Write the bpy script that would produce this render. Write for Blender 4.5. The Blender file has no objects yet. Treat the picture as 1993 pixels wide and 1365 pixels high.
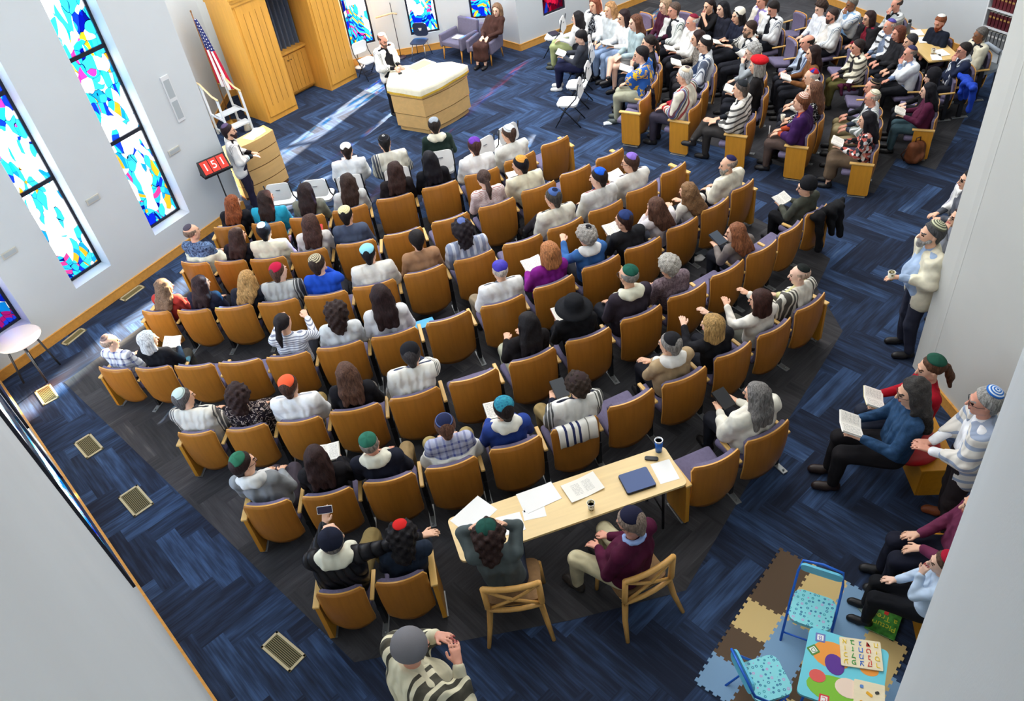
import bpy, bmesh, math, random
import numpy as np
from mathutils import Vector, Matrix, Euler
random.seed(7); np.random.seed(7)
S = bpy.context.scene
COL = S.collection
# ---------------------------------------------------------------- camera
IW, IH, FPX = 1993.0, 1365.0, 1580.0
PITCH, ROLL, CH = math.radians(41.3), math.radians(-8.94), 7.7
_c, _s = math.cos(ROLL), math.sin(ROLL)
_d = Vector((-_s*math.cos(PITCH), _c*math.cos(PITCH), math.sin(PITCH)))      # world down in (right, down, forward) camera axes
_r = Vector((_c, _s, 0)); _f = _r.cross(_d)
cam = bpy.data.cameras.new('camera'); camo = bpy.data.objects.new('camera', cam); COL.objects.link(camo)
R3 = Matrix((_r, _f, -_d))                                               # camera axes (x right, y down, z fwd) -> world
camo.matrix_world = Matrix.Translation((0, 0, CH)) @ (R3 @ Matrix(((1,0,0),(0,-1,0),(0,0,-1)))).to_4x4()
cam.sensor_fit = 'HORIZONTAL'; cam.sensor_width = 36; cam.lens = FPX/IW*36; cam.clip_start = .05; cam.clip_end = 200
S.camera = camo
# ---------------------------------------------------------------- world, sun, added fill lights, exposure
S.view_settings.view_transform = 'Standard'; S.view_settings.look = 'None'
S.view_settings.gamma = 1; S.view_settings.use_curve_mapping = False
S.view_settings.exposure = 0.0
W = bpy.data.worlds.new('daylight'); S.world = W; W.use_nodes = True
W.node_tree.nodes['Background'].inputs[0].default_value = (.82, .91, 1, 1)
W.node_tree.nodes['Background'].inputs[1].default_value = 4.5
SUN_T = Vector((-.565, -.825, -.445)).normalized()
sl = bpy.data.lights.new('sun', 'SUN'); sl.energy = 85; sl.angle = math.radians(.9); sl.color = (1, .87, .66)
so = bpy.data.objects.new('sun', sl); COL.objects.link(so); so.rotation_euler = SUN_T.to_track_quat('-Z', 'Y').to_euler(); so.location = (4, 30, 12)
def area(name, loc, size, sizey, e, col=(1, .97, .93), rot=(0, 0, 0)):
    l = bpy.data.lights.new(name, 'AREA'); l.shape = 'RECTANGLE'; l.size = size; l.size_y = sizey; l.energy = e; l.color = col
    o = bpy.data.objects.new(name, l); COL.objects.link(o); o.location = loc; o.rotation_euler = rot
    return o
area('ceiling_lamp_middle', (0, 10, 8.6), 9, 7, 540)  # broad unseen fill lights, added at ceiling height to brighten the closed room
area('ceiling_lamp_front', (0, 17, 8.6), 8, 5, 950, (.95, .97, 1))
area('ceiling_lamp_right', (7, 17, 8.6), 5, 8, 380)
area('ceiling_lamp_rear', (1, 3, 8.6), 6, 4, 90)

# ---------------------------------------------------------------- pixel helpers (1993 x 1365 frame)
def ray(x, y):
    v = Vector(((x-IW/2)/FPX, (y-IH/2)/FPX, 1)); return R3 @ v
def at(x, y, z=0.0):
    r = ray(x, y); t = (z-CH)/r.z; return Vector((r.x*t, r.y*t, z))
def pscale(x, y):
    r2 = ((x-IW/2)**2+(y-IH/2)**2)/FPX**2
    return max(.84, min(1.15, 1.16-.95*r2))
def onwall(px, A, B):
    A = Vector(A[:2]); B = Vector(B[:2]); u = (B-A).normalized(); n = Vector((-u.y, u.x)); r = ray(*px)
    t = A.dot(n)/Vector(r[:2]).dot(n); P = r*t
    return (Vector(P[:2])-A).dot(u), P.z+CH

# ---------------------------------------------------------------- object helpers
def tag(o, label=None, cat=None, group=None, kind=None):
    if label: o['label'] = label
    if cat: o['category'] = cat
    if group: o['group'] = group
    if kind: o['kind'] = kind
    return o
def empty(name, loc=(0, 0, 0), rz=0, sc=1.0):
    o = bpy.data.objects.new(name, None); COL.objects.link(o); o.location = loc; o.rotation_euler = (0, 0, rz)
    o.scale = (sc, sc, sc) if not hasattr(sc, '__len__') else sc
    o.empty_display_size = .1; return o
def obj(name, me, mats, parent=None, loc=None, rot=None):
    o = bpy.data.objects.new(name, me); COL.objects.link(o)
    if not isinstance(mats, (list, tuple)): mats = [mats]
    if len(me.materials) == 0:
        for m in mats: me.materials.append(m)
    else:
        for i, m in enumerate(mats):
            o.material_slots[i].link = 'OBJECT'; o.material_slots[i].material = m
    if parent: o.parent = parent
    if loc is not None: o.location = loc
    if rot is not None: o.rotation_euler = rot
    return o
class MB:
    """collects shapes into one mesh"""
    def __init__(s): s.v = []; s.f = []; s.m = []; s.sm = []
    def add(s, vs, fs, mi=0, smooth=False):
        b = len(s.v); s.v += [tuple(v) for v in vs]; s.f += [tuple(i+b for i in f) for f in fs]; s.m += [mi]*len(fs); s.sm += [smooth]*len(fs)
    def box(s, lo, hi, M=None, mi=0, bev=0.0):
        if bev > 0:
            bm = bmesh.new(); bmesh.ops.create_cube(bm, size=1)
            for v in bm.verts: v.co = Vector([lo[i]+(v.co[i]+.5)*(hi[i]-lo[i]) for i in range(3)])
            bmesh.ops.bevel(bm, geom=list(bm.edges), offset=bev, segments=2, profile=.5, affect='EDGES')
            vs = [v.co.copy() for v in bm.verts]; bm.verts.index_update(); fs = [[v.index for v in f.verts] for f in bm.faces]; bm.free()
        else:
            vs = [Vector((x, y, z)) for x in (lo[0], hi[0]) for y in (lo[1], hi[1]) for z in (lo[2], hi[2])]
            fs = [(0,1,3,2),(4,6,7,5),(0,4,5,1),(2,3,7,6),(0,2,6,4),(1,5,7,3)]
        if M is not None: vs = [M @ v for v in vs]
        s.add(vs, fs, mi); return s
    def tube(s, pts, r, n=8, mi=0, closed=False, cap=True):
        pts = [Vector(p) for p in pts]; rr = r if hasattr(r, '__len__') else [r]*len(pts)
        vs = []; fs = []; m = len(pts); up = Vector((0, 0, 1))
        for i, p in enumerate(pts):
            if closed: t = pts[(i+1) % m]-pts[i-1]
            else: t = pts[min(i+1, m-1)]-pts[max(i-1, 0)]
            t.normalize(); a = t.cross(up)
            if a.length < .05: a = t.cross(Vector((1, 0, 0)))
            a.normalize(); b = t.cross(a)
            for k in range(n):
                q = 2*math.pi*k/n; vs.append(p+a*(rr[i]*math.cos(q))+b*(rr[i]*math.sin(q)))
        for i in range(m if closed else m-1):
            j = (i+1) % m
            for k in range(n): fs.append((i*n+k, i*n+(k+1) % n, j*n+(k+1) % n, j*n+k))
        if cap and not closed: fs += [tuple(range(n-1, -1, -1)), tuple((m-1)*n+k for k in range(n))]
        s.add(vs, fs, mi, True); return s
    def lathe(s, prof, n=24, M=None, mi=0):
        vs = []; fs = []
        for (r, z) in prof:
            for k in range(n):
                q = 2*math.pi*k/n; v = Vector((r*math.cos(q), r*math.sin(q), z)); vs.append(M @ v if M is not None else v)
        for i in range(len(prof)-1):
            for k in range(n): fs.append((i*n+k, i*n+(k+1) % n, (i+1)*n+(k+1) % n, (i+1)*n+k))
        if prof[0][0] > 1e-4: fs.append(tuple(range(n-1, -1, -1)))
        if prof[-1][0] > 1e-4: fs.append(tuple((len(prof)-1)*n+k for k in range(n)))
        s.add(vs, fs, mi, True); return s
    def prism(s, poly, z0, z1, M=None, mi=0):
        n = len(poly); vs = [Vector((p[0], p[1], z0)) for p in poly]+[Vector((p[0], p[1], z1)) for p in poly]
        if M is not None: vs = [M @ v for v in vs]
        s.add(vs, [tuple(range(n-1, -1, -1)), tuple(range(n, 2*n))]+[(i, (i+1) % n, n+(i+1) % n, n+i) for i in range(n)], mi); return s
    def mesh(s, name):
        me = bpy.data.meshes.new(name); me.from_pydata(s.v, [], s.f); me.polygons.foreach_set('material_index', s.m)
        me.polygons.foreach_set('use_smooth', s.sm); me.update(); return me
    def build(s, name, mats, parent=None, loc=None, rot=None): return obj(name, s.mesh(name), mats, parent, loc, rot)
def fix_normals(me):
    bm = bmesh.new(); bm.from_mesh(me); bmesh.ops.recalc_face_normals(bm, faces=bm.faces); bm.to_mesh(me); bm.free()
def rrect(w, h, r, n=4):
    out = []
    for cx, cy, a0 in ((w/2-r, h/2-r, 0), (-w/2+r, h/2-r, 90), (-w/2+r, -h/2+r, 180), (w/2-r, -h/2+r, 270)):
        for k in range(n+1):
            a = math.radians(a0+90*k/n); out.append((cx+r*math.cos(a), cy+r*math.sin(a)))
    return out
def link_copy(src, loc, rz=0, sc=None):
    """copy of a thing with its parts and sub-parts"""
    r = src.copy(); COL.objects.link(r); r.location = loc; r.rotation_euler = (0, 0, rz)
    if sc is not None: r.scale = sc if hasattr(sc, '__len__') else (sc, sc, sc)
    def rec(a, b):
        for ch in a.children:
            c = ch.copy(); COL.objects.link(c); c.parent = b; rec(ch, c)
    rec(src, r); return r

# ---------------------------------------------------------------- materials
class NT:
    def __init__(s, name, rough=.6, spec=.5):
        s.m = bpy.data.materials.new(name); s.m.use_nodes = True; s.t = s.m.node_tree; s.b = s.t.nodes['Principled BSDF']
        s.b.inputs['Roughness'].default_value = rough; s.b.inputs['Specular IOR Level'].default_value = spec
        s.tc = None
    def n(s, typ, **kw):
        x = s.t.nodes.new(typ)
        for k, v in kw.items(): setattr(x, k, v)
        return x
    def L(s, a, b): s.t.links.new(a, b)
    def coord(s, out='Object', scale=(1, 1, 1), rot=(0, 0, 0)):
        if s.tc is None: s.tc = s.n('ShaderNodeTexCoord')
        mp = s.n('ShaderNodeMapping'); s.L(s.tc.outputs[out], mp.inputs[0]); mp.inputs['Scale'].default_value = scale; mp.inputs['Rotation'].default_value = rot
        return mp.outputs[0]
    def noise(s, vec, scale, detail=3, rough=.5, dist=0):
        x = s.n('ShaderNodeTexNoise'); x.inputs['Scale'].default_value = scale; x.inputs['Detail'].default_value = detail; x.inputs['Roughness'].default_value = rough
        x.inputs['Distortion'].default_value = dist; s.L(vec, x.inputs['Vector']); return x
    def vor(s, vec, scale, feature='F1', rnd=1):
        x = s.n('ShaderNodeTexVoronoi'); x.feature = feature; x.inputs['Scale'].default_value = scale; x.inputs['Randomness'].default_value = rnd; s.L(vec, x.inputs['Vector']); return x
    def ramp(s, fac, stops, interp='LINEAR'):
        x = s.n('ShaderNodeValToRGB'); e = x.color_ramp.elements; x.color_ramp.interpolation = interp
        while len(e) < len(stops): e.new(.5)
        for i, (p, c) in enumerate(stops): e[i].position = p; e[i].color = (*c, 1)
        s.L(fac, x.inputs[0]); return x.outputs[0]
    def mix(s, fac, a, b, mode='MIX'):
        x = s.n('ShaderNodeMix'); x.data_type = 'RGBA'; x.blend_type = mode
        for v, i in ((fac, 0), (a, 6), (b, 7)):
            if hasattr(v, 'links'): s.L(v, x.inputs[i])
            elif i == 0: x.inputs[0].default_value = v
            else: x.inputs[i].default_value = (*v, 1)
        return x.outputs[2]
    def math(s, op, a, b=0.0, c=None):
        x = s.n('ShaderNodeMath'); x.operation = op
        for i, v in enumerate((a, b, c)):
            if v is None: continue
            if hasattr(v, 'links'): s.L(v, x.inputs[i])
            else: x.inputs[i].default_value = v
        return x.outputs[0]
    def sep(s, vec):
        x = s.n('ShaderNodeSeparateXYZ'); s.L(vec, x.inputs[0]); return x.outputs
    def col(s, c):
        if hasattr(c, 'links'): s.L(c, s.b.inputs['Base Color'])
        else: s.b.inputs['Base Color'].default_value = (*c, 1)
        return s
    def bump(s, h, strength=.3, dist=.01):
        x = s.n('ShaderNodeBump'); x.inputs['Strength'].default_value = strength; x.inputs['Distance'].default_value = dist
        s.L(h, x.inputs['Height']); s.L(x.outputs[0], s.b.inputs['Normal']); return s
_mc = {}
def srgb(h):
    h = h.lstrip('#'); c = [int(h[i:i+2], 16)/255 for i in (0, 2, 4)]
    return tuple((x/12.92 if x <= .04045 else ((x+.055)/1.055)**2.4) for x in c)
def dim(c, k): return tuple(min(1, x*k) for x in c)
def plain(hexc, rough=.55, spec=.4, metal=0, name='paint'):
    k = ('plain', hexc, rough, metal)
    if k not in _mc:
        m = NT(name, rough, spec); m.col(srgb(hexc)); m.b.inputs['Metallic'].default_value = metal; _mc[k] = m.m
    return _mc[k]
def wood(hexc, dark=.78, scale=1.0, rough=.38, axis='z', name='wood'):
    k = ('wood', hexc, dark, scale, axis)
    if k not in _mc:
        m = NT(name, rough, .4); sc = {'z': (14, 14, 1.2), 'x': (1.2, 14, 14), 'y': (14, 1.2, 14)}[axis]
        v = m.coord('Object', tuple(x*scale for x in sc)); n1 = m.noise(v, 1.6, 5, .6, .6); c = srgb(hexc)
        m.col(m.ramp(n1.outputs[0], [(.25, dim(c, dark)), (.5, c), (.8, dim(c, 1.13))])); m.bump(n1.outputs[0], .06); _mc[k] = m.m
    return _mc[k]
def fabric(hexc, rough=.85, scale=9, amt=.18, name='fabric'):
    k = ('fab', hexc, scale, amt)
    if k not in _mc:
        m = NT(name, rough, .2); v = m.coord(); n1 = m.noise(v, scale, 3, .5, .4); n2 = m.noise(v, 60, 2); c = srgb(hexc)
        m.col(m.ramp(n1.outputs[0], [(.3, dim(c, 1-amt)), (.7, dim(c, 1+amt*.5))]))
        w = m.n('ShaderNodeTexWave'); w.inputs['Scale'].default_value = 3.2 if scale < 12 else 9; w.inputs['Distortion'].default_value = 8; w.inputs['Detail'].default_value = 2; m.L(v, w.inputs['Vector'])
        m.bump(w.outputs[1], .45 if scale < 12 else .05, .02); _mc[k] = m.m
    return _mc[k]
# ================================================================ ROOM
def wall_mat(name, hexc, rough=.55):
    m = NT(name, rough, .35); v = m.coord(); n1 = m.noise(v, 1.1, 3); n2 = m.noise(v, 160, 2); c = srgb(hexc)
    m.col(m.ramp(n1.outputs[0], [(.3, dim(c, .97)), (.7, dim(c, 1.02))])); m.bump(n2.outputs[0], .05); return m.m
M_WALL = wall_mat('wall_paint', '#cbd0d2'); M_WALLW = wall_mat('warm_wall_paint', '#cfcfc8')
M_BASE = wood('#d59a4a', .85, 1, .35, 'x', 'baseboard_wood')
# carpet --------------------------------------------------------
def carpet_mat(name, stops, streak=.9):
    m = NT(name, .95, .1)
    at_ = m.n('ShaderNodeAttribute'); at_.attribute_name = 'tone'
    uv = m.n('ShaderNodeUVMap'); uv.uv_map = 'UVMap'
    mp = m.n('ShaderNodeMapping'); m.L(uv.outputs[0], mp.inputs[0]); mp.inputs['Scale'].default_value = (1.3, 42, 1)
    n1 = m.noise(mp.outputs[0], 1, 3, .6); mp2 = m.n('ShaderNodeMapping'); m.L(uv.outputs[0], mp2.inputs[0]); mp2.inputs['Scale'].default_value = (2.2, 11, 1)
    n2 = m.noise(mp2.outputs[0], 1, 2, .5)
    a = m.math('MULTIPLY_ADD', n1.outputs[0], streak, m.math('MULTIPLY_ADD', n2.outputs[0], .6, m.math('MULTIPLY_ADD', at_.outputs['Fac'], .32, -.2)))
    m.col(m.ramp(a, stops)); n3 = m.noise(m.coord(), 300, 2); m.bump(m.math('ADD', n3.outputs[0], n1.outputs[0]), .25, .004); return m.m
M_CARP = carpet_mat('carpet_blue', [(.0, srgb('#1c1f29')), (.38, srgb('#262c3c')), (.58, srgb('#303e58')), (.8, srgb('#425a80')), (1, srgb('#75828f'))], .5)
M_CARG = carpet_mat('carpet_grey', [(.0, srgb('#262628')), (.4, srgb('#39393b')), (.7, srgb('#48474a')), (.95, srgb('#6a6864')), (1, srgb('#77746e'))], .5)
def herringbone(name, mat, poly, ang, z, Wd=.25, nlen=4):
    """planks laid in herringbone, clipped to poly by bisecting"""
    xs = [p[0] for p in poly]; ys = [p[1] for p in poly]; c0 = Vector((sum(xs)/len(xs), sum(ys)/len(ys)))
    ca, sa = math.cos(ang), math.sin(ang)
    loc = [((p[0]-c0.x)*ca+(p[1]-c0.y)*sa, -(p[0]-c0.x)*sa+(p[1]-c0.y)*ca) for p in poly]
    x0 = int(min(p[0] for p in loc)/Wd)-nlen-1; x1 = int(max(p[0] for p in loc)/Wd)+nlen+1
    y0 = int(min(p[1] for p in loc)/Wd)-nlen-1; y1 = int(max(p[1] for p in loc)/Wd)+nlen+1
    n2 = 2*nlen; bm = bmesh.new(); uvl = bm.loops.layers.uv.new('UVMap'); tl = bm.loops.layers.float_color.new('tone')
    rnd = random.Random(3)
    for y in range(y0, y1):
        for x in range(x0, x1):
            s = (x-y) % n2
            if s == 0: w, h, o = nlen, 1, 0
            elif s == n2-1: w, h, o = 1, nlen, 1
            else: continue
            c = [(x, y), (x+w, y), (x+w, y+h), (x, y+h)]
            f = bm.faces.new([bm.verts.new((p[0]*Wd, p[1]*Wd, 0)) for p in c]); t = rnd.random(); ou, ov = rnd.random()*50, rnd.random()*50
            for l, (a, b) in zip(f.loops, [(0, 0), (w, 0), (w, h), (0, h)]):
                l[uvl].uv = (a*Wd+ou, b*Wd+ov) if o == 0 else (b*Wd+ou, a*Wd+ov); l[tl] = (t, t, t, 1)
    P = [Vector((p[0], p[1], 0)) for p in loc]; n = len(P)
    area2 = sum(P[i].x*P[(i+1) % n].y-P[(i+1) % n].x*P[i].y for i in range(n))
    convex_cut = [(P[i], P[(i+1) % n]) for i in range(n)]
    return bm, P, c0, ang, z, area2, convex_cut
def finish_floor(name, mat, r, clip=True):
    bm, P, c0, ang, z, area2, cuts = r
    def inside(q):
        c = False; n = len(P)
        for i in range(n):
            a, b = P[i], P[(i+1) % n]
            if (a.y > q.y) != (b.y > q.y) and q.x < (b.x-a.x)*(q.y-a.y)/(b.y-a.y)+a.x: c = not c
        return c
    if clip:
        for a, b in cuts:
            d = b-a; nrm = Vector((-d.y, d.x, 0)).normalized()
            # cut only faces near this edge
            fs = [f for f in bm.faces if (lambda m: abs((m-a).dot(nrm)) < 1.2 and -.8 < (m-a).dot(d.normalized()) < d.length+.8)(f.calc_center_median())]
            g = list(set(sum([[*f.verts, *f.edges] for f in fs], [])))+fs
            bmesh.ops.bisect_plane(bm, geom=g, plane_co=a, plane_no=nrm)
    bmesh.ops.delete(bm, geom=[f for f in bm.faces if not inside(f.calc_center_median())], context='FACES')
    me = bpy.data.meshes.new(name); bm.to_mesh(me); bm.free()
    o = obj(name, me, mat); o.location = (c0.x, c0.y, z); o.rotation_euler = (0, 0, ang); tag(o, kind='structure'); return o
WB_A, WB_B = Vector((-7.5, 9.4)), Vector((-3.4, 4.0))         # near left wall
ub = (WB_B-WB_A).normalized(); WB_E = WB_A+ub*17
WL_A = Vector(at(58, 703)[:2]); WL_B = Vector(at(477, 405)[:2]); ul = (WL_B-WL_A).normalized()
# corner of the two left walls
_den = ub.x*ul.y-ub.y*ul.x; _t = ((WL_A-WB_A).x*ul.y-(WL_A-WB_A).y*ul.x)/_den; WC = WB_A+ub*_t
ANG = math.atan2(ub.y, ub.x)
FLOORP = [(-11, 3), (-2, -4), (9, -4), (15, 8), (15, 27), (-9, 27), (-11, 12)]
finish_floor('floor', M_CARP, herringbone('floor', M_CARP, FLOORP, ANG, 0), clip=False)
GP = [(125,745),(290,625),(430,520),(640,450),(1000,400),(1180,375),(1330,425),(1470,425),(1560,470),(1616,504),(1590,560),(1640,645),(1595,720),(1457,941),(1335,1150),(1111,1208),(910,1246),(690,1290)]
g1 = [tuple(at(*p)[:2]) for p in GP]
finish_floor('floor_aisle', M_CARG, herringbone('f', M_CARG, g1, ANG, .004, .25, 4))
GP2 = [(1262,245),(1500,318),(1701,377),(1745,308),(1821,331),(1860,262),(1925,140),(1900,60),(1640,0),(1300,-40),(1180,10),(1210,120)]
g2 = [tuple(at(*p)[:2]) for p in GP2]
finish_floor('floor_aisle', M_CARG, herringbone('f', M_CARG, g2, ANG, .004, .25, 4))

# walls ---------------------------------------------------------
WH, WT = 9.0, .34
def wall(name, A, B, opens=(), mat=None, h=WH, base=True, z0=0, side='l', th=WT):
    """A->B with the room on the right-hand... side chosen by 'side'; openings (s0,s1,z0,z1[,arched])"""
    A = Vector(A); B = Vector(B); u = (B-A).normalized(); Lw = (B-A).length; nrm = Vector((-u.y, u.x)) if side == 'l' else Vector((u.y, -u.x))   # outward
    mb = MB(); M = Matrix(((u.x, nrm.x, 0, A.x), (u.y, nrm.y, 0, A.y), (0, 0, 1, 0), (0, 0, 0, 1)))
    cuts = sorted(opens); s = 0
    for o in cuts:
        mb.box((s, 0, z0), (o[0], th, h), M); mb.box((o[0], 0, z0), (o[1], th, o[2]), M)
        if o[3] < h: mb.box((o[0], 0, o[3]), (o[1], th, h), M)
        s = o[1]
    mb.box((s, 0, z0), (Lw, th, h), M)
    me = mb.mesh(name); fix_normals(me); w = obj(name, me, mat or M_WALL); tag(w, kind='structure')
    if base:
        b = MB(); b.box((0, -.022, 0), (Lw, 0, .15), M); b.box((0, -.028, .15), (Lw, 0, .165), M)
        me = b.mesh('baseboard'); fix_normals(me); bo = obj('baseboard_'+name[5:], me, M_BASE); tag(bo, kind='structure')
    return M, w
# stained glass --------------------------------------------------
def glass_mat(name, pal, scale=2.6, white=.5, seed=0, emit=1.0, topz=None):
    m = NT(name, .3); t = m.t; t.nodes.remove(m.b)
    v = m.coord('Object', (1.15, 1, .62)); mp = m.n('ShaderNodeMapping'); m.L(v, mp.inputs[0]); mp.inputs['Location'].default_value = (seed*3.1, 0, seed*1.7)
    wob = m.noise(mp.outputs[0], 1.6, 2); mv = m.n('ShaderNodeMix'); mv.data_type = 'VECTOR'; mv.inputs[0].default_value = .4
    m.L(mp.outputs[0], mv.inputs[4]); m.L(wob.outputs['Color'], mv.inputs[5])
    vo = m.vor(mv.outputs[1], scale*4.4); ed = m.vor(mv.outputs[1], scale*4.4, 'DISTANCE_TO_EDGE')
    big = m.noise(mp.outputs[0], 1.25, 1); sp = m.sep(m.n('ShaderNodeSeparateXYZ') and vo.outputs['Color'])
    k = m.math('SUBTRACT', m.math('ADD', m.math('MULTIPLY', sp[0], .5), m.math('MULTIPLY', big.outputs[0], .75)), m.math('MULTIPLY', m.math('MAXIMUM', m.math('SUBTRACT', .8, m.sep(m.coord())[2]), 0), .4))
    n = len(pal); iswhite = m.math('GREATER_THAN', k, white+.06); c = m.ramp(k, [(0, srgb(pal[0]))]+[(.2+(white-.2)*(i+1)/n, srgb(pal[(i+1) % n])) for i in range(n-1)]+[(white+.06, (1, 1, 1))], 'CONSTANT')
    lead = m.ramp(ed.outputs['Distance'], [(0, (.03, .03, .04)), (.013, (1, 1, 1))], 'CONSTANT'); cc = m.mix(m.math('SUBTRACT', 1, m.math('MULTIPLY', iswhite, .7)), c, m.mix(1, c, lead, 'MULTIPLY'))
    if topz: cc = m.mix(m.math('GREATER_THAN', m.sep(m.coord())[2], topz), cc, (1, .97, .9))  # clear glass high up, out of view, put in to pass white sun
    tr = m.n('ShaderNodeBsdfTransparent'); m.L(cc, tr.inputs[0]); em = m.n('ShaderNodeEmission'); m.L(cc, em.inputs[0]); em.inputs[1].default_value = emit  # emission puts a daylight glow into the glass itself
    ad = m.n('ShaderNodeAddShader'); m.L(tr.outputs[0], ad.inputs[0]); m.L(em.outputs[0], ad.inputs[1]); m.L(ad.outputs[0], t.nodes['Material Output'].inputs[0]); return m.m
M_FRAME = plain('#1b1c2a', .5, .4, 0, 'window_frame_metal')
_wn = [0]
def window(M, o, bars, mat, fr=.045, depth=.26):
    s0, s1, z0, z1 = o[:4]; _wn[0] += 1
    e = empty('window_%d' % _wn[0], M @ Vector((s0, 0, z0))); e.rotation_euler = (0, 0, math.atan2(M[1][0], M[0][0])); tag(e, kind='structure')
    flip = 1 if (Matrix.Rotation(e.rotation_euler.z, 3, 'Z') @ Vector((0, 1, 0))).dot(Vector((M[0][1], M[1][1], 0))) > 0 else -1
    w, h = s1-s0, z1-z0; y0, y1 = depth*flip, (depth+.06)*flip; y0, y1 = min(y0, y1), max(y0, y1)
    f = MB(); f.box((0, y0, 0), (fr, y1, h)); f.box((w-fr, y0, 0), (w, y1, h)); f.box((0, y0, 0), (w, y1, fr)); f.box((0, y0, h-fr), (w, y1, h))
    for b in bars: f.box((0, y0, b-z0-fr*.7), (w, y1, b-z0+fr*.7))
    f.build('window_frame', M_FRAME, e)
    g = MB(); g.box((fr*.5, (y0+y1)/2-.004, fr*.5), (w-fr*.5, (y0+y1)/2+.004, h-fr*.5)); g.build('stained_glass', mat, e)
    return e
BLUES = ['#1030c8', '#19a8dc', '#0a1c90', '#2fb9e4', '#d84a98', '#38c6e8', '#1a48d0', '#38c6e8', '#f2b233', '#22a2d6', '#45c8ea']
G = [glass_mat('stained_glass_%d' % i, BLUES, 2.4, w, i, 1.1) for i, w in enumerate((.5, .55, .56, .56, .52, .5))]
GR = glass_mat('stained_glass_red', ['#7a1030', '#b02048', '#5b1844', '#d0305c', '#3050b0', '#902040'], 3.5, .75, 9, .4, 5.6)
GB = glass_mat('stained_glass_blue', ['#1030c8', '#0a1c90', '#19a8dc', '#1030c8', '#2a5ae0', '#c02890', '#1aa0e0'], 2.8, .62, 4, .5)
GM = glass_mat('stained_glass_mixed', BLUES, 2.6, .4, 7, 1.0)
# left wall, windows 1-3
WL0 = WC
offs = (WL_A-WC).dot(ul)
op = []
for (a, b, z0, z1) in ((.33-.62, .33, .53, 4.2), (1.2, 1.9, .58, 6.0), (2.84, 3.64, .58, 6.6)):
    op.append((a+offs, b+offs, z0, z1))
Mw, _ = wall('wall_left', WC, WL_B, op)
for o, g in zip(op, (GB, G[1], G[2])): window(Mw, o, (2.2, 3.6), g)
# small wall fittings
def plate(Mx, s, z, w, h, mat, name, label, cat, group=None, d=.02, rows=1):
    e = empty(name, Mx @ Vector((s, 0, z))); e.rotation_euler = (0, 0, math.atan2(Mx[1][0], Mx[0][0]))
    f = MB(); f.box((-w/2, -d, -h/2), (w/2, 0, h/2), bev=.004); f.build('plate', mat, e)
    g = MB()
    if rows:
        n = max(3, int(h/.03)); ph = (h-.06*(rows+1))/rows if rows > 1 else h-.04
        for r in range(rows):
            zb = -h/2+.02+(r*(ph+.06)+.03 if rows > 1 else 0)
            g.box((-w/2+.02, -d-.004, zb), (w/2-.02, -d+.002, zb+ph))
        g.build('grille', plain('#a9b0b3', .5, .3, .0, 'grille_grey'), e)
    tag(e, label, cat, group); return e
plate(Mw, offs+4.21, 2.48, .16, .8, plain('#d8dadb', .5), 'wall_vent', 'tall two-part grey air vent on the wall right of the tall window', 'vent', rows=2)
for (s, z, l) in ((3.84, 1.7, 'beige wall plate beside the sill of the window nearest the lectern'), (2.15, 1.71, 'beige wall plate between the two tall stained windows'), (.62, 1.67, 'beige wall plate near the left edge between the first windows')):
    plate(Mw, offs+s, z, .24, .1, plain('#c2bfb4', .5), 'wall_plate', l, 'wall plate', 'beige wall plates on the left wall')
# near left wall with low windows at its foot
opb = [(1.0, 2.9, 1.0, 6.5), (4.1, 6.2, 1.0, 6.5)]
lenb = (WB_E-WC).length
t0 = (WB_A-WC).dot(ub)
Mb, _ = wall('wall_rear', WB_E, WC, [(lenb-(b), lenb-(a), z0, z1) for a, b, z0, z1 in opb][::-1])
for a, b, z0, z1 in opb[::-1]: window(Mb, (lenb-b, lenb-a, z0, z1), (2.6,), G[5], .05, -.03)
# recess behind the lectern with the edge-on window
un = Vector((-ul.y, ul.x)); N1 = WL_B+un*1.9
wall('wall_recess', WL_B+un*WT+ul*0.001, N1, (), side='l', th=.1)
PW = Vector(at(412, 220, .6)[:2])+Vector((-.32, .1)); N2 = PW+(PW-N1).normalized()*2.2
uu = (N2-N1).normalized(); Ln = (N2-N1).length
s3 = (PW-N1).length; z3 = .6
Mn, _ = wall('wall_niche', N1, N2, [(s3-.9, s3, max(.4, z3), 6.4)])
window(Mn, (s3-.9, s3, max(.4, z3), 6.4), (2.2, 3.6), G[3])
# front wall (faceted curve) with windows behind the table
FP = [Vector(N2)]+[Vector(at(*p)[:2]) for p in ((640, 141), (745, 114), (868, 93), (972, 87), (1014, 99))]
K = FP[-1]; K2 = Vector(at(1061, 80)[:2]); kd = (K2-K).normalized(); K3 = K+kd*9.2
# right rear wall behind the last rows
RA = Vector(at(1962, 138)[:2]); RB = Vector(at(1560, -12)[:2]); rd = (RB-RA).normalized()
_den = kd.x*rd.y-kd.y*rd.x; _t = ((RA-K).x*rd.y-(RA-K).y*rd.x)/_den; K3 = K+kd*_t
segs = list(zip(FP[:-1], FP[1:])); nm = ['wall_front_left', 'wall_front', 'wall_front', 'wall_front', 'wall_front_right']
wins = {1: [((683, 83), (726, 77), G[4])], 2: [((801, 60), (846, 55), GM)], 3: [((918, 30), (958, 27), G[0])]}
for i, (a, b) in enumerate(segs):
    ops = []
    for (pl, pr, g) in wins.get(i, []):
        sa, za = onwall(pl, a, b); sb, zb = onwall(pr, a, b); Lw = (b-a).length
        ops.append((max(.08, sa-.03), min(Lw-.08, max(sb+.06, sa+.78)), max(.4, (za+zb)/2-.1), 7.9))
    M_, _ = wall(nm[i], a, b, ops, th=.12)
    for o_, (pl, pr, g) in zip(ops, wins.get(i, [])): window(M_, o_, (2.3, 3.9, 5.6), g, .045, .04)
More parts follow.
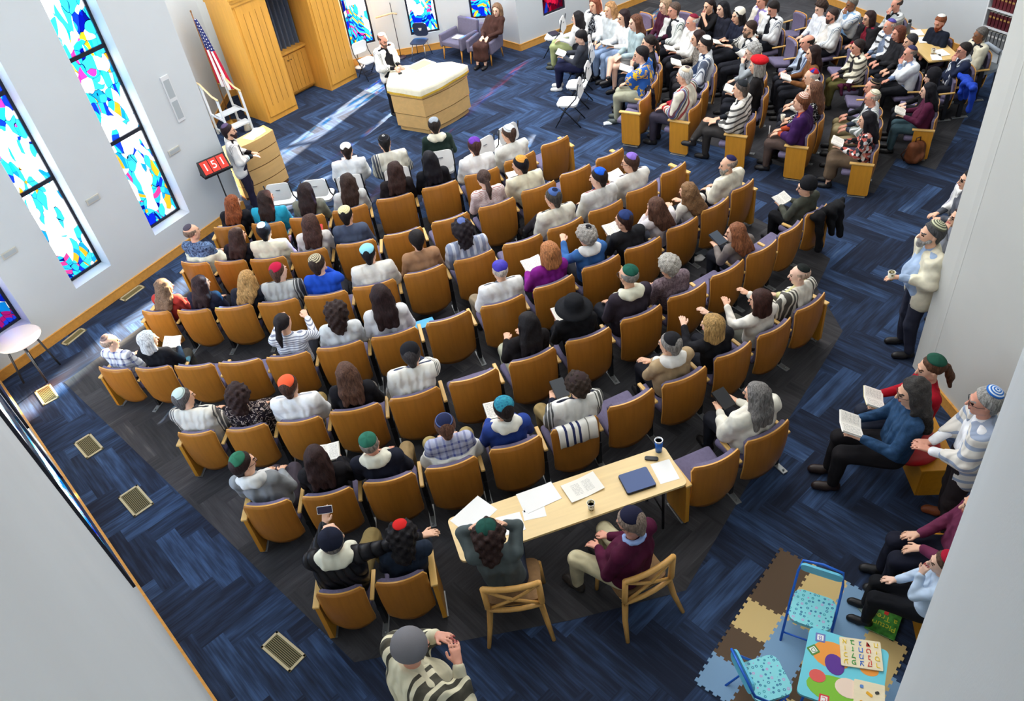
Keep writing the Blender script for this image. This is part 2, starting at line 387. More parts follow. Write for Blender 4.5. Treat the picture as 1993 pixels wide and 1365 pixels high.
sa, za = onwall((1058, 32), K, K3); sb, zb = onwall((1090, 20), K, K3)
op5 = [(sa, max(sb, sa+.7), max(.4, min(za, zb)), 7.9), (sa+1.5, sa+2.3, 6.0, 7.9), (sa+4.6, sa+5.4, .7, 5.8)]  # second opening: out of view, set high to throw sun on the left seats
M_, _ = wall('wall_far', K, K3, op5, th=.12)
for o_, g in zip(op5, (GR, G[3], G[1])): window(M_, o_, (2.3, 3.9, 5.6), g, .045, .04)
RE = RA-rd*9
wall('wall_right', RE, K3, (), side='r')
# right pier seen close to the balcony
PB = Vector(at(1806, 735)[:2]); PB = Vector((5.14, 6.97))
wall('wall_pier', (5.09, 7.0), (5.42, 2.2), (), mat=M_WALLW, side='l', th=.3)
mbp = MB(); mbp.box((5.095, 6.9, 0), (9.5, 7.24, WH)); tag(mbp.build('wall_pier_return', M_WALLW), kind='structure')
# balcony front at the right
fa, fb = at(1996, 665, 4.6), at(1738, 1372, 4.6); fd = (fb-fa).normalized(); fn = Vector((-fd.y, fd.x, 0))
if fn.x < 0: fn = -fn
mbf = MB(); a0, b0 = fa-fd*.0, fb+fd*5
p = [a0, b0, b0+fn*2.2, a0+fn*2.2+(-fd)*.2]
mbf.prism([(q.x, q.y) for q in p], 4.6, WH); me = mbf.mesh('f'); fix_normals(me); tag(obj('wall_balcony', me, M_WALL), kind='structure')
# ceiling and closing walls
mbc = MB(); mbc.prism([(-13, -6), (17, -6), (17, 13), (11.4, 14.8), (7.5, 24.5), (1.4, 20.1), (-.4, 20.9), (-13, 20.9)], WH, WH+.3); tag(mbc.build('ceiling', M_WALL), kind='structure')
mbc = MB(); mbc.box((-1.5, -4.6, 0), (14, -4.3, WH)); tag(mbc.build('wall_back', M_WALL), kind='structure')
mbc = MB(); mbc.box((13.4, -4.6, 0), (13.7, 9, WH)); tag(mbc.build('wall_side', M_WALL), kind='structure')
# ================================================================ SEATING
M_SHELL = wood('#b0722a', .84, .8, .3, 'z', 'seat_shell_wood'); M_EDGE = wood('#e8ae58', .9, 1, .35, 'x', 'seat_edge_wood')
M_PANEL = wood('#d1922f', .88, .8, .33, 'z', 'end_panel_wood'); M_ARM = wood('#e3b76c', .88, 1, .35, 'y', 'armrest_wood')
M_UPH = fabric('#77708c', .9, 30, .1, 'upholstery'); M_LEG = plain('#26272b', .45, .5, .3, 'painted_steel'); M_FOOT = plain('#8d9090', .4, .5, .6, 'foot_steel')
M_BLACK = plain('#141519', .5, .4)
def curved_panel(w, z0, z1, y0, y1, th, sag, rt=.03, rb=.09, nu=14, nv=12, bow=.03, mb=None, mi=0, mie=None):
    """upholstered/plywood shell: top edge at (y0,z1), foot at (y1,z0); concave toward +y"""
    own = mb is None; mb = mb or MB(); h = z1-z0; P = []
    for j in range(nv+1):
        t = j/nv; z = z0+h*t; hw = w/2
        db = (z-z0); dt = (z1-z)
        if db < rb: hw -= rb-math.sqrt(max(0, rb*rb-(rb-db)**2))
        if dt < rt: hw -= rt-math.sqrt(max(0, rt*rt-(rt-dt)**2))
        hw *= (.95+.05*t)
        for i in range(nu+1):
            u = -1+2*i/nu; x = hw*u
            y = y1+(y0-y1)*t+sag*(x/(w/2))**2-bow*math.sin(math.pi*t)
            zz = z-(.03*(1-u*u))*(1-t)**2
            P.append((x, y, zz))
    n = (nu+1)*(nv+1); V = P+[(x, y+th, z) for x, y, z in P]; F = []; E = []
    for j in range(nv):
        for i in range(nu):
            a = j*(nu+1)+i; b = a+1; c = a+nu+2; d = a+nu+1
            F.append((a, b, c, d)); F.append((n+d, n+c, n+b, n+a))
    ring = [i for i in range(nu+1)]+[(j*(nu+1)+nu) for j in range(1, nv+1)]+[nv*(nu+1)+i for i in range(nu-1, -1, -1)]+[j*(nu+1) for j in range(nv-1, 0, -1)]
    for k in range(len(ring)):
        a, b = ring[k], ring[(k+1) % len(ring)]; E.append((b, a, n+a, n+b))
    mb.add(V, F, mi, True); base = len(mb.v)-len(V)
    mb.f += [tuple(i+base for i in e) for e in E]; mb.m += [mi if mie is None else mie]*len(E); mb.sm += [False]*len(E)
    return mb
_cm = {}
def cached(key, fn):
    if key not in _cm: _cm[key] = fn()
    return _cm[key]
def seat_mesh(w):
    mb = MB(); mb.box((-w/2, 0, -.05), (w/2, .44, .05), bev=.035); me = mb.mesh('seat'); me.polygons.foreach_set('use_smooth', [True]*len(me.polygons)); return me
def aud_chair(loc, rz, w, s, up=False, arms='r', panel=None, label='', group=None, foot=True):
    """loc = middle of the back's top edge on the floor plane; local +y = where the sitter looks"""
    root = empty('auditorium_chair', (loc[0], loc[1], 0), rz, s); tag(root, label, 'chair', group)
    wk = round(w/s, 2); bw = wk
    obj('backrest', cached(('shell', wk), lambda: curved_panel(bw, .2, .885, 0, .045, .016, .06, mie=1).mesh('backrest')), [M_SHELL, M_EDGE], root)
    obj('back_cushion', cached(('cush', wk), lambda: curved_panel(bw-.05, .4, .868, .018, .05, .05, .055, .05, .05).mesh('back_cushion')), M_UPH, root)
    st = obj('seat', cached(('seat', wk), lambda: seat_mesh(bw-.06)), M_UPH, root)
    if up: st.location = (0, .10, .37); st.rotation_euler = (math.radians(9), 0, 0)
    else: st.location = (0, .12, .41)
    def armm(sx):
        mb = MB(); mb.box((-.022, 0, .615), (.022, .34, .645), bev=.008); return mb.mesh('armrest')
    def legm():
        mb = MB(); mb.box((-.022, .12, .02), (.022, .2, .62)); mb.box((-.02, .1, .3), (.02, .3, .36)); return mb.mesh('pedestal')
    def footm():
        mb = MB(); mb.box((-.035, .02, 0), (.035, .32, .018), bev=.005); mb.lathe([(.012, .018), (.012, .03), (0, .032)], 8, Matrix.Translation((0, .06, 0))); return mb.mesh('foot_plate')
    hw = wk/2+.028
    for sx in ([-1] if arms == 'l' else [1] if arms == 'r' else [-1, 1] if arms == 'b' else []):
        if panel == sx: continue
        a = obj('armrest', cached('arm', lambda: armm(1)), M_ARM, root); a.location = (sx*hw, .06, 0)
        l = obj('pedestal', cached('ped', legm), M_LEG, root); l.location = (sx*hw, .04, 0)
        if foot: fo = obj('foot_plate', cached('foot', footm), M_FOOT, root); fo.location = (sx*hw, .0, 0)
    if panel:
        def pm():
            mb = MB(); mb.prism([(p[0]+.28, p[1]+.35) for p in rrect(.36, .62, .04)], -.022, .022, Matrix(((0, 0, 1, 0), (1, 0, 0, 0), (0, 1, 0, 0), (0, 0, 0, 1)))); return mb.mesh('end_panel')
        o = obj('end_panel', cached('panel', pm), M_PANEL, root); o.location = (panel*(hw+.01), -.06, 0)
        def cm():
            mb = MB(); mb.box((-.035, .08, .655), (.035, .5, .685), bev=.008); return mb.mesh('armrest')
        o = obj('armrest', cached('cap', cm), M_ARM, root); o.location = (panel*(hw+.01), -.06, 0)
        fo = obj('foot_plate', cached('foot', footm), M_FOOT, root); fo.location = (panel*(hw+.01), .06, 0)
    return root
# seats of the near block: back-top corners read off the photograph ------------------------------------
ROWS = {1:[(411,447,471,441),(485,440,549,435),(559,430,630,420),(645,416,715,400),(731,394,805,378),(820,372,893,353),(904,347,974,327),(984,319,1045,295),(1056,287,1111,265)],
2:[(346,513,402,515),(412,513,475,510),(482,510,553,503),(561,498,635,486),(651,482,730,469),(744,465,825,444),(840,439,916,415),(932,410,1006,386),(1016,378,1086,353),(1093,345,1154,321),(1164,314,1219,289)],
3:[(270,609,326,610),(339,609,405,606),(413,605,488,597),(497,596,578,585),(588,583,674,570),(684,566,770,547),(783,542,871,517),(882,515,967,488),(978,483,1060,458),(1067,453,1141,423),(1148,418,1218,389),(1223,380,1285,352),(1292,343,1341,316)],
4:[(185,719,248,724),(257,722,329,718),(333,718,412,714),(419,713,506,704),(513,703,601,690),(613,686,706,668),(720,665,814,641),(828,637,920,608),(933,605,1027,576),(1038,570,1125,536),(1135,530,1214,497),(1220,492,1293,463),(1303,452,1365,423),(1371,416,1426,384),(1430,376,1474,349)],
5:[(339,849,413,845),(434,844,518,831),(533,830,624,817),(637,811,741,791),(755,786,858,758),(872,754,975,721),(989,716,1090,679),(1101,674,1197,640),(1210,632,1297,595),(1305,587,1382,552),(1389,545,1457,506),(1460,502,1520,468),(1523,462,1571,427),(1575,422,1617,398)],
6:[(468,993,563,980),(584,977,685,956),(704,950,808,927),(826,923,931,895),(953,886,1058,854),(1075,847,1169,815),(1188,802,1280,760),(1295,757,1383,717),(1398,705,1471,667),(1482,661,1549,620),(1556,612,1615,571)],
7:[(610,1165,706,1152),(728,1146,830,1122),(1352,921,1448,879),(1459,869,1545,821)]}
EMPTY = {1:[8],2:[5,6,9,10],3:[8,12],4:[2,3,7],5:[5,10,12],6:[6],7:[2]}
ORD = ['front', 'second', 'third', 'fourth', 'fifth', 'sixth', 'rearmost']
NUM = ['first', 'second', 'third', 'fourth', 'fifth', 'sixth', 'seventh', 'eighth', 'ninth', 'tenth', 'eleventh', 'twelfth', 'thirteenth', 'fourteenth', 'fifteenth']
SEATS = {}
def seat_frame(c):
    mx, my = (c[0]+c[2])/2, (c[1]+c[3])/2; s = pscale(mx, my); zt = .88*s
    a, b = at(c[0], c[1], zt), at(c[2], c[3], zt); v = b-a; return (a+b)/2, math.atan2(v.y, v.x), v.length, s
for r, L in ROWS.items():
    for i, c in enumerate(L):
        m, rz, w, s = seat_frame(c)
        em = i in EMPTY.get(r, [])
        panel = -1 if i == 0 else 1 if i == len(L)-1 else None
        if r == 7: panel = {0: -1, 1: 1, 2: -1, 3: None}[i]
        lab = '%swood-backed auditorium seat, %s from the left in the %s row before the lectern' % ('empty ' if em else '', NUM[i], ORD[r-1])
        if r == 7: lab = ['wood-backed auditorium seat under the person in a black puffer jacket', 'wood-backed auditorium seat left of the long paper-covered table', 'empty wood-backed seat touching the right end of the long table', 'wood-backed auditorium seat under the grey-haired person in cream shawl'][i]
        root = aud_chair(m, rz, min(max(w, .42), .64), s, em, 'b' if i == 0 else 'r', panel, lab, 'wood-backed auditorium seats', True)
        if r in (4, 5, 6) and i == len(L)-1: pass
        SEATS[(r, i)] = (m, rz, s)
# ================================================================ PEOPLE
def smin(a, b, k):
    h = np.clip(.5+.5*(b-a)/k, 0, 1); return b*(1-h)+a*h-k*h*(1-h)
class Field:
    def __init__(s, lo, hi, h):
        s.h = h; s.lo = np.array(lo, dtype=np.float32); n = np.ceil((np.array(hi)-s.lo)/h).astype(int)+1; s.n = n
        s.F = np.full(n, .5, dtype=np.float32); s.ax = [s.lo[i]+h*np.arange(n[i], dtype=np.float32) for i in range(3)]
    def sub(s, lo, hi):
        a = [max(0, int((lo[i]-s.lo[i])/s.h)) for i in range(3)]; b = [min(s.n[i], int((hi[i]-s.lo[i])/s.h)+2) for i in range(3)]
        if any(b[i] <= a[i] for i in range(3)): return None
        sl = tuple(slice(a[i], b[i]) for i in range(3))
        return sl, np.meshgrid(s.ax[0][sl[0]], s.ax[1][sl[1]], s.ax[2][sl[2]], indexing='ij', sparse=True)
    def cap(s, a, b, ra, rb=None, k=.03, cut=None, neg=False):
        rb = ra if rb is None else rb; a = np.array(a, dtype=np.float32); b = np.array(b, dtype=np.float32); m = max(ra, rb)+k+2.2*s.h
        r = s.sub(np.minimum(a, b)-m, np.maximum(a, b)+m)
        if r is None: return
        sl, (X, Y, Z) = r; d = b-a; dd = float(d@d)+1e-9
        t = np.clip(((X-a[0])*d[0]+(Y-a[1])*d[1]+(Z-a[2])*d[2])/dd, 0, 1)
        q = np.sqrt((X-a[0]-t*d[0])**2+(Y-a[1]-t*d[1])**2+(Z-a[2]-t*d[2])**2)-(ra+(rb-ra)*t)
        if neg: s.F[sl] = -smin(-s.F[sl], q, k)
        else:
            if cut is not None: q = np.maximum(q, cut(X, Y, Z))
            s.F[sl] = smin(s.F[sl], q, k) if k > 0 else np.minimum(s.F[sl], q)
    def ell(s, c, r, R=None, k=.02, cut=None):
        c = np.array(c, dtype=np.float32); g = HS if R is not None else 1.0; m = max(r)*g+k+2.2*s.h; rr = s.sub(c-m, c+m)
        if rr is None: return
        sl, (X, Y, Z) = rr; X = X-c[0]; Y = Y-c[1]; Z = Z-c[2]
        if R is not None: X, Y, Z = (R[0][0]*X+R[1][0]*Y+R[2][0]*Z, R[0][1]*X+R[1][1]*Y+R[2][1]*Z, R[0][2]*X+R[1][2]*Y+R[2][2]*Z)
        if R is not None: X, Y, Z = X/HS, Y/HS, Z/HS
        e = np.sqrt((X/r[0])**2+(Y/r[1])**2+(Z/r[2])**2); q = (e-1)*min(r)*g
        if cut is not None: q = np.maximum(q, cut(X, Y, Z))
        s.F[sl] = smin(s.F[sl], q, k) if k > 0 else np.minimum(s.F[sl], q)
    def clip(s, fn):
        X, Y, Z = np.meshgrid(*s.ax, indexing='ij', sparse=True); s.F = np.maximum(s.F, fn(X, Y, Z).astype(np.float32))
    def warp(s, amp, f=22.0):
        X, Y, Z = np.meshgrid(*s.ax, indexing='ij', sparse=True)
        if f > 30: s.F += (amp*1.5*(np.sin(f*X+9)*np.sin(f*.93*Y)*np.sin(f*.87*Z)+.4*np.sin(f*.5*X+3)*np.sin(f*.45*Z))).astype(np.float32); return
        s.F += (amp*(.6*np.sin(f*1.7*X+5*np.sin(6*Z+3*X)+9*Z)+.5*np.sin(f*1.3*Y+9*Z+5*X)+.35*np.sin(f*2*(Z+.6*X)))).astype(np.float32)
    def mesh(s, name, smooth=True):
        F = s.F; F[0] = F[-1] = .5; F[:, 0] = F[:, -1] = .5; F[:, :, 0] = F[:, :, -1] = .5
        I = F < 0; nx, ny, nz = F.shape
        c = [I[dx:nx-1+dx, dy:ny-1+dy, dz:nz-1+dz] for dx in (0, 1) for dy in (0, 1) for dz in (0, 1)]
        any_ = c[0].copy(); all_ = c[0].copy()
        for q in c[1:]: any_ |= q; all_ &= q
        idx = np.argwhere(any_ & ~all_)
        if len(idx) == 0: return None
        off = np.array([(dx, dy, dz) for dx in (0, 1) for dy in (0, 1) for dz in (0, 1)])
        V = np.stack([F[idx[:, 0]+o[0], idx[:, 1]+o[1], idx[:, 2]+o[2]] for o in off], 1)
        acc = np.zeros((len(idx), 3), np.float32); cnt = np.zeros(len(idx), np.float32)
        for i in range(8):
            for j in range(i+1, 8):
                if np.abs(off[i]-off[j]).sum() != 1: continue
                m = (V[:, i] < 0) != (V[:, j] < 0); t = V[:, i]/(V[:, i]-V[:, j]+1e-12)
                p = off[i]+(off[j]-off[i])*t[:, None]; acc[m] += p[m]; cnt[m] += 1
        P = (idx+acc/cnt[:, None])*s.h+s.lo
        vid = np.full((nx-1, ny-1, nz-1), -1, np.int32); vid[idx[:, 0], idx[:, 1], idx[:, 2]] = np.arange(len(idx))
        Q = []
        for ax in range(3):
            sl0 = [slice(1, -1)]*3; sl1 = [slice(1, -1)]*3; sl0[ax] = slice(0, -1); sl1[ax] = slice(1, None)
            A = I[tuple(sl0)]; B = I[tuple(sl1)]; e = np.argwhere(A != B)
            if len(e) == 0: continue
            base = e+np.array([0 if k == ax else 1 for k in range(3)]); u, w = (ax+1) % 3, (ax+2) % 3
            def g(du, dw):
                q = base.copy(); q[:, u] -= du; q[:, w] -= dw; return vid[q[:, 0], q[:, 1], q[:, 2]]
            q = np.stack([g(1, 1), g(0, 1), g(0, 0), g(1, 0)], 1); fl = ~A[e[:, 0], e[:, 1], e[:, 2]]; q[fl] = q[fl][:, ::-1]; Q.append(q)
        Q = np.concatenate(Q); Q = Q[(Q >= 0).all(1)]
        me = bpy.data.meshes.new(name); me.vertices.add(len(P)); me.vertices.foreach_set('co', P.astype(np.float32).ravel())
        me.loops.add(len(Q)*4); me.loops.foreach_set('vertex_index', Q.astype(np.int32).ravel())
        me.polygons.add(len(Q)); me.polygons.foreach_set('loop_start', np.arange(0, len(Q)*4, 4, dtype=np.int32))
        me.polygons.foreach_set('use_smooth', np.ones(len(Q), bool)); me.update(); me.validate(); return me
def rotm(yaw, pitch, roll=0.0):
    return np.array(Matrix.Rotation(yaw, 3, 'Z') @ Matrix.Rotation(pitch, 3, 'X') @ Matrix.Rotation(roll, 3, 'Y'))
HS = 1.13
# ---- skeletons (metres; origin on the floor below the hips, +y = forward)
def skel(pose, lx, ly, yaw, pitch, legs='sit', wide=1.0):
    """lx, ly: how far the head leans from upright; arms by name"""
    K = {}
    if legs in ('sit', 'cross', 'wide'):
        hz = .50; K['hipL'] = (-.1, 0, hz); K['hipR'] = (.1, 0, hz); K['pel'] = (0, -.02, hz+.04); hd = (0, -.04, 1.21)
        dx = {'sit': .1, 'cross': .08, 'wide': .2}[legs]
        K['kneeL'] = (-dx, .42, .50); K['kneeR'] = (dx, .42, .50); K['ankL'] = (-dx, .44, .09); K['ankR'] = (dx, .46, .09)
        if legs == 'cross': K['kneeR'] = (.0, .46, .62); K['ankR'] = (-.22, .62, .36)
    elif legs == 'stand':
        hz = .93; K['hipL'] = (-.09, 0, hz); K['hipR'] = (.09, 0, hz); K['pel'] = (0, 0, hz+.04); hd = (0, .03, 1.64)
        K['kneeL'] = (-.11, .03, .5); K['kneeR'] = (.11, .02, .5); K['ankL'] = (-.13, -.02, .09); K['ankR'] = (.13, .0, .09)
    hd = np.array(hd, float)+[lx, ly, -.25*math.hypot(lx, ly)]; hz0 = K['pel'][2]
    top = np.array([lx, ly, 0.]); zt = hd[2]
    def sh(x, y, z):
        t = (z-hz0)/(zt-hz0); return (x+lx*t, y+ly*t*.9, z-.2*math.hypot(lx, ly)*t)
    D = hz0-.54
    K['chest'] = sh(0, -.06 if legs != 'stand' else -.01, .83+D); K['neck'] = sh(0, -.07 if legs != 'stand' else -.01, 1.03+D)
    w = .175*wide
    K['shL'] = sh(-w, -.07 if legs != 'stand' else -.01, .985+D); K['shR'] = sh(w, -.07 if legs != 'stand' else -.01, .985+D)
    K['head'] = tuple(hd); K['R'] = rotm(yaw, pitch)
    def arm(sd, kind):
        sg = -1 if sd == 'L' else 1; s = np.array(K['sh'+sd]); z0 = hz0
        T = {'lap': ((.24, .02, .16), (.07, .27, .13), (0, .06, -.02)), 'rest': ((.27, -.02, .18), (.28, .23, .13), (0, .09, -.01)),
             'book': ((.24, .05, .17), (.12, .29, .20), (-.03, .07, .01)), 'chin': ((.19, .17, .2), (.07, .14, .50), (0, -.02, .08)),
             'cross': ((.22, .06, .22), (-.10, .20, .24), (-.06, .04, .02)), 'head': ((.3, .2, .52), (.12, .1, .68), (-.02, -.01, .07)),
             'down': ((.25, -.05, .20), (.24, .02, -.06), (0, .03, -.08)), 'cup': ((.25, .0, .22), (.16, .30, .24), (0, .08, .0)),
             'up': ((.26, .10, .30), (.18, .30, .42), (-.03, .06, .03)), 'out': ((.42, .02, .36), (.68, .10, .31), (.09, .02, .0)),
             'rail': ((.24, .05, .2), (.05, .30, .06), (-.02, .08, 0.0)), 'hold': ((.27, .14, .2), (.13, .24, .40), (-.05, .02, .03)), 'phone': ((.24, .14, .2), (.12, .32, .36), (-.02, .04, .07))}[kind]
        e = np.array((sg*T[0][0]*(.5+.5*wide)+lx*.45, T[0][1]+ly*.4, z0+T[0][2])); wr = np.array((sg*T[1][0]+lx*.3, T[1][1]+ly*.3, z0+T[1][2])); hv = np.array((sg*T[2][0], T[2][1], T[2][2]))
        if kind == 'head':
            H = np.array(K['head']); e = H+[sg*.24, .16, -.12]; wr = H+[sg*.15, .12, -.02]; hv = np.array([-sg*.03, -.04, .08])
        if kind == 'chin':
            H = np.array(K['head']); wr = H+[sg*.04, .15, -.19]; e = (np.array(K['sh'+sd])+wr)/2+[sg*.06, .1, -.16]; hv = np.array([-sg*.02, -.02, .08])
        K['elb'+sd] = tuple(e); K['wr'+sd] = tuple(wr); K['hv'+sd] = tuple(hv)
    pl, pr = pose.split('/') if '/' in pose else (pose, pose)
    arm('L', pl); arm('R', pr); K['legs'] = legs; return K
def hp(K, p): return tuple(np.array(K['head'])+K['R'] @ (np.array(p, float)*HS))
def build_body(K, h, fat=1.0):
    pts = np.array([K[k] for k in K if k not in ('R', 'legs') and not k.startswith('hv')]); lo = pts.min(0)-[.17, .19, .12]; hi = pts.max(0)+[.17, .25, .2]; lo[2] = -.01
    f = Field(lo, hi, h); c = f.cap; pe, ch, ne = map(np.array, (K['pel'], K['chest'], K['neck']))
    for sx in (-1, 1):
        c(pe+[sx*.065, 0, 0], ch+[sx*.07, 0, 0], .105*fat, .1*fat, .04); c(ch+[sx*.07, 0, .02], ch+[sx*.08, 0, .1], .095, .07, .04)
    if fat > 1.05: f.ell((pe+ch)/2+[0, .06*fat, 0], (.15*fat, .13*fat, .16), None, .05)
    c(K['shL'], K['shR'], .058, .058, .05); c(ne-[0, 0, .06], np.array(K['head'])+[0, -.015, -.06], .058, .052, .03)
    for sd in 'LR':
        c(K['sh'+sd], K['elb'+sd], .052, .04, .03); c(K['elb'+sd], K['wr'+sd], .039, .026, .015)
        c(K['hip'+sd], K['knee'+sd], .088, .062, .04); c(K['knee'+sd], K['ank'+sd], .06, .038, .02)
        a = np.array(K['ank'+sd]); kn = np.array(K['knee'+sd]); fw = np.array((0, 1, 0)); 
        c(a+[0, -.02, -.04], a+[.0, .15, -.055], .034, .03, .02)
        w = np.array(K['wr'+sd]); v = np.array(K['hv'+sd]); v = v/np.linalg.norm(v); sg = -1 if sd == 'L' else 1
        # hand: palm, four fingers, thumb
        side = np.cross(v, (0, 0, 1.)); side = np.array((1., 0, 0)) if np.linalg.norm(side) < .3 else side/np.linalg.norm(side); dn = np.cross(side, v)
        if dn[2] > 0: dn = -dn
        p = w+v*.05
        for o in (-.022, 0, .022): c(w+v*.01+side*o*.6, w+v*.085+side*o, .017, .013, .008)
        for o, ln in ((-.030, .058), (-.010, .072), (.011, .068), (.031, .052)):
            b0 = w+v*.088+side*o; b1 = b0+v*ln*.5+dn*.006; b2 = b1+v*ln*.38+dn*ln*.34
            r = max(.0088, h*.95); c(b0, b1, r, r*.95, .002); c(b1, b2, r*.95, r*.85, .002)
        ts = side*(-1 if (side[0]*sg > 0) else 1); t0 = w+v*.03+ts*.026; t1 = t0+v*.03+ts*.026; c(t0, t1, max(.012, h), max(.01, h), .006); c(t1, t1+v*.03+ts*.004, max(.0105, h), max(.009, h*.9), .003)
    ch_ = lambda a_, b_, ra, rb, k: f.cap(a_, b_, ra*HS, rb*HS, k)
    R = K['R']; H = np.array(K['head'])
    f.ell(hp(K, (0, -.022, .035)), (.077, .094, .083), R, .02); f.ell(hp(K, (0, .02, .0)), (.066, .07, .095), R, .02)
    ch_(hp(K, (0, .04, -.02)), hp(K, (0, .058, -.088)), .05, .026, .025); ch_(hp(K, (-.04, .0, -.05)), hp(K, (0, .05, -.09)), .03, .022, .02); ch_(hp(K, (.04, .0, -.05)), hp(K, (0, .05, -.09)), .03, .022, .02)
    ch_(hp(K, (0, .09, .012)), hp(K, (0, .112, -.028)), .008, .0125, .012); ch_(hp(K, (-.03, .082, .03)), hp(K, (.03, .082, .03)), .012, .012, .012)
    ch_(hp(K, (-.016, .092, -.056)), hp(K, (.016, .092, -.056)), .009, .009, .006)
    for sx in (-1, 1): ch_(hp(K, (sx*.077, -.012, .012)), hp(K, (sx*.075, -.006, -.022)), .013, .008, .006)
    me = f.mesh('body'); n = len(me.polygons); cen = np.empty(n*3, np.float32); me.polygons.foreach_get('center', cen); cen = cen.reshape(-1, 3)
    L = (cen-H) @ R / HS; mi = np.zeros(n, np.int32); fr = (L[:, 1] > .055)
    mi[fr & (np.abs(np.abs(L[:, 0])-.031) < .014) & (np.abs(L[:, 2]-.008) < .0075)] = 1        # eyes
    mi[fr & (np.abs(np.abs(L[:, 0])-.031) < .02) & (np.abs(L[:, 2]-.032) < .006)] = 2          # brows
    mi[fr & (np.abs(L[:, 0]) < .024) & (np.abs(L[:, 2]+.056) < .008)] = 3                      # lips
    me.polygons.foreach_set('material_index', mi); return me
def build_top(K, h, fat=1.0, sleeve=1.0, long=.0, warp=.003, infl=.014):
    """sweater / shirt over torso and arms"""
    pts = np.array([K[k] for k in ('pel', 'chest', 'neck', 'shL', 'shR', 'elbL', 'elbR', 'wrL', 'wrR')]); f = Field(pts.min(0)-.2, pts.max(0)+.2, h); c = f.cap
    pe, ch, ne = map(np.array, (K['pel'], K['chest'], K['neck'])); i = infl
    for sx in (-1, 1):
        c(pe+[sx*.07, 0, -long], ch+[sx*.075, 0, 0], .108*fat+i+long*.2, .102*fat+i, .05); c(ch+[sx*.07, 0, .02], ch+[sx*.085, 0, .1], .095+i, .068+i, .04)
    if fat > 1.05: f.ell((pe+ch)/2+[0, .06*fat, 0], (.15*fat+i, .13*fat+i, .16+i), None, .05)
    c(K['shL'], K['shR'], .06+i, .06+i, .05); c(ne-[0, 0, .06], ne+[0, .003, .012], .066, .062, .03)
    for sd in 'LR':
        c(K['sh'+sd], K['elb'+sd], .055+i, .044+i, .03); w = np.array(K['wr'+sd]); e = np.array(K['elb'+sd])
        if sleeve > .5: c(e, e+(w-e)*(.93 if sleeve >= 1 else sleeve), .043+i, .031+i*.8, .02)
    if warp: f.warp(warp)
    nz = ne[2]+.05
    f.clip(lambda X, Y, Z: np.maximum(np.minimum(Z-nz+.35*(Y-ne[1]), .125-np.sqrt((X-ne[0])**2+(Y-ne[1])**2)), (pe[2]-.09-long)-Z))
    return f.mesh('top')
def build_legs(K, h, skirt=False, fat=1.0, shorts=False):
    pts = np.array([K[k] for k in ('pel', 'hipL', 'hipR', 'kneeL', 'kneeR', 'ankL', 'ankR')]); f = Field(pts.min(0)-.18, pts.max(0)+.18, h); c = f.cap; pe = np.array(K['pel'])
    c(pe-[.06, 0, 0], pe+[.06, 0, 0], .125*fat, .125*fat, .05)
    for sd in 'LR':
        a = np.array(K['ank'+sd]); k_ = np.array(K['knee'+sd])
        c(K['hip'+sd], k_, .105*fat, .078, .04)
        if skirt: c(k_, k_+(a-k_)*.6, .085, .1, .06)
        elif not shorts: c(k_, a+(k_-a)*.06, .076, .056, .03)
    if skirt:
        kl, kr = np.array(K['kneeL']), np.array(K['kneeR']); c((np.array(K['hipL'])+K['hipR'])/2, (kl+kr)/2, .11, .09, .08); c((kl+kr)/2, (kl+kr)/2+[0, 0, -.25], .09, .1, .06)
    f.warp(.004, 15); f.clip(lambda X, Y, Z: (Z-pe[2]-.1)+0*X+0*Y)
    if shorts: f.clip(lambda X, Y, Z: Y-.3+0*X+0*Z)
    return f.mesh('trousers')
def build_shoe(K, sd, h):
    a = np.array(K['ank'+sd]); f = Field(a-[.09, .12, .1], a+[.09, .26, .09], h*.8)
    f.cap(a+[0, -.03, -.045], a+[0, .15, -.055], .042, .036, .02); f.cap(a+[0, -.02, -.03], a+[0, -.01, .02], .045, .045, .02); f.cap(a+[-.008, .06, -.055], a+[.008, .12, -.055], .042, .04, .02)
    f.clip(lambda X, Y, Z: (a[2]-.09-Z)+0*X+0*Y); return f.mesh('shoe')
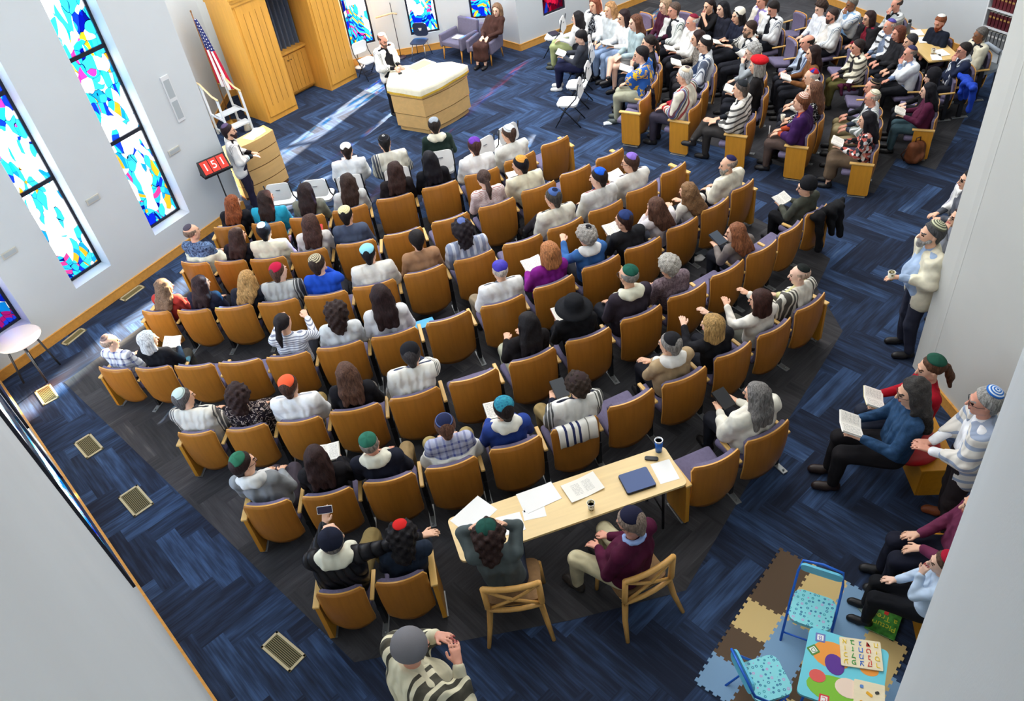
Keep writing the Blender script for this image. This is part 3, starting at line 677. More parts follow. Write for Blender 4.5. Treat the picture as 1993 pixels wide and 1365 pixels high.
def build_shawl(K, h, kind='full', fat=1.0):
    pts = np.array([K[k] for k in ('pel', 'chest', 'neck', 'shL', 'shR', 'elbL', 'elbR', 'wrL', 'wrR')]); f = Field(pts.min(0)-.24, pts.max(0)+.24, h); c = f.cap
    pe, ch, ne = map(np.array, (K['pel'], K['chest'], K['neck']))
    sl, sr = np.array(K['shL']), np.array(K['shR'])
    if kind == 'full':      # wrapped over both shoulders and upper arms, open in front
        for sx in (-1, 1):
            c(pe+[sx*.08, -.02, .02 if K['legs'] != 'stand' else -.14], ch+[sx*.085, -.02, 0], .13*fat, .128*fat, .05); c(ch+[sx*.07, -.01, .02], ch+[sx*.085, -.01, .1], .125, .1, .04)
        c(sl, sr, .1, .1, .06); c(ne-[0, .01, .04], ne+[0, -.01, .02], .086, .078, .03)
        for sd in 'LR':
            e = np.array(K['elb'+sd]); s0 = np.array(K['sh'+sd]); w = np.array(K['wr'+sd]); sg = -1 if sd == 'L' else 1
            c(s0, e, .098, .086, .05); c(e, e+(w-e)*.55, .082, .066, .04); m = (s0+e)/2; c(m, m+[-sg*.03, .05, -.2], .07, .06, .06)
        f.warp(.0055, 19)
        def cut(X, Y, Z):
            dx = np.abs(X-ch[0]-(Z-ch[2])*0); op = (.035+.10*np.clip((ne[2]-Z)/.5, 0, 1))-dx; front = (Y-ch[1]-.02)
            return np.maximum(np.minimum(op, front), np.maximum(pe[2]-(.06 if K['legs'] != 'stand' else .24)-Z, Z-ne[2]-.035+.5*(Y-ne[1])))
        f.clip(cut)
    elif kind == 'collar':
        ring = [(-.03, .07, -.015), (-.07, .03, .0), (-.072, -.03, .025), (-.045, -.065, .035), (0, -.078, .035), (.045, -.065, .035), (.072, -.03, .025), (.07, .03, .0), (.03, .07, -.015)]
        for r0, r1 in zip(ring[:-1], ring[1:]): c(ne+np.array(r0)*1.05+[0, 0, .012], ne+np.array(r1)*1.05+[0, 0, .012], .022, .022, .01)
    elif kind == 'scarf':   # narrow prayer scarf round the neck, ends hanging in front
        ring = [(-.085, .03, .0), (-.088, -.03, .035), (-.055, -.075, .045), (0, -.09, .045), (.055, -.075, .045), (.088, -.03, .035), (.085, .03, .0)]
        for r0, r1 in zip(ring[:-1], ring[1:]): c(ne+np.array(r0), ne+np.array(r1), .04, .04, .02)
        c(ne+[-.06, -.1, .0], ne+[.06, -.1, .0], .045, .045, .03); c(ne+[-.1, -.05, .01], ne+[-.13, -.02, .0], .045, .04, .03); c(ne+[.1, -.05, .01], ne+[.13, -.02, .0], .045, .04, .03)
        for sx in (-1, 1):
            p0 = ne+[sx*.085, .02, .0]; p1 = np.array((ne[0]+sx*.09, ch[1]+.13, ch[2]+.08)); p2 = np.array((pe[0]+sx*.08, pe[1]+.17, pe[2]+.06))
            c(p0, p1, .042, .035, .03); c(p1+[sx*.01, 0, 0], p2, .036, .036, .03); c(p1-[sx*.03, 0, 0], p2-[sx*.035, 0, 0], .03, .03, .03)
            c(ne+[sx*.05, -.05, -.03], ne+[sx*.1, -.02, -.04], .042, .04, .04)
        f.warp(.005, 25)
    elif kind == 'low':     # slipped to the elbows, across the small of the back
        for sx in (-1, 1): c(pe+[sx*.09, -.03, .03], ch+[sx*.09, -.04, -.04], .135*fat, .13*fat, .05)
        for sd in 'LR':
            e = np.array(K['elb'+sd]); s0 = np.array(K['sh'+sd]); w = np.array(K['wr'+sd]); c(s0+(e-s0)*.5, e, .075, .085, .05); c(e, e+(w-e)*.6, .082, .065, .04)
        f.warp(.006, 17); f.clip(lambda X, Y, Z: np.maximum(np.minimum(.09-np.abs(X-ch[0]), Y-ch[1]-.0), np.maximum(pe[2]-.07-Z, Z-ch[2]-.03)))
    return f.mesh('shawl')
def build_hair(K, h, style):
    H = np.array(K['head']); f = Field(H-[.24, .26, .5], H+[.24, .24, .24], h); R = K['R']; fc = lambda a_, b_, ra, rb=None, k=.03: f.cap(a_, b_, ra*1.1, (ra if rb is None else rb)*1.1, k); P = lambda x, y, z: hp(K, (x, y, z)); g = .012
    def face(X, Y, Z):      # keeps the face free (head frame)
        return np.maximum(Y-.045-np.clip(Z+.01, 0, .1)*.55, -(Z+.06+.25*np.clip(Y+.03, -.2, 0)*-1)-.0*X)
    if style in ('short', 'curly', 'crop'):
        t = {'short': .014, 'crop': .006, 'curly': .034}[style]
        f.ell(P(0, -.024, .036), (.078+t, .096+t, .085+t), R, 0, lambda X, Y, Z: np.maximum(Y-.062-.4*np.clip(Z, -.1, .1), -(Z+.085-.9*np.clip(Y+.06, 0, .2)))+0*X)
        fc(P(0, -.06, -.02), P(0, -.055, -.075), .055+t*.5, .04, .02)
        if style == 'curly': f.warp(.008, 75)
    elif style == 'bald':   # fringe round the back and sides
        f.ell(P(0, -.024, .03), (.083, .101, .085), R, 0, lambda X, Y, Z: np.maximum(np.maximum(Y-.04+0*X, Z-.03-.0*Y), -(Z+.075-.7*np.clip(Y+.06, 0, .2))))
    elif style == 'bob':
        f.ell(P(0, -.022, .036), (.1, .116, .102), R, 0, face)
        for sx in (-1, 1): fc(P(sx*.05, -.05, 0), P(sx*.055, -.05, -.12), .062, .055, .03); fc(P(sx*.082, .0, .01), P(sx*.085, .015, -.11), .032, .03, .02)
        fc(P(0, -.06, 0), P(0, -.07, -.12), .065, .06, .03); f.warp(.003, 45)
    elif style in ('long', 'wavy'):
        f.ell(P(0, -.022, .038), (.092, .108, .096), R, 0, face)
        ne = np.array(K['neck']); ch = np.array(K['chest'])
        for sx in (-1, 0, 1):
            b = ch+[sx*.085, -.13, .06]; fc(P(sx*.05, -.06, .0), ne+[sx*.07, -.085, .0], .055, .058, .03); fc(ne+[sx*.07, -.085, .0], b, .056, .035 if style == 'long' else .055, .03)
        for sx in (-1, 1): fc(P(sx*.08, .0, .02), P(sx*.085, .0, -.12), .03, .034, .02); fc(P(sx*.085, .0, -.12), ne+[sx*.1, .02, -.08], .032, .024, .02)
        f.warp(.004 if style == 'long' else .006, 40 if style == 'long' else 55)
    elif style == 'afro':
        f.ell(P(0, -.03, .03), (.125, .135, .125), R, 0, lambda X, Y, Z: Y-.055-.3*np.clip(Z, -.1, .1)+0*X); fc(P(0, -.07, -.03), P(0, -.07, -.13), .095, .085, .04); f.warp(.014, 60)
    elif style in ('pony', 'bun'):
        f.ell(P(0, -.022, .036), (.085, .102, .092), R, 0, lambda X, Y, Z: np.maximum(Y-.05-.5*np.clip(Z, -.1, .1), -(Z+.08-.8*np.clip(Y+.06, 0, .2)))+0*X)
        if style == 'pony': fc(P(0, -.12, .0), P(0, -.135, -.1), .03, .035, .02); fc(P(0, -.135, -.1), P(0, -.13, -.22), .035, .016, .02)
        else: f.ell(P(0, -.13, .01), (.04, .035, .04), R, .01)
        f.warp(.003, 60)
    return f.mesh('hair')
def build_beard(K, h):
    H = np.array(K['head']); f = Field(H-[.12, .12, .2], H+[.12, .2, .06], h*.8)
    f.cap(hp(K, (0, .07, -.075)), hp(K, (0, .078, -.11)), .042*HS, .03*HS, .02); f.cap(hp(K, (-.06, .02, -.04)), hp(K, (0, .07, -.09)), .022*HS, .03*HS, .02); f.cap(hp(K, (.06, .02, -.04)), hp(K, (0, .07, -.09)), .022*HS, .03*HS, .02)
    f.warp(.003, 80); return f.mesh('beard')
# ---- head coverings and small wearables
def kippah_mesh(r=.085, flat=.42, deep=0):
    mb = MB(); n, m = 24, 7; vs = []; fs = []; a1 = math.asin(min(1, r/.1))
    for i in range(m+1):
        a = a1*i/m; 
        for k in range(n): q = 2*math.pi*k/n; vs.append((.1*math.sin(a)*math.cos(q)*r/(.1*math.sin(a1)), .1*math.sin(a)*math.sin(q)*r/(.1*math.sin(a1)), .1*math.cos(a)-.1-deep*(i == m)))
    for i in range(m):
        for k in range(n): fs.append((i*n+k, (i+1)*n+k, (i+1)*n+(k+1) % n, i*n+(k+1) % n))
    nb = len(vs); vs += [(x*.97, y*.97, z-.007) for x, y, z in vs[m*n:(m+1)*n]]
    for k in range(n): fs.append((m*n+k, nb+k, nb+(k+1) % n, m*n+(k+1) % n))
    mb.add(vs, fs, 0, True); return mb.mesh('skullcap')
def cap_mat(hexc, pat='seam', hex2=None):
    k = ('cap', hexc, pat, hex2)
    if k in _mc: return _mc[k]
    m = NT('skullcap_cloth', .55 if pat == 'satin' else .85, .4 if pat == 'satin' else .2); v = m.coord(); sp = m.sep(v); c = srgb(hexc); c2 = srgb(hex2) if hex2 else dim(c, .55)
    rad = m.math('SQRT', m.math('ADD', m.math('MULTIPLY', sp[0], sp[0]), m.math('MULTIPLY', sp[1], sp[1])))
    if pat in ('seam', 'satin'):
        ang = m.math('ARCTAN2', sp[1], sp[0]); w = m.math('ABSOLUTE', m.math('SINE', m.math('MULTIPLY', ang, 2)))
        tri = m.math('MULTIPLY', w, .35); n1 = m.noise(v, 18, 2)
        m.col(m.mix(m.math('ADD', m.math('MULTIPLY', n1.outputs[0], .5), tri), dim(c, .62), dim(c, 1.25)))
    elif pat == 'ring':
        w = m.math('SINE', m.math('MULTIPLY', rad, 330)); m.col(m.ramp(m.math('MULTIPLY_ADD', w, .5, .5), [(0, c), (.5, c2)], 'CONSTANT'))
    elif pat == 'rim':
        m.col(m.ramp(rad, [(0, c), (.066, c2), (.074, c)], 'CONSTANT'))
    elif pat == 'none': m.col(c)
    elif pat == 'centre':
        m.col(m.ramp(rad, [(0, c2), (.034, c)], 'CONSTANT'))
    elif pat == 'wedge':
        ang = m.math('ARCTAN2', sp[1], sp[0]); w = m.math('SINE', m.math('MULTIPLY', ang, 3)); m.col(m.ramp(w, [(0, c), (.5, c2)], 'CONSTANT'))
    elif pat == 'batik':
        n1 = m.vor(v, 50); m.col(m.mix(n1.outputs['Distance'], c, c2))
    else: m.col(c)
    n3 = m.noise(v, 180, 2); m.bump(n3.outputs[0], .25, .003); _mc[k] = m.m; return m.m
def place_cap(K, root, spec, hairt=.014):
    """spec: hex[,pattern[,hex2[,size]]]"""
    p = spec.split(','); size = float(p[3]) if len(p) > 3 else .078; me = cached(('kip', size), lambda: kippah_mesh(size, deep=.0 if size < .09 else .02))
    tilt = math.radians(24 if size < .095 else 14); M = Matrix([list(r) for r in K['R']]).to_4x4() @ Matrix.Scale(HS, 4)
    d = Vector((0, -math.sin(tilt), math.cos(tilt))); c = Vector((0, -.022, .035)); sc = 1/math.sqrt((d.y/(.094+hairt))**2+(d.z/(.083+hairt))**2)
    pos = c+d*(sc+.010)
    o = obj('skullcap', me, cap_mat(p[0], p[1] if len(p) > 1 else 'seam', p[2] if len(p) > 2 and p[2] else None), root)
    o.matrix_local = Matrix.Translation(K['head']) @ M @ Matrix.Translation(pos) @ Matrix.Rotation(tilt, 4, 'X')
    if 'star' in p:
        b = MB()
        for a0 in (0, math.pi/3): b.tube([(.02*math.cos(a0+math.pi*2*k/3), .02*math.sin(a0+math.pi*2*k/3), .001) for k in range(3)], .0022, 5, closed=True)
        b.build('star_emblem', plain('#f1f0ee', .5), o)
    return o
def hat_mesh(kind):
    mb = MB()
    if kind == 'brim': mb.lathe([(0, .12), (.05, .118), (.085, .1), (.1, .05), (.105, .0), (.15, -.012), (.19, -.03), (.188, -.036), (.1, -.012)], 32)
    elif kind == 'beanie': mb.lathe([(0, .125), (.05, .12), (.09, .09), (.11, .04), (.112, -.02), (.105, -.03), (.103, -.03)], 28)
    elif kind == 'turban': mb.lathe([(0, .115), (.05, .11), (.085, .085), (.1, .04), (.1, -.02), (.095, -.03)], 28)
    elif kind == 'beret': mb.lathe([(0, .11), (.06, .112), (.12, .09), (.135, .06), (.11, .03), (.085, .02), (.083, .018)], 28)
    return mb.mesh('hat')
def place_hat(K, root, kind, hexc, name='hat'):
    M = Matrix([list(r) for r in K['R']]).to_4x4() @ Matrix.Scale(HS, 4); o = obj(name, cached(('hat', kind), lambda: hat_mesh(kind)), fabric(hexc, .85, 20), root)
    o.matrix_local = Matrix.Translation(K['head']) @ M @ Matrix.Translation((0, -.03, .03)) @ Matrix.Rotation(math.radians(14), 4, 'X'); return o
def place_glasses(K, root, hexc='#222226'):
    def gm():
        mb = MB()
        for sx in (-1, 1):
            mb.tube([(sx*.032+.021*math.cos(q), .1+.004*math.cos(q)*0, .008+.017*math.sin(q)) for q in [2*math.pi*i/14 for i in range(14)]], .0022, 5, closed=True); mb.tube([(sx*.052, .098, .012), (sx*.08, .05, .012), (sx*.08, -.01, .008)], .002, 5)
        mb.tube([(-.011, .1, .012), (.011, .1, .012)], .002, 5); return mb.mesh('glasses')
    M = Matrix([list(r) for r in K['R']]).to_4x4() @ Matrix.Scale(HS, 4); o = obj('glasses', cached('glasses', gm), plain(hexc, .3), root); o.matrix_local = Matrix.Translation(K['head']) @ M
# ---- clothing materials
def cloth(spec):
    """hex | pattern:hex:hex2[:scale]"""
    if spec in _mc: return _mc[spec]
    p = spec.split(':')
    if len(p) == 1: return fabric(p[0], .85, 7, .22)
    pat, c, c2 = p[0], srgb(p[1]), srgb(p[2]); sc = float(p[3]) if len(p) > 3 else 1.0
    m = NT('patterned_cloth', .85, .2); v = m.coord(); sp = m.sep(v); n1 = m.noise(v, 7, 3)
    if pat == 'hs': w = m.math('SINE', m.math('MULTIPLY', sp[2], 190*sc)); col = m.ramp(m.math('MULTIPLY_ADD', w, .5, .5), [(0, c), (.68, c2)], 'CONSTANT')
    elif pat == 'vs': w = m.math('SINE', m.math('MULTIPLY', sp[0], 230*sc)); col = m.ramp(m.math('MULTIPLY_ADD', w, .5, .5), [(0, c), (.6, c2)], 'CONSTANT')
    elif pat == 'plaid':
        a = m.math('GREATER_THAN', m.math('SINE', m.math('MULTIPLY', sp[0], 110*sc)), .62); b = m.math('GREATER_THAN', m.math('SINE', m.math('MULTIPLY', sp[2], 110*sc)), .62); col = m.mix(m.math('MULTIPLY', m.math('ADD', a, b), .5), c, c2)
    elif pat == 'flor': vo = m.vor(v, 16*sc); n2 = m.noise(v, 22*sc, 2, .5, 1.5); col = m.ramp(n2.outputs[0], [(0, c), (.56, c2), (.63, c)], 'CONSTANT')
    elif pat == 'multi':
        vo = m.vor(v, 22*sc); s2 = m.sep(vo.outputs['Color']); col = m.ramp(s2[0], [(0, srgb('#17161a')), (.3, srgb('#b8594e')), (.55, srgb('#e9e2dc')), (.75, srgb('#3b3f45')), (.9, srgb('#d98d7c'))], 'CONSTANT')
    elif pat == 'heather': n2 = m.noise(v, 45*sc, 3, .7); col = m.ramp(n2.outputs[0], [(.35, c), (.65, c2)])
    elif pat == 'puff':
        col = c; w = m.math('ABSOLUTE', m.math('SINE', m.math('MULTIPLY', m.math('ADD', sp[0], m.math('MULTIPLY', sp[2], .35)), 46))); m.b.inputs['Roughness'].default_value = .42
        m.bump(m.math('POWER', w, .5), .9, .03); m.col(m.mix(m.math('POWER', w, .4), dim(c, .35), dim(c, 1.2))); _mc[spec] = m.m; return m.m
    elif pat == 'colour':   # multicoloured tallit
        s_ = m.math('FRACT', m.math('MULTIPLY', m.math('ADD', m.math('ABSOLUTE', sp[0]), m.math('MULTIPLY', sp[2], .3)), 3.2)); col = m.ramp(s_, [(0, c), (.3, srgb('#a32730')), (.38, c), (.46, srgb('#27324e')), (.54, c), (.6, srgb('#3f6fb5')), (.68, srgb('#6d2148')), (.76, c)], 'CONSTANT')
    elif pat in ('tal', 'tals', 'talw', 'talb'):   # prayer-shawl stripes running with the cloth's ends
        s_ = m.math('ADD', m.math('ABSOLUTE', sp[0]), m.math('MULTIPLY', m.math('MAXIMUM', sp[1], -.1), .35))
        if pat == 'tal': st = [(0, c), (.19, c2), (.2, c), (.215, c2), (.243, c), (.256, c2), (.29, c), (.305, c2), (.315, c)]
        elif pat == 'talb': st = [(0, c), (.085, c2), (.11, c), (.15, c2), (.22, c), (.25, c2), (.285, c), (.31, c2), (.36, c)]
        elif pat == 'tals': st = [(0, c), (.235, c2), (.243, c), (.252, c2), (.26, c), (.27, c2), (.276, c)]
        else: st = [(0, c), (.10, c2), (.125, c), (.145, c2), (.175, c), (.195, c2), (.24, c), (.26, c2), (.285, c), (.305, c2), (.34, c)]
        col = m.ramp(s_, st, 'CONSTANT')
    elif pat == 'band':     # thin stripes across the back (by height)
        s_ = m.math('FRACT', m.math('MULTIPLY', m.math('ADD', sp[2], m.math('MULTIPLY', sp[1], .35)), 11*sc)); col = m.ramp(s_, [(0, c), (.55, c2), (.9, c)], 'CONSTANT')
    col = m.mix(m.math('MULTIPLY', n1.outputs[0], .35), col, dim(c, .55)) if pat not in ('multi', 'flor') else col
    m.col(col); w_ = m.n('ShaderNodeTexWave'); w_.inputs['Scale'].default_value = 4; w_.inputs['Distortion'].default_value = 7; w_.inputs['Detail'].default_value = 2; m.L(v, w_.inputs['Vector']); m.bump(w_.outputs[1], .5, .02); _mc[spec] = m.m; return m.m
def hair_mat(hexc, curly=False):
    k = ('hair', hexc, curly)
    if k not in _mc:
        m = NT('hair', .62, .22); v = m.coord('Object', (70, 70, 9) if not curly else (45, 45, 45)); n1 = m.noise(v, 1, 3, .6, .8 if not curly else 2); c = srgb(hexc)
        m.col(m.ramp(n1.outputs[0], [(.32, dim(c, .35)), (.52, dim(c, .9)), (.75, dim(c, 1.6))])); m.bump(n1.outputs[0], .5, .01); _mc[k] = m.m
    return _mc[k]
def skin_mats(hexc, hairc):
    k = ('skin', hexc)
    if k not in _mc:
        m = NT('skin', .5, .4); v = m.coord(); n1 = m.noise(v, 12, 2); c = srgb(hexc); m.col(m.ramp(n1.outputs[0], [(.3, dim(c, .92)), (.7, dim(c, 1.04))]))
        m.b.inputs['Subsurface Weight'].default_value = .0; _mc[k] = m.m
    return [_mc[k], plain('#2a1d18', .25), plain(hairc, .8), plain('#a8574f', .5)]
SK = {'f': '#e8b596', 'p': '#efc2a8', 't': '#c98d6a', 'd': '#8a5a3c', 'r': '#dc9c83'}
def book(loc, rz, tilt, s=1.0, open_=True, cover='#26384f', name='prayer_book', label='', group=None, big=1.0):
    e = empty(name, loc, rz, s*big); 
    c = MB(); p = MB()
    if open_:
        for sx in (-1, 1):
            M = Matrix.Rotation(sx*-.16, 4, 'Y'); c.box((min(0, sx*.135), -.1, -.004), (max(0, sx*.135), .1, 0), M); p.box((min(0, sx*.13), -.095, 0), (max(0, sx*.13), .095, .014), M)
    else: c.box((-.075, -.11, 0), (.075, .11, .003)); c.box((-.075, -.11, .027), (.075, .11, .03)); c.box((-.077, -.11, 0), (-.073, .11, .03)); p.box((-.072, -.105, .003), (.07, .105, .027))
    if open_ or True:
        me = cached(('bk', open_), lambda: c.mesh('cover')); mp_ = cached(('bp', open_), lambda: p.mesh('pages'))
    a = obj('cover', me, plain(cover, .5), e); b = obj('pages', mp_, M_PAGE if open_ else plain('#e9e4d6', .8), e)
    for o in (a, b): o.rotation_euler = (tilt, 0, 0)
    tag(e, label, 'book', group); return e
def page_mat():
    m = NT('printed_pages', .8, .2); v = m.coord('Object', (1, 1, 1)); sp = m.sep(v); l = m.math('SINE', m.math('MULTIPLY', sp[1], 520)); n1 = m.noise(m.coord('Object', (60, 260, 1)), 1, 2)
    ax = m.math('ABSOLUTE', m.math('SUBTRACT', m.math('ABSOLUTE', sp[0]), .065)); inside = m.math('LESS_THAN', ax, .048); iny = m.math('LESS_THAN', m.math('ABSOLUTE', sp[1]), .078)
    k = m.math('MULTIPLY', m.math('MULTIPLY', m.math('GREATER_THAN', l, .1), m.math('GREATER_THAN', n1.outputs[0], .48)), m.math('MULTIPLY', inside, iny))
    m.col(m.mix(m.math('MULTIPLY', k, .55), srgb('#f4f0e6'), srgb('#55524c'))); return m.m
M_PAGE = page_mat()
_bc = {}
def q(v, st): return round(v/st)*st
def person(loc, rz, s, d, head=None, fine=False, legs='sit'):
    """d: dict of looks; head = wanted head position (world) -> the figure leans to reach it"""
    pose = d.get('pose', 'lap'); fat = d.get('fat', 1.0); yaw = d.get('yaw', 0.0); pitch = d.get('pitch', -.12); legs = d.get('legs', legs)
    lx, ly = d.get('lean', (0, 0)); hz = 1.64 if legs == 'stand' else 1.21; hy = .03 if legs == 'stand' else -.04
    loc = Vector((loc[0], loc[1], 0)); R = Matrix.Rotation(rz, 3, 'Z')
    if head is not None:
        v = (R.inverted() @ (Vector(head)-loc))/s; wx, wy = v.x, v.y-hy
        lx = max(-.22, min(.22, q(wx*.8, .07))); ly = max(d.get('minly', -.14), min(.3, q(wy*.8, .07)))
        rest = Vector((max(-.14, min(.14, wx-lx)), max(-.12 if 'minly' not in d else -.0, min(.1, wy-ly)), 0)); loc = loc+R @ rest*s
    root = empty('person', loc, rz, s); tag(root, d['label'], 'person', d.get('group'))
    h = .0085 if fine else .0115; hc = .0135 if fine else .0165
    yaw, pitch = q(yaw, .2), q(pitch, .12); key = (pose, lx, ly, yaw, pitch, legs, fat, fine); wd = 1.0 if fat < 1.1 else 1.08
    K = cached(('K',)+key, lambda: skel(pose, lx, ly, yaw, pitch, legs, wd))
    sk = SK[d.get('skin', 'f')]; hc_ = d.get('hairc', '#2a1d16')
    obj('body', cached(('B',)+key, lambda: build_body(K, h, fat)), skin_mats(sk, hc_), root)
    kt = (pose, lx, ly, legs, fat, fine)
    if d.get('top'):
        sl = d.get('sleeve', 1.0); lg = d.get('long', 0.0); nm = d.get('topn', 'sweater')
        obj(nm, cached(('T', sl, lg)+kt, lambda: build_top(K, hc, fat, sl, lg)), cloth(d['top']), root)
    skirt = d.get('skirt', False)
    obj('skirt' if skirt else 'shorts' if d.get('shorts') else 'trousers', cached(('G', skirt, lx, legs, fine, d.get('shorts')), lambda: build_legs(K, .02 if not fine else .015, skirt, 1, d.get('shorts', False))), cloth(d.get('bottom', '#23252d')), root)
    for sd in 'LR': obj('shoe', cached(('S', sd, legs), lambda: build_shoe(K, sd, .014)), plain(d.get('shoes', '#1b1a1c'), .45), root)
    if d.get('shawl'):
        kd = d.get('sk', 'full'); obj('prayer_shawl' if not d.get('shn') else d['shn'], cached(('W', kd)+kt, lambda: build_shawl(K, hc, kd, fat)), cloth(d['shawl']), root)
    st = d.get('hair', 'short'); ht = {'short': .014, 'crop': .006, 'curly': .032, 'bald': .002, 'bob': .024, 'long': .016, 'wavy': .018, 'afro': .045, 'pony': .009, 'bun': .009, 'none': 0}[st]
    if st != 'none': obj('hair', cached(('H', st, lx, ly, yaw, pitch, legs, pose if st in ('long', 'wavy') else '', fine), lambda: build_hair(K, .0085 if fine else .011, st)), hair_mat(hc_, st in ('curly', 'afro', 'wavy')), root)
    if d.get('beard'): obj('beard', cached(('Be', lx, ly, yaw, pitch, legs, fine), lambda: build_beard(K, .01)), hair_mat(d['beard']), root)
    if d.get('cap'): place_cap(K, root, d['cap'], ht)
    if d.get('hat'): place_hat(K, root, *d['hat'].split(','))
    if d.get('glass'): place_glasses(K, root)
    if d.get('book'):
        bx = d['book'].split(','); hl, hr = Vector(K['wrL'])+Vector(K['hvL']), Vector(K['wrR'])+Vector(K['hvR']); c = (hl+hr)/2+Vector((0, .02, .02)); wpos = loc+R @ (c*s)
        book(wpos, rz, math.radians(float(bx[2]) if len(bx) > 2 else 22), s, bx[0] == 'o', bx[1] if len(bx) > 1 and bx[1] else '#26384f', 'prayer_book', d['bl'], None, 1.0)
    d['_root'] = root; d['_K'] = K; return root
# ================================================================ WHO SITS WHERE
WHT, CRM = '#f4f3f0', '#e9e2c8'
def P(label, **k): k['label'] = label; return k
def headw(px, s, z=1.21): return at(px[0], px[1], z*s)
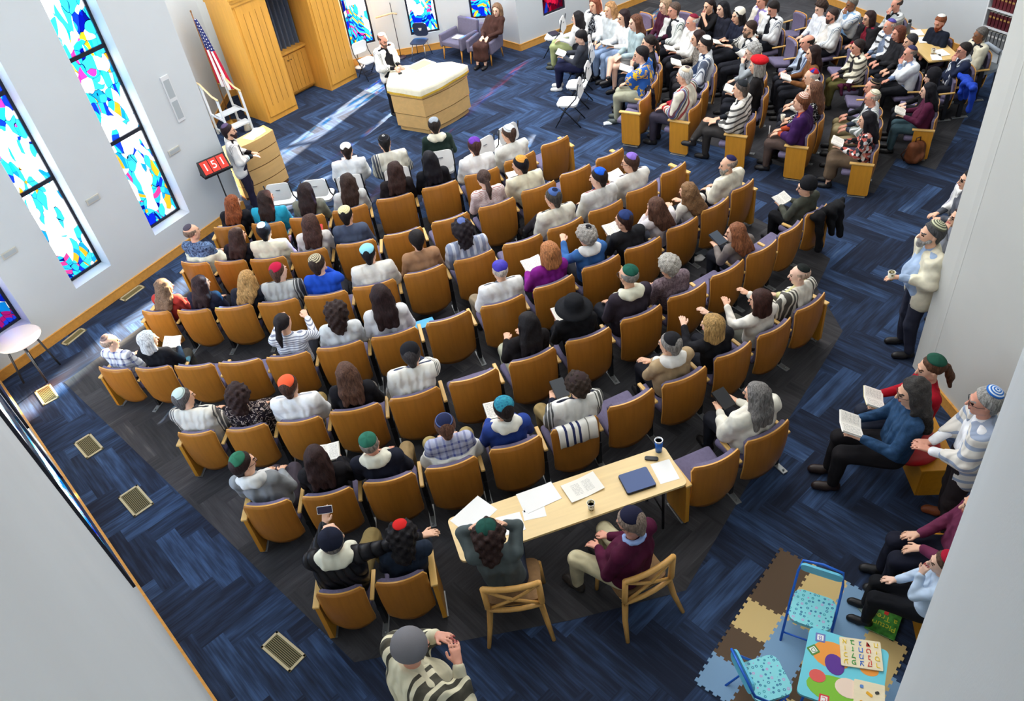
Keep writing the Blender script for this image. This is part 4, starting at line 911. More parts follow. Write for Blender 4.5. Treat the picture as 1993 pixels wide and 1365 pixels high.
# (row, seat, head pixel, looks)
LEFT = [
(1,0,(443,412),P('person with long auburn hair and black cardigan, front row by the wall',hair='long',hairc='#8a4a28',top='#1b1a1f',yaw=-.6)),
(1,1,(505,410),P('person with long dark hair in a fuzzy turquoise shawl',hair='long',hairc='#2e201c',top='#1c2a36',shawl='#2aa5c4',shn='turquoise_shawl',yaw=-.6,bottom='#3d4a66')),
(1,2,(592,386),P('person with long dark hair and olive-grey sweater behind white folding chairs',hair='long',hairc='#2b1d1b',top='#7c7d6e',yaw=-.5,pose='lap')),
(1,3,(678,362),P('person with loose dark brown hair in a pale grey top, front row',hair='long',hairc='#3b2a22',top='#cfd0cd')),
(1,4,(773,350),P('person with long straight brown hair and black top, front row',hair='long',hairc='#3a2620',top='#231d1e')),
(1,5,(846,330),P('person all in black with long black hair, front row',hair='long',hairc='#16141a',top='#15151a')),
(1,6,(926,288),P('person with purple skullcap and white shawl, front row',hair='short',hairc='#4a2f2a',cap='#6b3aa8,seam',top='#e9e6dd',shawl=WHT)),
(1,7,(994,263),P('person with grey-white patterned skullcap and plain white shawl, front row',hair='short',hairc='#503a30',cap='#d4d8da,rim,#9aa0a4,.085',top='#3a3f4c',shawl='#ecece4',yaw=.4)),
(2,0,(373,455),P('bald person in patterned navy sweater with cream shawl slipped down, by the wall',hair='bald',hairc='#7e6b5c',cap='#4c4652,plain,,.062',top='heather:#1c2340:#7f9cc4:.8',shawl='#ece8cf',sk='low',yaw=-.5)),
(2,1,(455,468),P('person with dark hair held by a white clip, black top, second row',hair='long',hairc='#3a2621',top='#17161d',yaw=-.7)),
(2,2,(513,455),P('person with black hair, small white skullcap and cream hooded top',hair='short',hairc='#15131a',cap='#f2f1ec,plain,,.055',top='#ded9c6',shawl=CRM)),
(2,3,(602,453),P('person with long brown hair and white knit holding a red book',hair='long',hairc='#4b332c',top='#dcd6cf',yaw=-.5,pose='book',book='c,#c02a26',bl='red-covered book held by the person with long brown hair, second row')),
(2,4,(673,435),P('person in slate-blue shirt with cream crocheted skullcap',hair='crop',hairc='#1e1917',cap='#e4dcae,ring,#cfc48c',top='#4b5468',sleeve=.6,yaw=-.3,bottom='#a59a86')),
(2,7,(958,366),P('person with plaited brown hair and thin red-striped white top',hair='pony',hairc='#4d3a33',top='hs:#f0e9e4:#b0524a:2.2',skin='p')),
(2,8,(1024,330),P('person with black hair, orange crocheted skullcap and cream shawl',hair='short',hairc='#17151c',cap='#e0a04e,ring,#c98830',top='#1e2230',shawl='#efe9cd',yaw=.6,pose='book',book='o,#20242e',bl='open book held by the person in an orange crocheted skullcap')),
(3,0,(305,573),P('person with long curly light-brown hair in a red sweater by the wall',hair='wavy',hairc='#7d6552',top='#b23a34',yaw=-.6)),
(3,1,(380,568),P('person with long dark hair and navy top, third row left',hair='long',hairc='#2f1f22',top='#26283a',yaw=-.6)),
(3,2,(467,573),P('person with long blonde hair in dark jacket',hair='long',hairc='#b98f58',top='#22242f',yaw=-.3)),
(3,3,(539,542),P('person with crimson skullcap and black-striped grey shawl',hair='crop',hairc='#5a4034',cap='#b4173c,plain,,.082',top='#23242a',shawl='tal:#b8b8b4:#2a2c31',yaw=-.6,skin='p')),
(3,4,(617,532),P('person in bright blue shirt with ringed brown skullcap, hand at cheek',hair='short',hairc='#35271f',cap='#cfc3a0,ring,#4d4238',top='#1f4fc0',yaw=-.5,pose='lap/chin',skin='p')),
(3,5,(719,503),P('person with large light-blue skullcap and cream shawl',hair='crop',hairc='#17141a',cap='#8fd3e2,plain,,.084',top='#c9c4b8',shawl='#eae6dc',yaw=-.2)),
(3,6,(813,470),P('person with black hair and tan sweater, nothing on the head',hair='short',hairc='#1c1717',top='#a9805f')),
(3,7,(903,452),P('person with big dark curly hair, small blue skullcap and blue-grey striped scarf',hair='afro',hairc='#221a1f',cap='#5a6aa0,rim,#cfd4e0,.05',top='#8d93a8',shawl='vs:#9aa4bd:#dfe3ec:.3',sk='full')),
(3,9,(1086,393),P('person with navy and blue ringed skullcap, cream shawl and crossed legs',hair='short',hairc='#4b463f',cap='#47639c,centre,#101c3c,.076',top='#23252c',shawl='#e6e2cf',yaw=.5,legs='cross',bottom='#2f2b30')),
(3,10,(1172,352),P('person with bright blue skullcap, red-green collar and grey-white shawl',hair='short',hairc='#2c211c',cap='#1f5fd6,seam',top='#9c3a34',shawl='#d9d8d2',yaw=.7,skin='p')),
(3,11,(1242,325),P('person with lavender skullcap and white shawl over dark purple sleeves',hair='short',hairc='#4a3328',cap='#8a6cc8,seam',top='#3a2433',shawl='#eeebe2',yaw=.6,glass=1,pose='book',book='o,#e8e4da',bl='open book held by the person in a lavender skullcap',bottom='#2b1f2b')),
(4,0,(213,668),P('person with round brown skullcap and plaid shirt, end of row by the wall',hair='bald',hairc='#b99f8c',cap='#7d6a66,centre,#5b4a48,.062',top='plaid:#f0f2f5:#2b3a86:.55',yaw=-.7,skin='p')),
(4,1,(283,672),P('person with sunlit white hair and black sweater reading a book',hair='bob',hairc='#d9dadb',top='#17181e',yaw=-.9,pose='book',book='o,#cfc9b8',bl='open book in the lap of the white-haired person',bottom='#4c4b45')),
(4,4,(548,648),P('person with dark ponytail and white top with thin dark stripes',hair='pony',hairc='#201a1c',top='hs:#eef1f5:#767c94:1.1',yaw=-.4,pose='up')),
(4,5,(656,641),P('person with shoulder-length dark curls and white hooded top',hair='afro',hairc='#33231f',top='#e8ecec',yaw=-.2)),
(4,6,(742,578),P('person with very long dark hair and white blouse leaning to the left',hair='long',hairc='#2c1c1c',top='#e9e9ea',bottom='#23345a',lean=(0,.15))),
(4,8,(978,533),P('person with shiny purple-blue skullcap and white shawl',hair='bald',hairc='#d8c8bc',cap='#3a2fb0,satin,,.084',top='#5d6066',shawl=WHT,legs='wide',bottom='#a3937a')),
(4,9,(1088,510),P('person with strawberry-blond bob and magenta-purple sweater',hair='bob',hairc='#b5774a',top='#86208a',yaw=.3,pose='book',book='o,#e9e5da',bl='open book on the lap of the strawberry-blond person')),
(4,10,(1147,464),P('person with grey curls, black-centred skullcap and blue top',hair='curly',hairc='#a8a29a',cap='#8c8a88,centre,#15141a,.066',top='#3b6aa8',shawl=WHT,sk='scarf',pose='up',yaw=.3)),
(4,11,(1232,440),P('person with navy skullcap and black shirt looking down at a book',hair='crop',hairc='#3c2720',cap='#28396a,seam,,.084',top='#26272b',yaw=.5,pose='book',book='o,#2d3c50',bl='open illustrated book held by the person in black shirt')),
(4,12,(1312,420),P('person with long brown hair in white, hand raised to the mouth',hair='long',hairc='#5d3f31',top='#e6dfe0',pose='chin/lap',yaw=.3,skin='p')),
(4,13,(1380,392),P('person with light-brown waves in a white top holding papers',hair='wavy',hairc='#8a6746',top='#e9e4d8',pose='book',yaw=.3)),
(4,14,(1425,322),P('bald bearded person with navy skullcap and cream shawl, aisle end',hair='bald',hairc='#a08f80',cap='#231f4a,plain,,.07',top='#d9d3c2',shawl='#eae4cf',yaw=.8,beard='#9c948a',bottom='#17181c')),
(5,0,(357,777),P('person with silver-grey skullcap and cream shawl with dark stripes, left end of fifth row',hair='short',hairc='#5b5552',cap='#b9c9c2,rim,#8d9c96,.08',top='#33363c',shawl='tal:#e8e2d4:#3c3a40',yaw=-.7)),
(5,1,(466,772),P('person with dark curly hair and black flowered dress',hair='afro',hairc='#33211e',top='flor:#1f161c:#cdb9ab',bottom='flor:#1f161c:#cdb9ab',skirt=True,yaw=-.5)),
(5,2,(563,755),P('person with bright orange skullcap and white shawl',hair='short',hairc='#4d3226',cap='#f0603a,plain,,.084',top='#b7bdc8',shawl=WHT,yaw=-.2,bottom='#a48c58')),
(5,3,(675,752),P('person with long brown hair and black jacket, middle of fifth row',hair='long',hairc='#5c4032',top='#1a191e',bottom='heather:#4e4a48:#a6a19a')),
(5,4,(801,690),P('person with large black skullcap and white shawl with black-striped edge',hair='short',hairc='#3f3a3a',cap='#16161b,plain,,.088',top='#3f4a66',shawl='tals:#f0ede2:#1c1d22',pose='lap/chin',yaw=-.2)),
(5,6,(1036,640),P('person with long straight black hair and black dress, beige trousers',hair='long',hairc='#1b1719',top='#191517',bottom='#c9c9b0',pose='book',yaw=.2)),
(5,7,(1127,612),P('person in wide black brimmed hat and black jacket',hair='short',hairc='#1c191b',hat='brim,#17181c',top='#17171b',pose='book',book='o,#a0504a',bl='open magazine held by the person in the black brimmed hat',yaw=.2)),
(5,8,(1225,540),P('person with dark green skullcap, cream scarf and dark plum sweater',hair='bald',hairc='#8f8880',cap='#1f5a4a,seam,,.078',top='#37303a',shawl='#e9e7cf',sk='scarf',fat=1.15,yaw=.3,glass=1)),
(5,9,(1310,522),P('person with tousled white-grey hair and mottled purple-grey knit',hair='curly',hairc='#b5b0a6',top='heather:#5e4c56:#9c8a90',yaw=.2)),
(5,11,(1460,462),P('person with long copper-brown hair and taupe sweater holding a dark book',hair='long',hairc='#8a5638',top='#7d746f',pose='book',book='c,#3a4450',bl='dark grey book in the hands of the copper-haired person',yaw=.6)),
(5,13,(1583,368),P('person in black knit cap and olive-green jacket at the aisle end',hair='crop',hairc='#6f6358',hat='beanie,#17171b',top='#4a4c42',pose='book',book='o,#f0eee8',bl='white open booklet held by the person in the black knit cap',yaw=.9,glass=1,bottom='#141418')),
(6,0,(472,903),P('person with dark hair, green skullcap and grey shirt, left end of sixth row',hair='short',hairc='#2d1d1b',cap='#2c6a50,seam,,.08',top='#8d9092',shawl='#dcdcd8',sk='scarf',yaw=-.9,glass=1,bottom='#4d4650')),
(6,1,(615,907),P('person with long dark brown hair in black, holding a large open book',hair='long',hairc='#33201e',top='#1b191d',pose='book',book='o,#d8d2c2',bl='large open book with printed pages held by the person in black',yaw=-.3)),
(6,2,(719,868),P('bald person with green skullcap, white lettered scarf and navy sweater',hair='bald',hairc='#8d8177',cap='#2d6b57,seam,,.08',top='#1f2230',shawl='#e6e3cf',sk='scarf',skin='r',fat=1.1,bottom='#a38a62',legs='wide')),
(6,3,(868,834),P('person with navy skullcap, blue plaid shirt and white shawl round the elbows',hair='short',hairc='#6b4a3a',cap='#1f2647,rim,#5b6a9a,.08',top='plaid:#b9bed6:#3b4590:.8',shawl='#efece0',sk='low',bottom='#b3a06c',legs='wide',skin='p')),
(6,4,(981,798),P('person with blue batik skullcap, blue shirt and white collar scarf, reading',hair='short',hairc='#241c1d',cap='#1d5a80,batik,#3aa0b0,.088',top='#2d4796',shawl='#eceade',sk='scarf',yaw=.2,pose='book',book='o,#23262c',bl='open book held by the person in the blue batik skullcap',bottom='#8d7660')),
(6,5,(1127,755),P('person with dark curls, dark brown skullcap and white shawl with black edge',hair='curly',hairc='#35271f',cap='#3a2c2c,plain,,.088',top='#1c1f30',shawl='tal:#f0eee6:#3b3d38',pose='book',book='c,#2e3338',bl='dark book with a paper slip held by the curly-haired person',yaw=.3,bottom='#ad9666',legs='wide')),
(6,7,(1325,690),P('person with grey hair, black skullcap and tan sweater with white scarf',hair='short',hairc='#938e88',cap='#202024,seam,,.086',top='#b59c78',shawl='#ebe8e0',sk='scarf',fat=1.15,yaw=.5,pose='cross',bottom='#1b1c24')),
(6,8,(1406,645),P('person with streaked blonde bob and black sweater, hands clasped forward',hair='bob',hairc='#b8935c',top='#1b1b20',pose='up',yaw=.4,skin='p')),
(6,9,(1490,590),P('person with short dark brown bob and white sweater, hands held out',hair='bob',hairc='#3c211a',top='#e9e4d8',pose='up',yaw=.5,bottom='#4a4a42')),
(6,10,(1567,540),P('bald person with black skullcap and cream shawl with black stripes, aisle end',hair='bald',hairc='#c8a890',cap='#1c211f,seam,,.074',top='#d8d49c',shawl='talw:#efeadb:#2a2622',yaw=.7,skin='p',bottom='#6a665a')),
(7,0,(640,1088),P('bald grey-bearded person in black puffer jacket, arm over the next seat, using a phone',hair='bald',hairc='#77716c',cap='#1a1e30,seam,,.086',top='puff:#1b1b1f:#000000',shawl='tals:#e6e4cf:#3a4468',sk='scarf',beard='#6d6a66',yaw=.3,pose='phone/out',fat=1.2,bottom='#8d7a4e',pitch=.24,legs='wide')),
(7,1,(787,1062),P('person with curly black hair and small red skullcap hunched in a navy jacket',hair='afro',hairc='#161216',cap='#c8201e,plain,,.06',top='#202b3c',pose='lap/chin',pitch=-.5,yaw=-.3,bottom='#1c1a2c')),
(7,3,(1490,782),P('person with long grey hair pinned back and fringed cream shawl',hair='long',hairc='#807c78',top='#e3dfd0',shawl='#ece8d8',shn='fringed_shawl',yaw=.5,pose='book',book='c,#1d1f22',bl='black book with grey label held by the grey-haired person',fat=1.1)),
]
FINE = {(7,0),(7,1),(7,3),(6,0),(6,1),(6,2),(6,3),(6,4),(6,5),(6,7),(6,8),(6,9),(6,10)}
def seat_person(m, rz, s0, d, hpx, fine, lo=1.0, hi=1.3):
    R = Matrix.Rotation(rz, 3, 'Z'); fw = R @ Vector((0, 1, 0)); r = ray(*hpx)
    t = ((m-Vector((0, 0, 0))).dot(fw)+.26*s0)/r.dot(fw) if abs(r.dot(fw)) > 1e-3 else None
    z = CH+r.z*t if t and t > 0 else 1.21*s0
    s = max(lo*s0, min(hi*s0, z/1.21)); base = Vector((m.x, m.y, 0))+R @ Vector((0, .31*s0+.02, 0))
    d['minly'] = -.03; return person(base, rz, s, d, at(hpx[0], hpx[1], 1.21*s), fine)
for (r, i, hpx, d) in LEFT:
    m, rz, s = SEATS[(r, i)]; seat_person(m, rz, min(s, 1.12), d, hpx, (r, i) in FINE, 1.2 if (r, i) == (7, 0) else 1.05 if (r, i) == (7, 3) else 1.0, 1.35)

def hand_at(d, sd, k=1.2, up=0.0):
    r, K = d['_root'], d['_K']; return r.location+Matrix.Rotation(r.rotation_euler.z, 3, 'Z') @ ((Vector(K['wr'+sd])+Vector(K['hv'+sd])*k+Vector((0, 0, up)))*r.scale.x)
# ================================================================ RIGHT-HAND BLOCK
RB_ = {
1:[((1233,132),None),
 ((1247,105),P('dark-haired boy with blue and gold shawl, hand at chin, holding a book',hair='short',hairc='#1d1a1c',top='#e2e4e8',shawl='flor:#2f62b0:#e9b82c:.3',pose='chin/lap',yaw=.2,bottom='#a9a890',shoes='#4b5350')),
 ((1262,84),P('person with dark hair in black clothes behind the boy in blue shawl',hair='pony',hairc='#2a221f',top='#1c1d22',pose='book',book='o,#303a3e',bl='book held by the person in black behind the boy')),
 ((1257,63),None),
 ((1236,44),P('person with brown hair in pale teal sweater and shorts, bare legs crossed',hair='long',hairc='#6a4431',top='#a7b9bb',legs='cross',bottom='#8f8d8a',skin='p',shorts=True)),
 ((1213,32),P('person with very dark long hair and white top, front row of right block',hair='long',hairc='#2a1a1d',top='#ecebe8',pose='book',book='o,#1f2024',bl='dark-covered open book held in the front row of the right block',bottom='#9db3d2')),
 ((1187,19),P('person with curly blonde hair and grey-white top',hair='wavy',hairc='#b5885a',top='#c9cfd0',bottom='#8fa6c8')),
 ((1157,10),P('person with short auburn hair, white shawl over black starred top',hair='bob',hairc='#7d4430',top='flor:#14151c:#cfd2d8:1.2',shawl=WHT))],
2:[((1331,148),P('person with white hair, tan-topped skullcap and shawl in red, blue and black stripes',hair='short',hairc='#d9d6cf',cap='#d9c8ac,centre,#5c5150,.08',top='#a3202c',shawl='colour:#e9e2cf:#000000',bottom='#3a3644',fat=1.15)),
 ((1371,87),P('person with glasses, white skullcap and pale blue-striped shawl, second row',hair='short',hairc='#231e1e',cap='#e9edec,plain,,.075',top='#20304c',shawl='tal:#e4e9ec:#3b4a66',glass=1,pose='lap',bottom='#2d2c30',fat=1.1)),
 ((1358,73),P('person with long dark hair and patterned scarf holding papers',hair='long',hairc='#2c1c1c',top='heather:#3c3632:#b0a79a',pose='book',book='o,#ddd6c6',bl='papers held by the person with patterned scarf')),
 ((1347,43),P('old person with dark red skullcap and plain white shawl',hair='bald',hairc='#d8d0c8',cap='#7a1730,seam,,.08',top='#e9e7e2',shawl='tals:#eeece6:#30343c',skin='r',pose='book',book='o,#efece2',bl='open book of the old person with dark red skullcap',fat=1.1)),
 ((1311,20),P('person with grey-brown hair, dark tie and white shawl with thin green stripes',hair='short',hairc='#5b4a40',top='#22262e',shawl='tals:#e9ece6:#3d5a55',skin='r')),
 ((1294,12),P('person with blonde-grey bob, glasses and burgundy top',hair='bob',hairc='#a08468',top='#4a1c33',glass=1,skin='p')),
 ((1268,2),None), ((1243,-10),None)],
3:[((1441,174),P('person with black skullcap and bold black-striped white shawl, arm over the chair end',hair='crop',hairc='#5d544d',cap='#22262a,seam,,.082',top='#23262c',shawl='band:#eeeae0:#17171a:1',bottom='#3a3736',legs='cross')),
 ((1473,128),P('grey-haired person in bright red hat and black coat',hair='bob',hairc='#9c9890',hat='beret,#c3141f',top='#1d1a1a',pose='book',book='o,#efe9d8',bl='open cream book held by the person in red hat')),
 ((1464,100),P('grey-haired person with glasses and hand at the chin, beside the red hat',hair='curly',hairc='#a5a4a0',top='#9aa0a4',glass=1,pose='chin/lap',skin='p')),
 ((1459,56),P('dark-haired bearded person with glasses and white shawl with black stripes, hands clasped',hair='short',hairc='#3a2a22',top='#1f2530',shawl='tal:#eceae2:#25272c',glass=1,beard='#6e5a4c',pose='up')),
 ((1436,31),P('person with white headband, long dark hair and navy short-sleeved top',hair='long',hairc='#1d1818',top='#1d2234',sleeve=.4,hat='turban,#e6dfcc',pose='book',book='o,#efe8da',bl='open book held by the person with white headband')),
 ((1406,17),P('person with straight black hair and dark navy top beside the white headband',hair='long',hairc='#15141a',top='#20222e',skin='p')),
 ((1380,10),P('person in black short sleeves with hand at the mouth',hair='pony',hairc='#241b1b',top='#141417',sleeve=.4,pose='chin/lap')),
 ((1352,0),None), ((1326,-12),None)],
4:[((1559,197),P('person with brown hair, spiral skullcap and purple shawl, holding a cup',hair='short',hairc='#7a4a30',cap='#b06a55,ring,#e8d8c8,.08',top='#b04a2c',shawl='#3d1d52',shn='purple_shawl',bottom='#5a4a44')),
 ((1584,176),P('person with long straight brown hair and black-and-white flowered top',hair='long',hairc='#6c4a37',top='flor:#17171b:#e4e4e0')),
 ((1579,148),P('old person with red and blue skullcap and cream striped shawl',hair='bald',hairc='#cfc4b8',cap='#b81f2e,wedge,#2e3a96,.078',top='#d8d4cc',shawl='band:#e9e3d4:#b9aca0:1.6')),
 ((1582,104),P('person with long very dark hair and brown jacket',hair='long',hairc='#2c1a18',top='#7b4f2c',pose='book',book='o,#c9d3dd',bl='book held by the person in brown jacket')),
 ((1571,83),P('balding person with tie and pale blue-striped shawl looking at a phone',hair='bald',hairc='#2c2421',top='#22252c',shawl='tal:#c3d0e2:#3a4c70',skin='r')),
 ((1548,60),None), ((1528,38),None),
 ((1505,17),P('young person with thick black hair and white shawl looking down',hair='short',hairc='#1d1613',top='#15171f',shawl='tals:#eef0ef:#3c4a66',skin='r',pitch=-.5,pose='book',book='o,#e8e0c8',bl='open book read by the young person with thick black hair')),
 ((1483,2),P('person with white shawl, lilac shirt and dark jacket at the top edge',hair='short',hairc='#6a4a38',top='#8a7cb4',shawl='#ece6d8',skin='r')),
 ((1458,-8),None)],
5:[((1687,232),P('person with black hair in flowered red, white and black top and tall boots',hair='long',hairc='#17141a',top='multi:#000000:#000000',skirt=True,bottom='#6c5a48',pose='book',book='o,#e9e2d2',bl='book on the lap of the person in flowered top')),
 ((1697,191),P('bald person with cream skullcap and white shawl with blue stripes',hair='bald',hairc='#b5a696',cap='#e3dcc0,rim,#8c8468,.08',top='#3a4250',shawl='talw:#f0f1f0:#7f8a84',glass=1,skin='r',bottom='#b0a27c',legs='wide')),
 ((1697,170),P('bald person with brown-rimmed black skullcap partly hidden behind another',hair='bald',hairc='#5a4a40',cap='#1d1a1d,rim,#8a7458,.082',top='#1e2026',skin='r',bottom='#9c8f6a')),
 ((1692,140),None), ((1684,114),None),
 ((1669,90),P('dark-haired person with cream shawl with three black stripes, olive trousers',hair='short',hairc='#2c2220',top='#26222a',shawl='band:#ebe4cd:#18181a:.8',skin='r',bottom='#6e6a3e')),
 ((1648,60),None),
 ((1619,30),P('dark-bearded person with white shawl with blue zigzag stripes',hair='short',hairc='#3a2c28',top='#d9d4cc',shawl='tals:#eef0ee:#3c5878',skin='r',beard='#4a3530',fat=1.15)),
 ((1597,16),P('boy with thick dark hair, white shirt and black tie looking down',hair='curly',hairc='#3a2a22',top='#e7ebf0',skin='p',pitch=-.4)),
 ((1572,4),None), ((1548,-10),None)],
6:[((1806,175),P('person with black hair, white flower and burgundy sweater, bag at the chair end',hair='long',hairc='#15131a',top='#541c38',bottom='#46606a',pose='book',book='o,#f0ecdc',bl='open book on the knees of the person in burgundy sweater',skin='p',fat=1.1)),
 ((1813,150),P('person in black hat and white lace collar behind the burgundy sweater',hair='bob',hairc='#1a171a',hat='beanie,#1b1a1f',top='#19181d',skin='p')),
 ((1796,126),None),
 ((1771,102),P('person with navy skullcap, light blue shirt and white shawl, hand at chin',hair='bald',hairc='#9c8a7c',cap='#3c3a5a,seam,,.082',top='#8fa3c4',shawl='#e6ebee',pose='chin/lap',skin='r',bottom='#1c1d22')),
 ((1771,81),P('person with dark grey-streaked hair partly hidden behind the navy skullcap',hair='short',hairc='#37363a',top='#2b2a2e')),
 ((1748,65),P('person with short chestnut hair and black top with beige collar',hair='bob',hairc='#6b3b2b',top='#232327',skin='r',fat=1.1)),
 ((1731,51),P('bald person with violet-blue skullcap and white shawl with wide black stripes',hair='bald',hairc='#d0beb0',cap='#5248a0,satin,,.08',top='#7d8ca4',shawl='band:#e8ebec:#20222a:.8',skin='r')),
 ((1711,42),None),
 ((1691,34),P('person with dark bob, glasses, black jacket and red top',hair='bob',hairc='#33201f',top='#7d1c2e',shawl='#232124',shn='jacket',glass=1)),
 ((1657,8),P('grey-haired person in white shawl with head resting on hand',hair='short',hairc='#7a756c',top='#8db4dc',shawl='tals:#edf0f1:#5c7fa8',pose='chin/lap',skin='d'))],
}
def right_block():
    for r, L in RB_.items():
        W_ = []
        for px, d in L:
            s = pscale(max(px[0], 0), max(px[1], 0)); W_.append((at(px[0], px[1], 1.21*s*1.14), s, d, px))
        y = np.array([w[0].y for w in W_]); x = np.array([w[0].x for w in W_]); c = np.polyfit(y, x, 3 if len(L) > 7 else 2); dc = np.polyder(c)
        prev = None; n = 0
        for k, (w, s, d, px) in enumerate(W_):
            fx = float(np.polyval(c, w.y)); t = Vector((float(np.polyval(dc, w.y)), 1, 0)).normalized(); f = Vector((-t.y, t.x, 0)); rz = math.atan2(-f.x, f.y)
            base = Vector((fx*.5+w.x*.5, w.y, 0)); back = base-f*.29*s
            if prev is not None:
                g = (back-prev[0]).length
                if g > 1.15:       # an unseen seat between two people
                    m = (back+prev[0])/2; n += 1
                    aud_chair(m, (rz+prev[1])/2, .56*s, s, True, 'l', None, 'empty wood-backed auditorium seat, %s from the aisle in the %s row of the right block' % (NUM[n-1], ORD[r-1]), 'wood-backed auditorium seats of the right block')
            n += 1; wd = .56*s
            if prev is not None: wd = min(wd, max(.40, (back-prev[0]).length-.05))
            aud_chair(back, rz, wd, s, d is None, 'b' if k == 0 else 'r', -1 if k == 0 else None, '%swood-backed auditorium seat, %s from the aisle in the %s row of the right block' % ('empty ' if d is None else '', NUM[n-1], ORD[r-1]), 'wood-backed auditorium seats of the right block')
            if d is not None: person(base, rz, s*1.14, d, w)
            prev = (back, rz)
right_block()
# last row by the wall and the reading table
def face(v): return math.atan2(-v[0], v[1])
def solo(px, d, f, z=1.21, s=None, fine=False, chair=None, gap=.3):
    s = s or pscale(*px)*1.14; w = at(px[0], px[1], z*s); rz = face(f); R = Matrix.Rotation(rz, 3, 'Z'); base = w+R @ Vector((0, .04 if z < 1.5 else -.03, 0))*s; base.z = 0
    if chair: aud_chair(base-(R @ Vector((0, gap*s, 0))), rz, .56*s, s, False, 'b', None, chair, 'wood-backed auditorium seats of the right block')
    return person(base, rz, s, d, w, fine)
FL = (-.97, .1)
solo((1875,98), P('dark-haired person with glasses, navy jacket and white shawl with navy stripes, elbow on table', hair='short', hairc='#2b2422', top='#222a42', shawl='talw:#e6ebf0:#26304c', sk='scarf', glass=1, pose='chin/lap', skin='r', fat=1.1), FL, chair='wood-backed auditorium seat at the near end of the papers table')
solo((1907,68), P('dark-skinned grey-haired person with cream shawl beside the bookcase', hair='short', hairc='#6a6560', top='#2a2a2e', shawl='#ded8c0', skin='d'), FL, chair='wood-backed auditorium seat beside the bookcase')
solo((1829,44), P('red-bearded person with white skullcap and dark suit writing at the table', hair='short', hairc='#8a4f30', cap='#f0ece4,plain,,.07', top='#1b2130', beard='#8a3a1c', skin='r', pitch=-.4, pose='lap'), (-.9, -.35), chair='wood-backed auditorium seat of the red-bearded person')
solo((1745,9), P('bald person with white skullcap and grey-striped shawl, hand over the face', hair='bald', hairc='#4a3f3a', cap='#ece8dc,plain,,.07', top='#17181c', shawl='band:#d9dcda:#9ca4a4:1.4', pose='chin/lap', skin='r', pitch=-.4), FL, chair='wood-backed auditorium seat against the rear wall by the papers table')
for px, l in (((1788,30), 'empty wood-backed auditorium seat against the rear wall left of the red beard'), ((1866,118), 'empty wood-backed auditorium seat with a blue jacket over it')):
    s = pscale(*px); b = at(px[0], px[1], 1.21*s); aud_chair((b.x, b.y), face(FL), .56*s, s, True, 'b', None, l, 'wood-backed auditorium seats of the right block')
# folding chairs -----------------------------------------------------------------
M_WPL = plain('#f2f2f0', .4, .4, 0, 'white_plastic'); M_GLEG = plain('#23272e', .4, .5, .3, 'folding_leg')
def fold_chair_proto(bk='#f2f2f0'):
    r = empty('folding_chair'); w = .44
    mb = MB(); pl = rrect(w-.03, .3, .07); mb.prism(pl, -.01, .012, Matrix.Translation((0, -.235, .72)) @ Matrix.Rotation(math.radians(80), 4, 'X')); mb.box((-.04, -.262, .76), (.04, -.246, .765), mi=1); mb.build('backrest', [M_WPL, plain('#55585c')], r)
    mb = MB(); mb.prism(rrect(w-.04, .40, .09), .43, .455); mb.prism(rrect(w-.06, .38, .08), .41, .43); mb.build('seat', M_WPL, r)
    for sx in (-1, 1):
        mb = MB(); mb.tube([(sx*.215, -.26, .88), (sx*.215, -.2, .6), (sx*.215, .02, .36), (sx*.215, .23, .01)], .012, 6); mb.build('front_leg', M_GLEG, r)
        mb = MB(); mb.tube([(sx*.195, .14, .43), (sx*.195, -.05, .25), (sx*.195, -.26, .01)], .012, 6); mb.build('rear_leg', M_GLEG, r)
    mb = MB(); mb.tube([(-.215, .16, .12), (.215, .16, .12)], .008, 6); mb.build('crossbar', M_GLEG, r)
    mb = MB(); mb.tube([(-.195, -.18, .1), (.195, -.18, .1)], .008, 6); mb.build('crossbar', M_GLEG, r)
    return r
FCH = fold_chair_proto(); _fc = [0]
def fold_chair(loc, rz, s, label):
    c = FCH if _fc[0] == 0 else link_copy(FCH, (0, 0, 0)); _fc[0] = 1
    c.location = (loc[0], loc[1], 0); c.rotation_euler = (0, 0, rz); c.scale = (s, s, s); tag(c, label, 'chair', 'white folding chairs'); return c
def fc_px(l, r, label, d=None, hpx=None, z=.87):      # back-top corners in the photo
    s = pscale(*l); a, b = at(*l, z*s), at(*r, z*s); v = b-a; rz = math.atan2(v.y, v.x); m = (a+b)/2; R = Matrix.Rotation(rz, 3, 'Z'); base = m+R @ Vector((0, .255*s, 0))
    fold_chair(base, rz, s, label)
    if d: seat_person(m, rz, s, d, hpx, False)
fc_px((508,364),(566,356),'white folding chair nearest the lectern, empty')
fc_px((578,356),(640,349),'empty white folding chair with a brown book on its seat')
fc_px((645,350),(709,338),'white folding chair under the person with large white skullcap', P('person with large white skullcap and plain white shawl on a folding chair', hair='crop', hairc='#2b1f1b', cap='#f4f2ea,plain,,.08', top='#e9e9ea', shawl='#edf0f2', pose='book', book='o,#e6e3da', bl='open book held by the person with large white skullcap'), (675,301))
fc_px((738,338),(803,322),'white folding chair under the black star skullcap', P('person with black skullcap bearing a white star and navy-striped cream shawl', hair='crop', hairc='#1f1b1c', cap='#1b1b1f,rim,#3a3a40,.086,star', top='#3a4152', shawl='tal:#e9e5d4:#2f3a55', bottom='#5d6478'), (749,278))
fc_px((824,302),(886,290),'white folding chair under the dark green sweater', P('person with grey crocheted skullcap, dark green sweater and cream scarf', hair='short', hairc='#2a211d', cap='#9fa6ae,ring,#8c949c,.07', top='#22332c', shawl='#ebe6cf', sk='scarf', bottom='#7a6448'), (848,254))
fc_px((921,283),(964,259),'empty white folding chair left of the tallest white chair back')
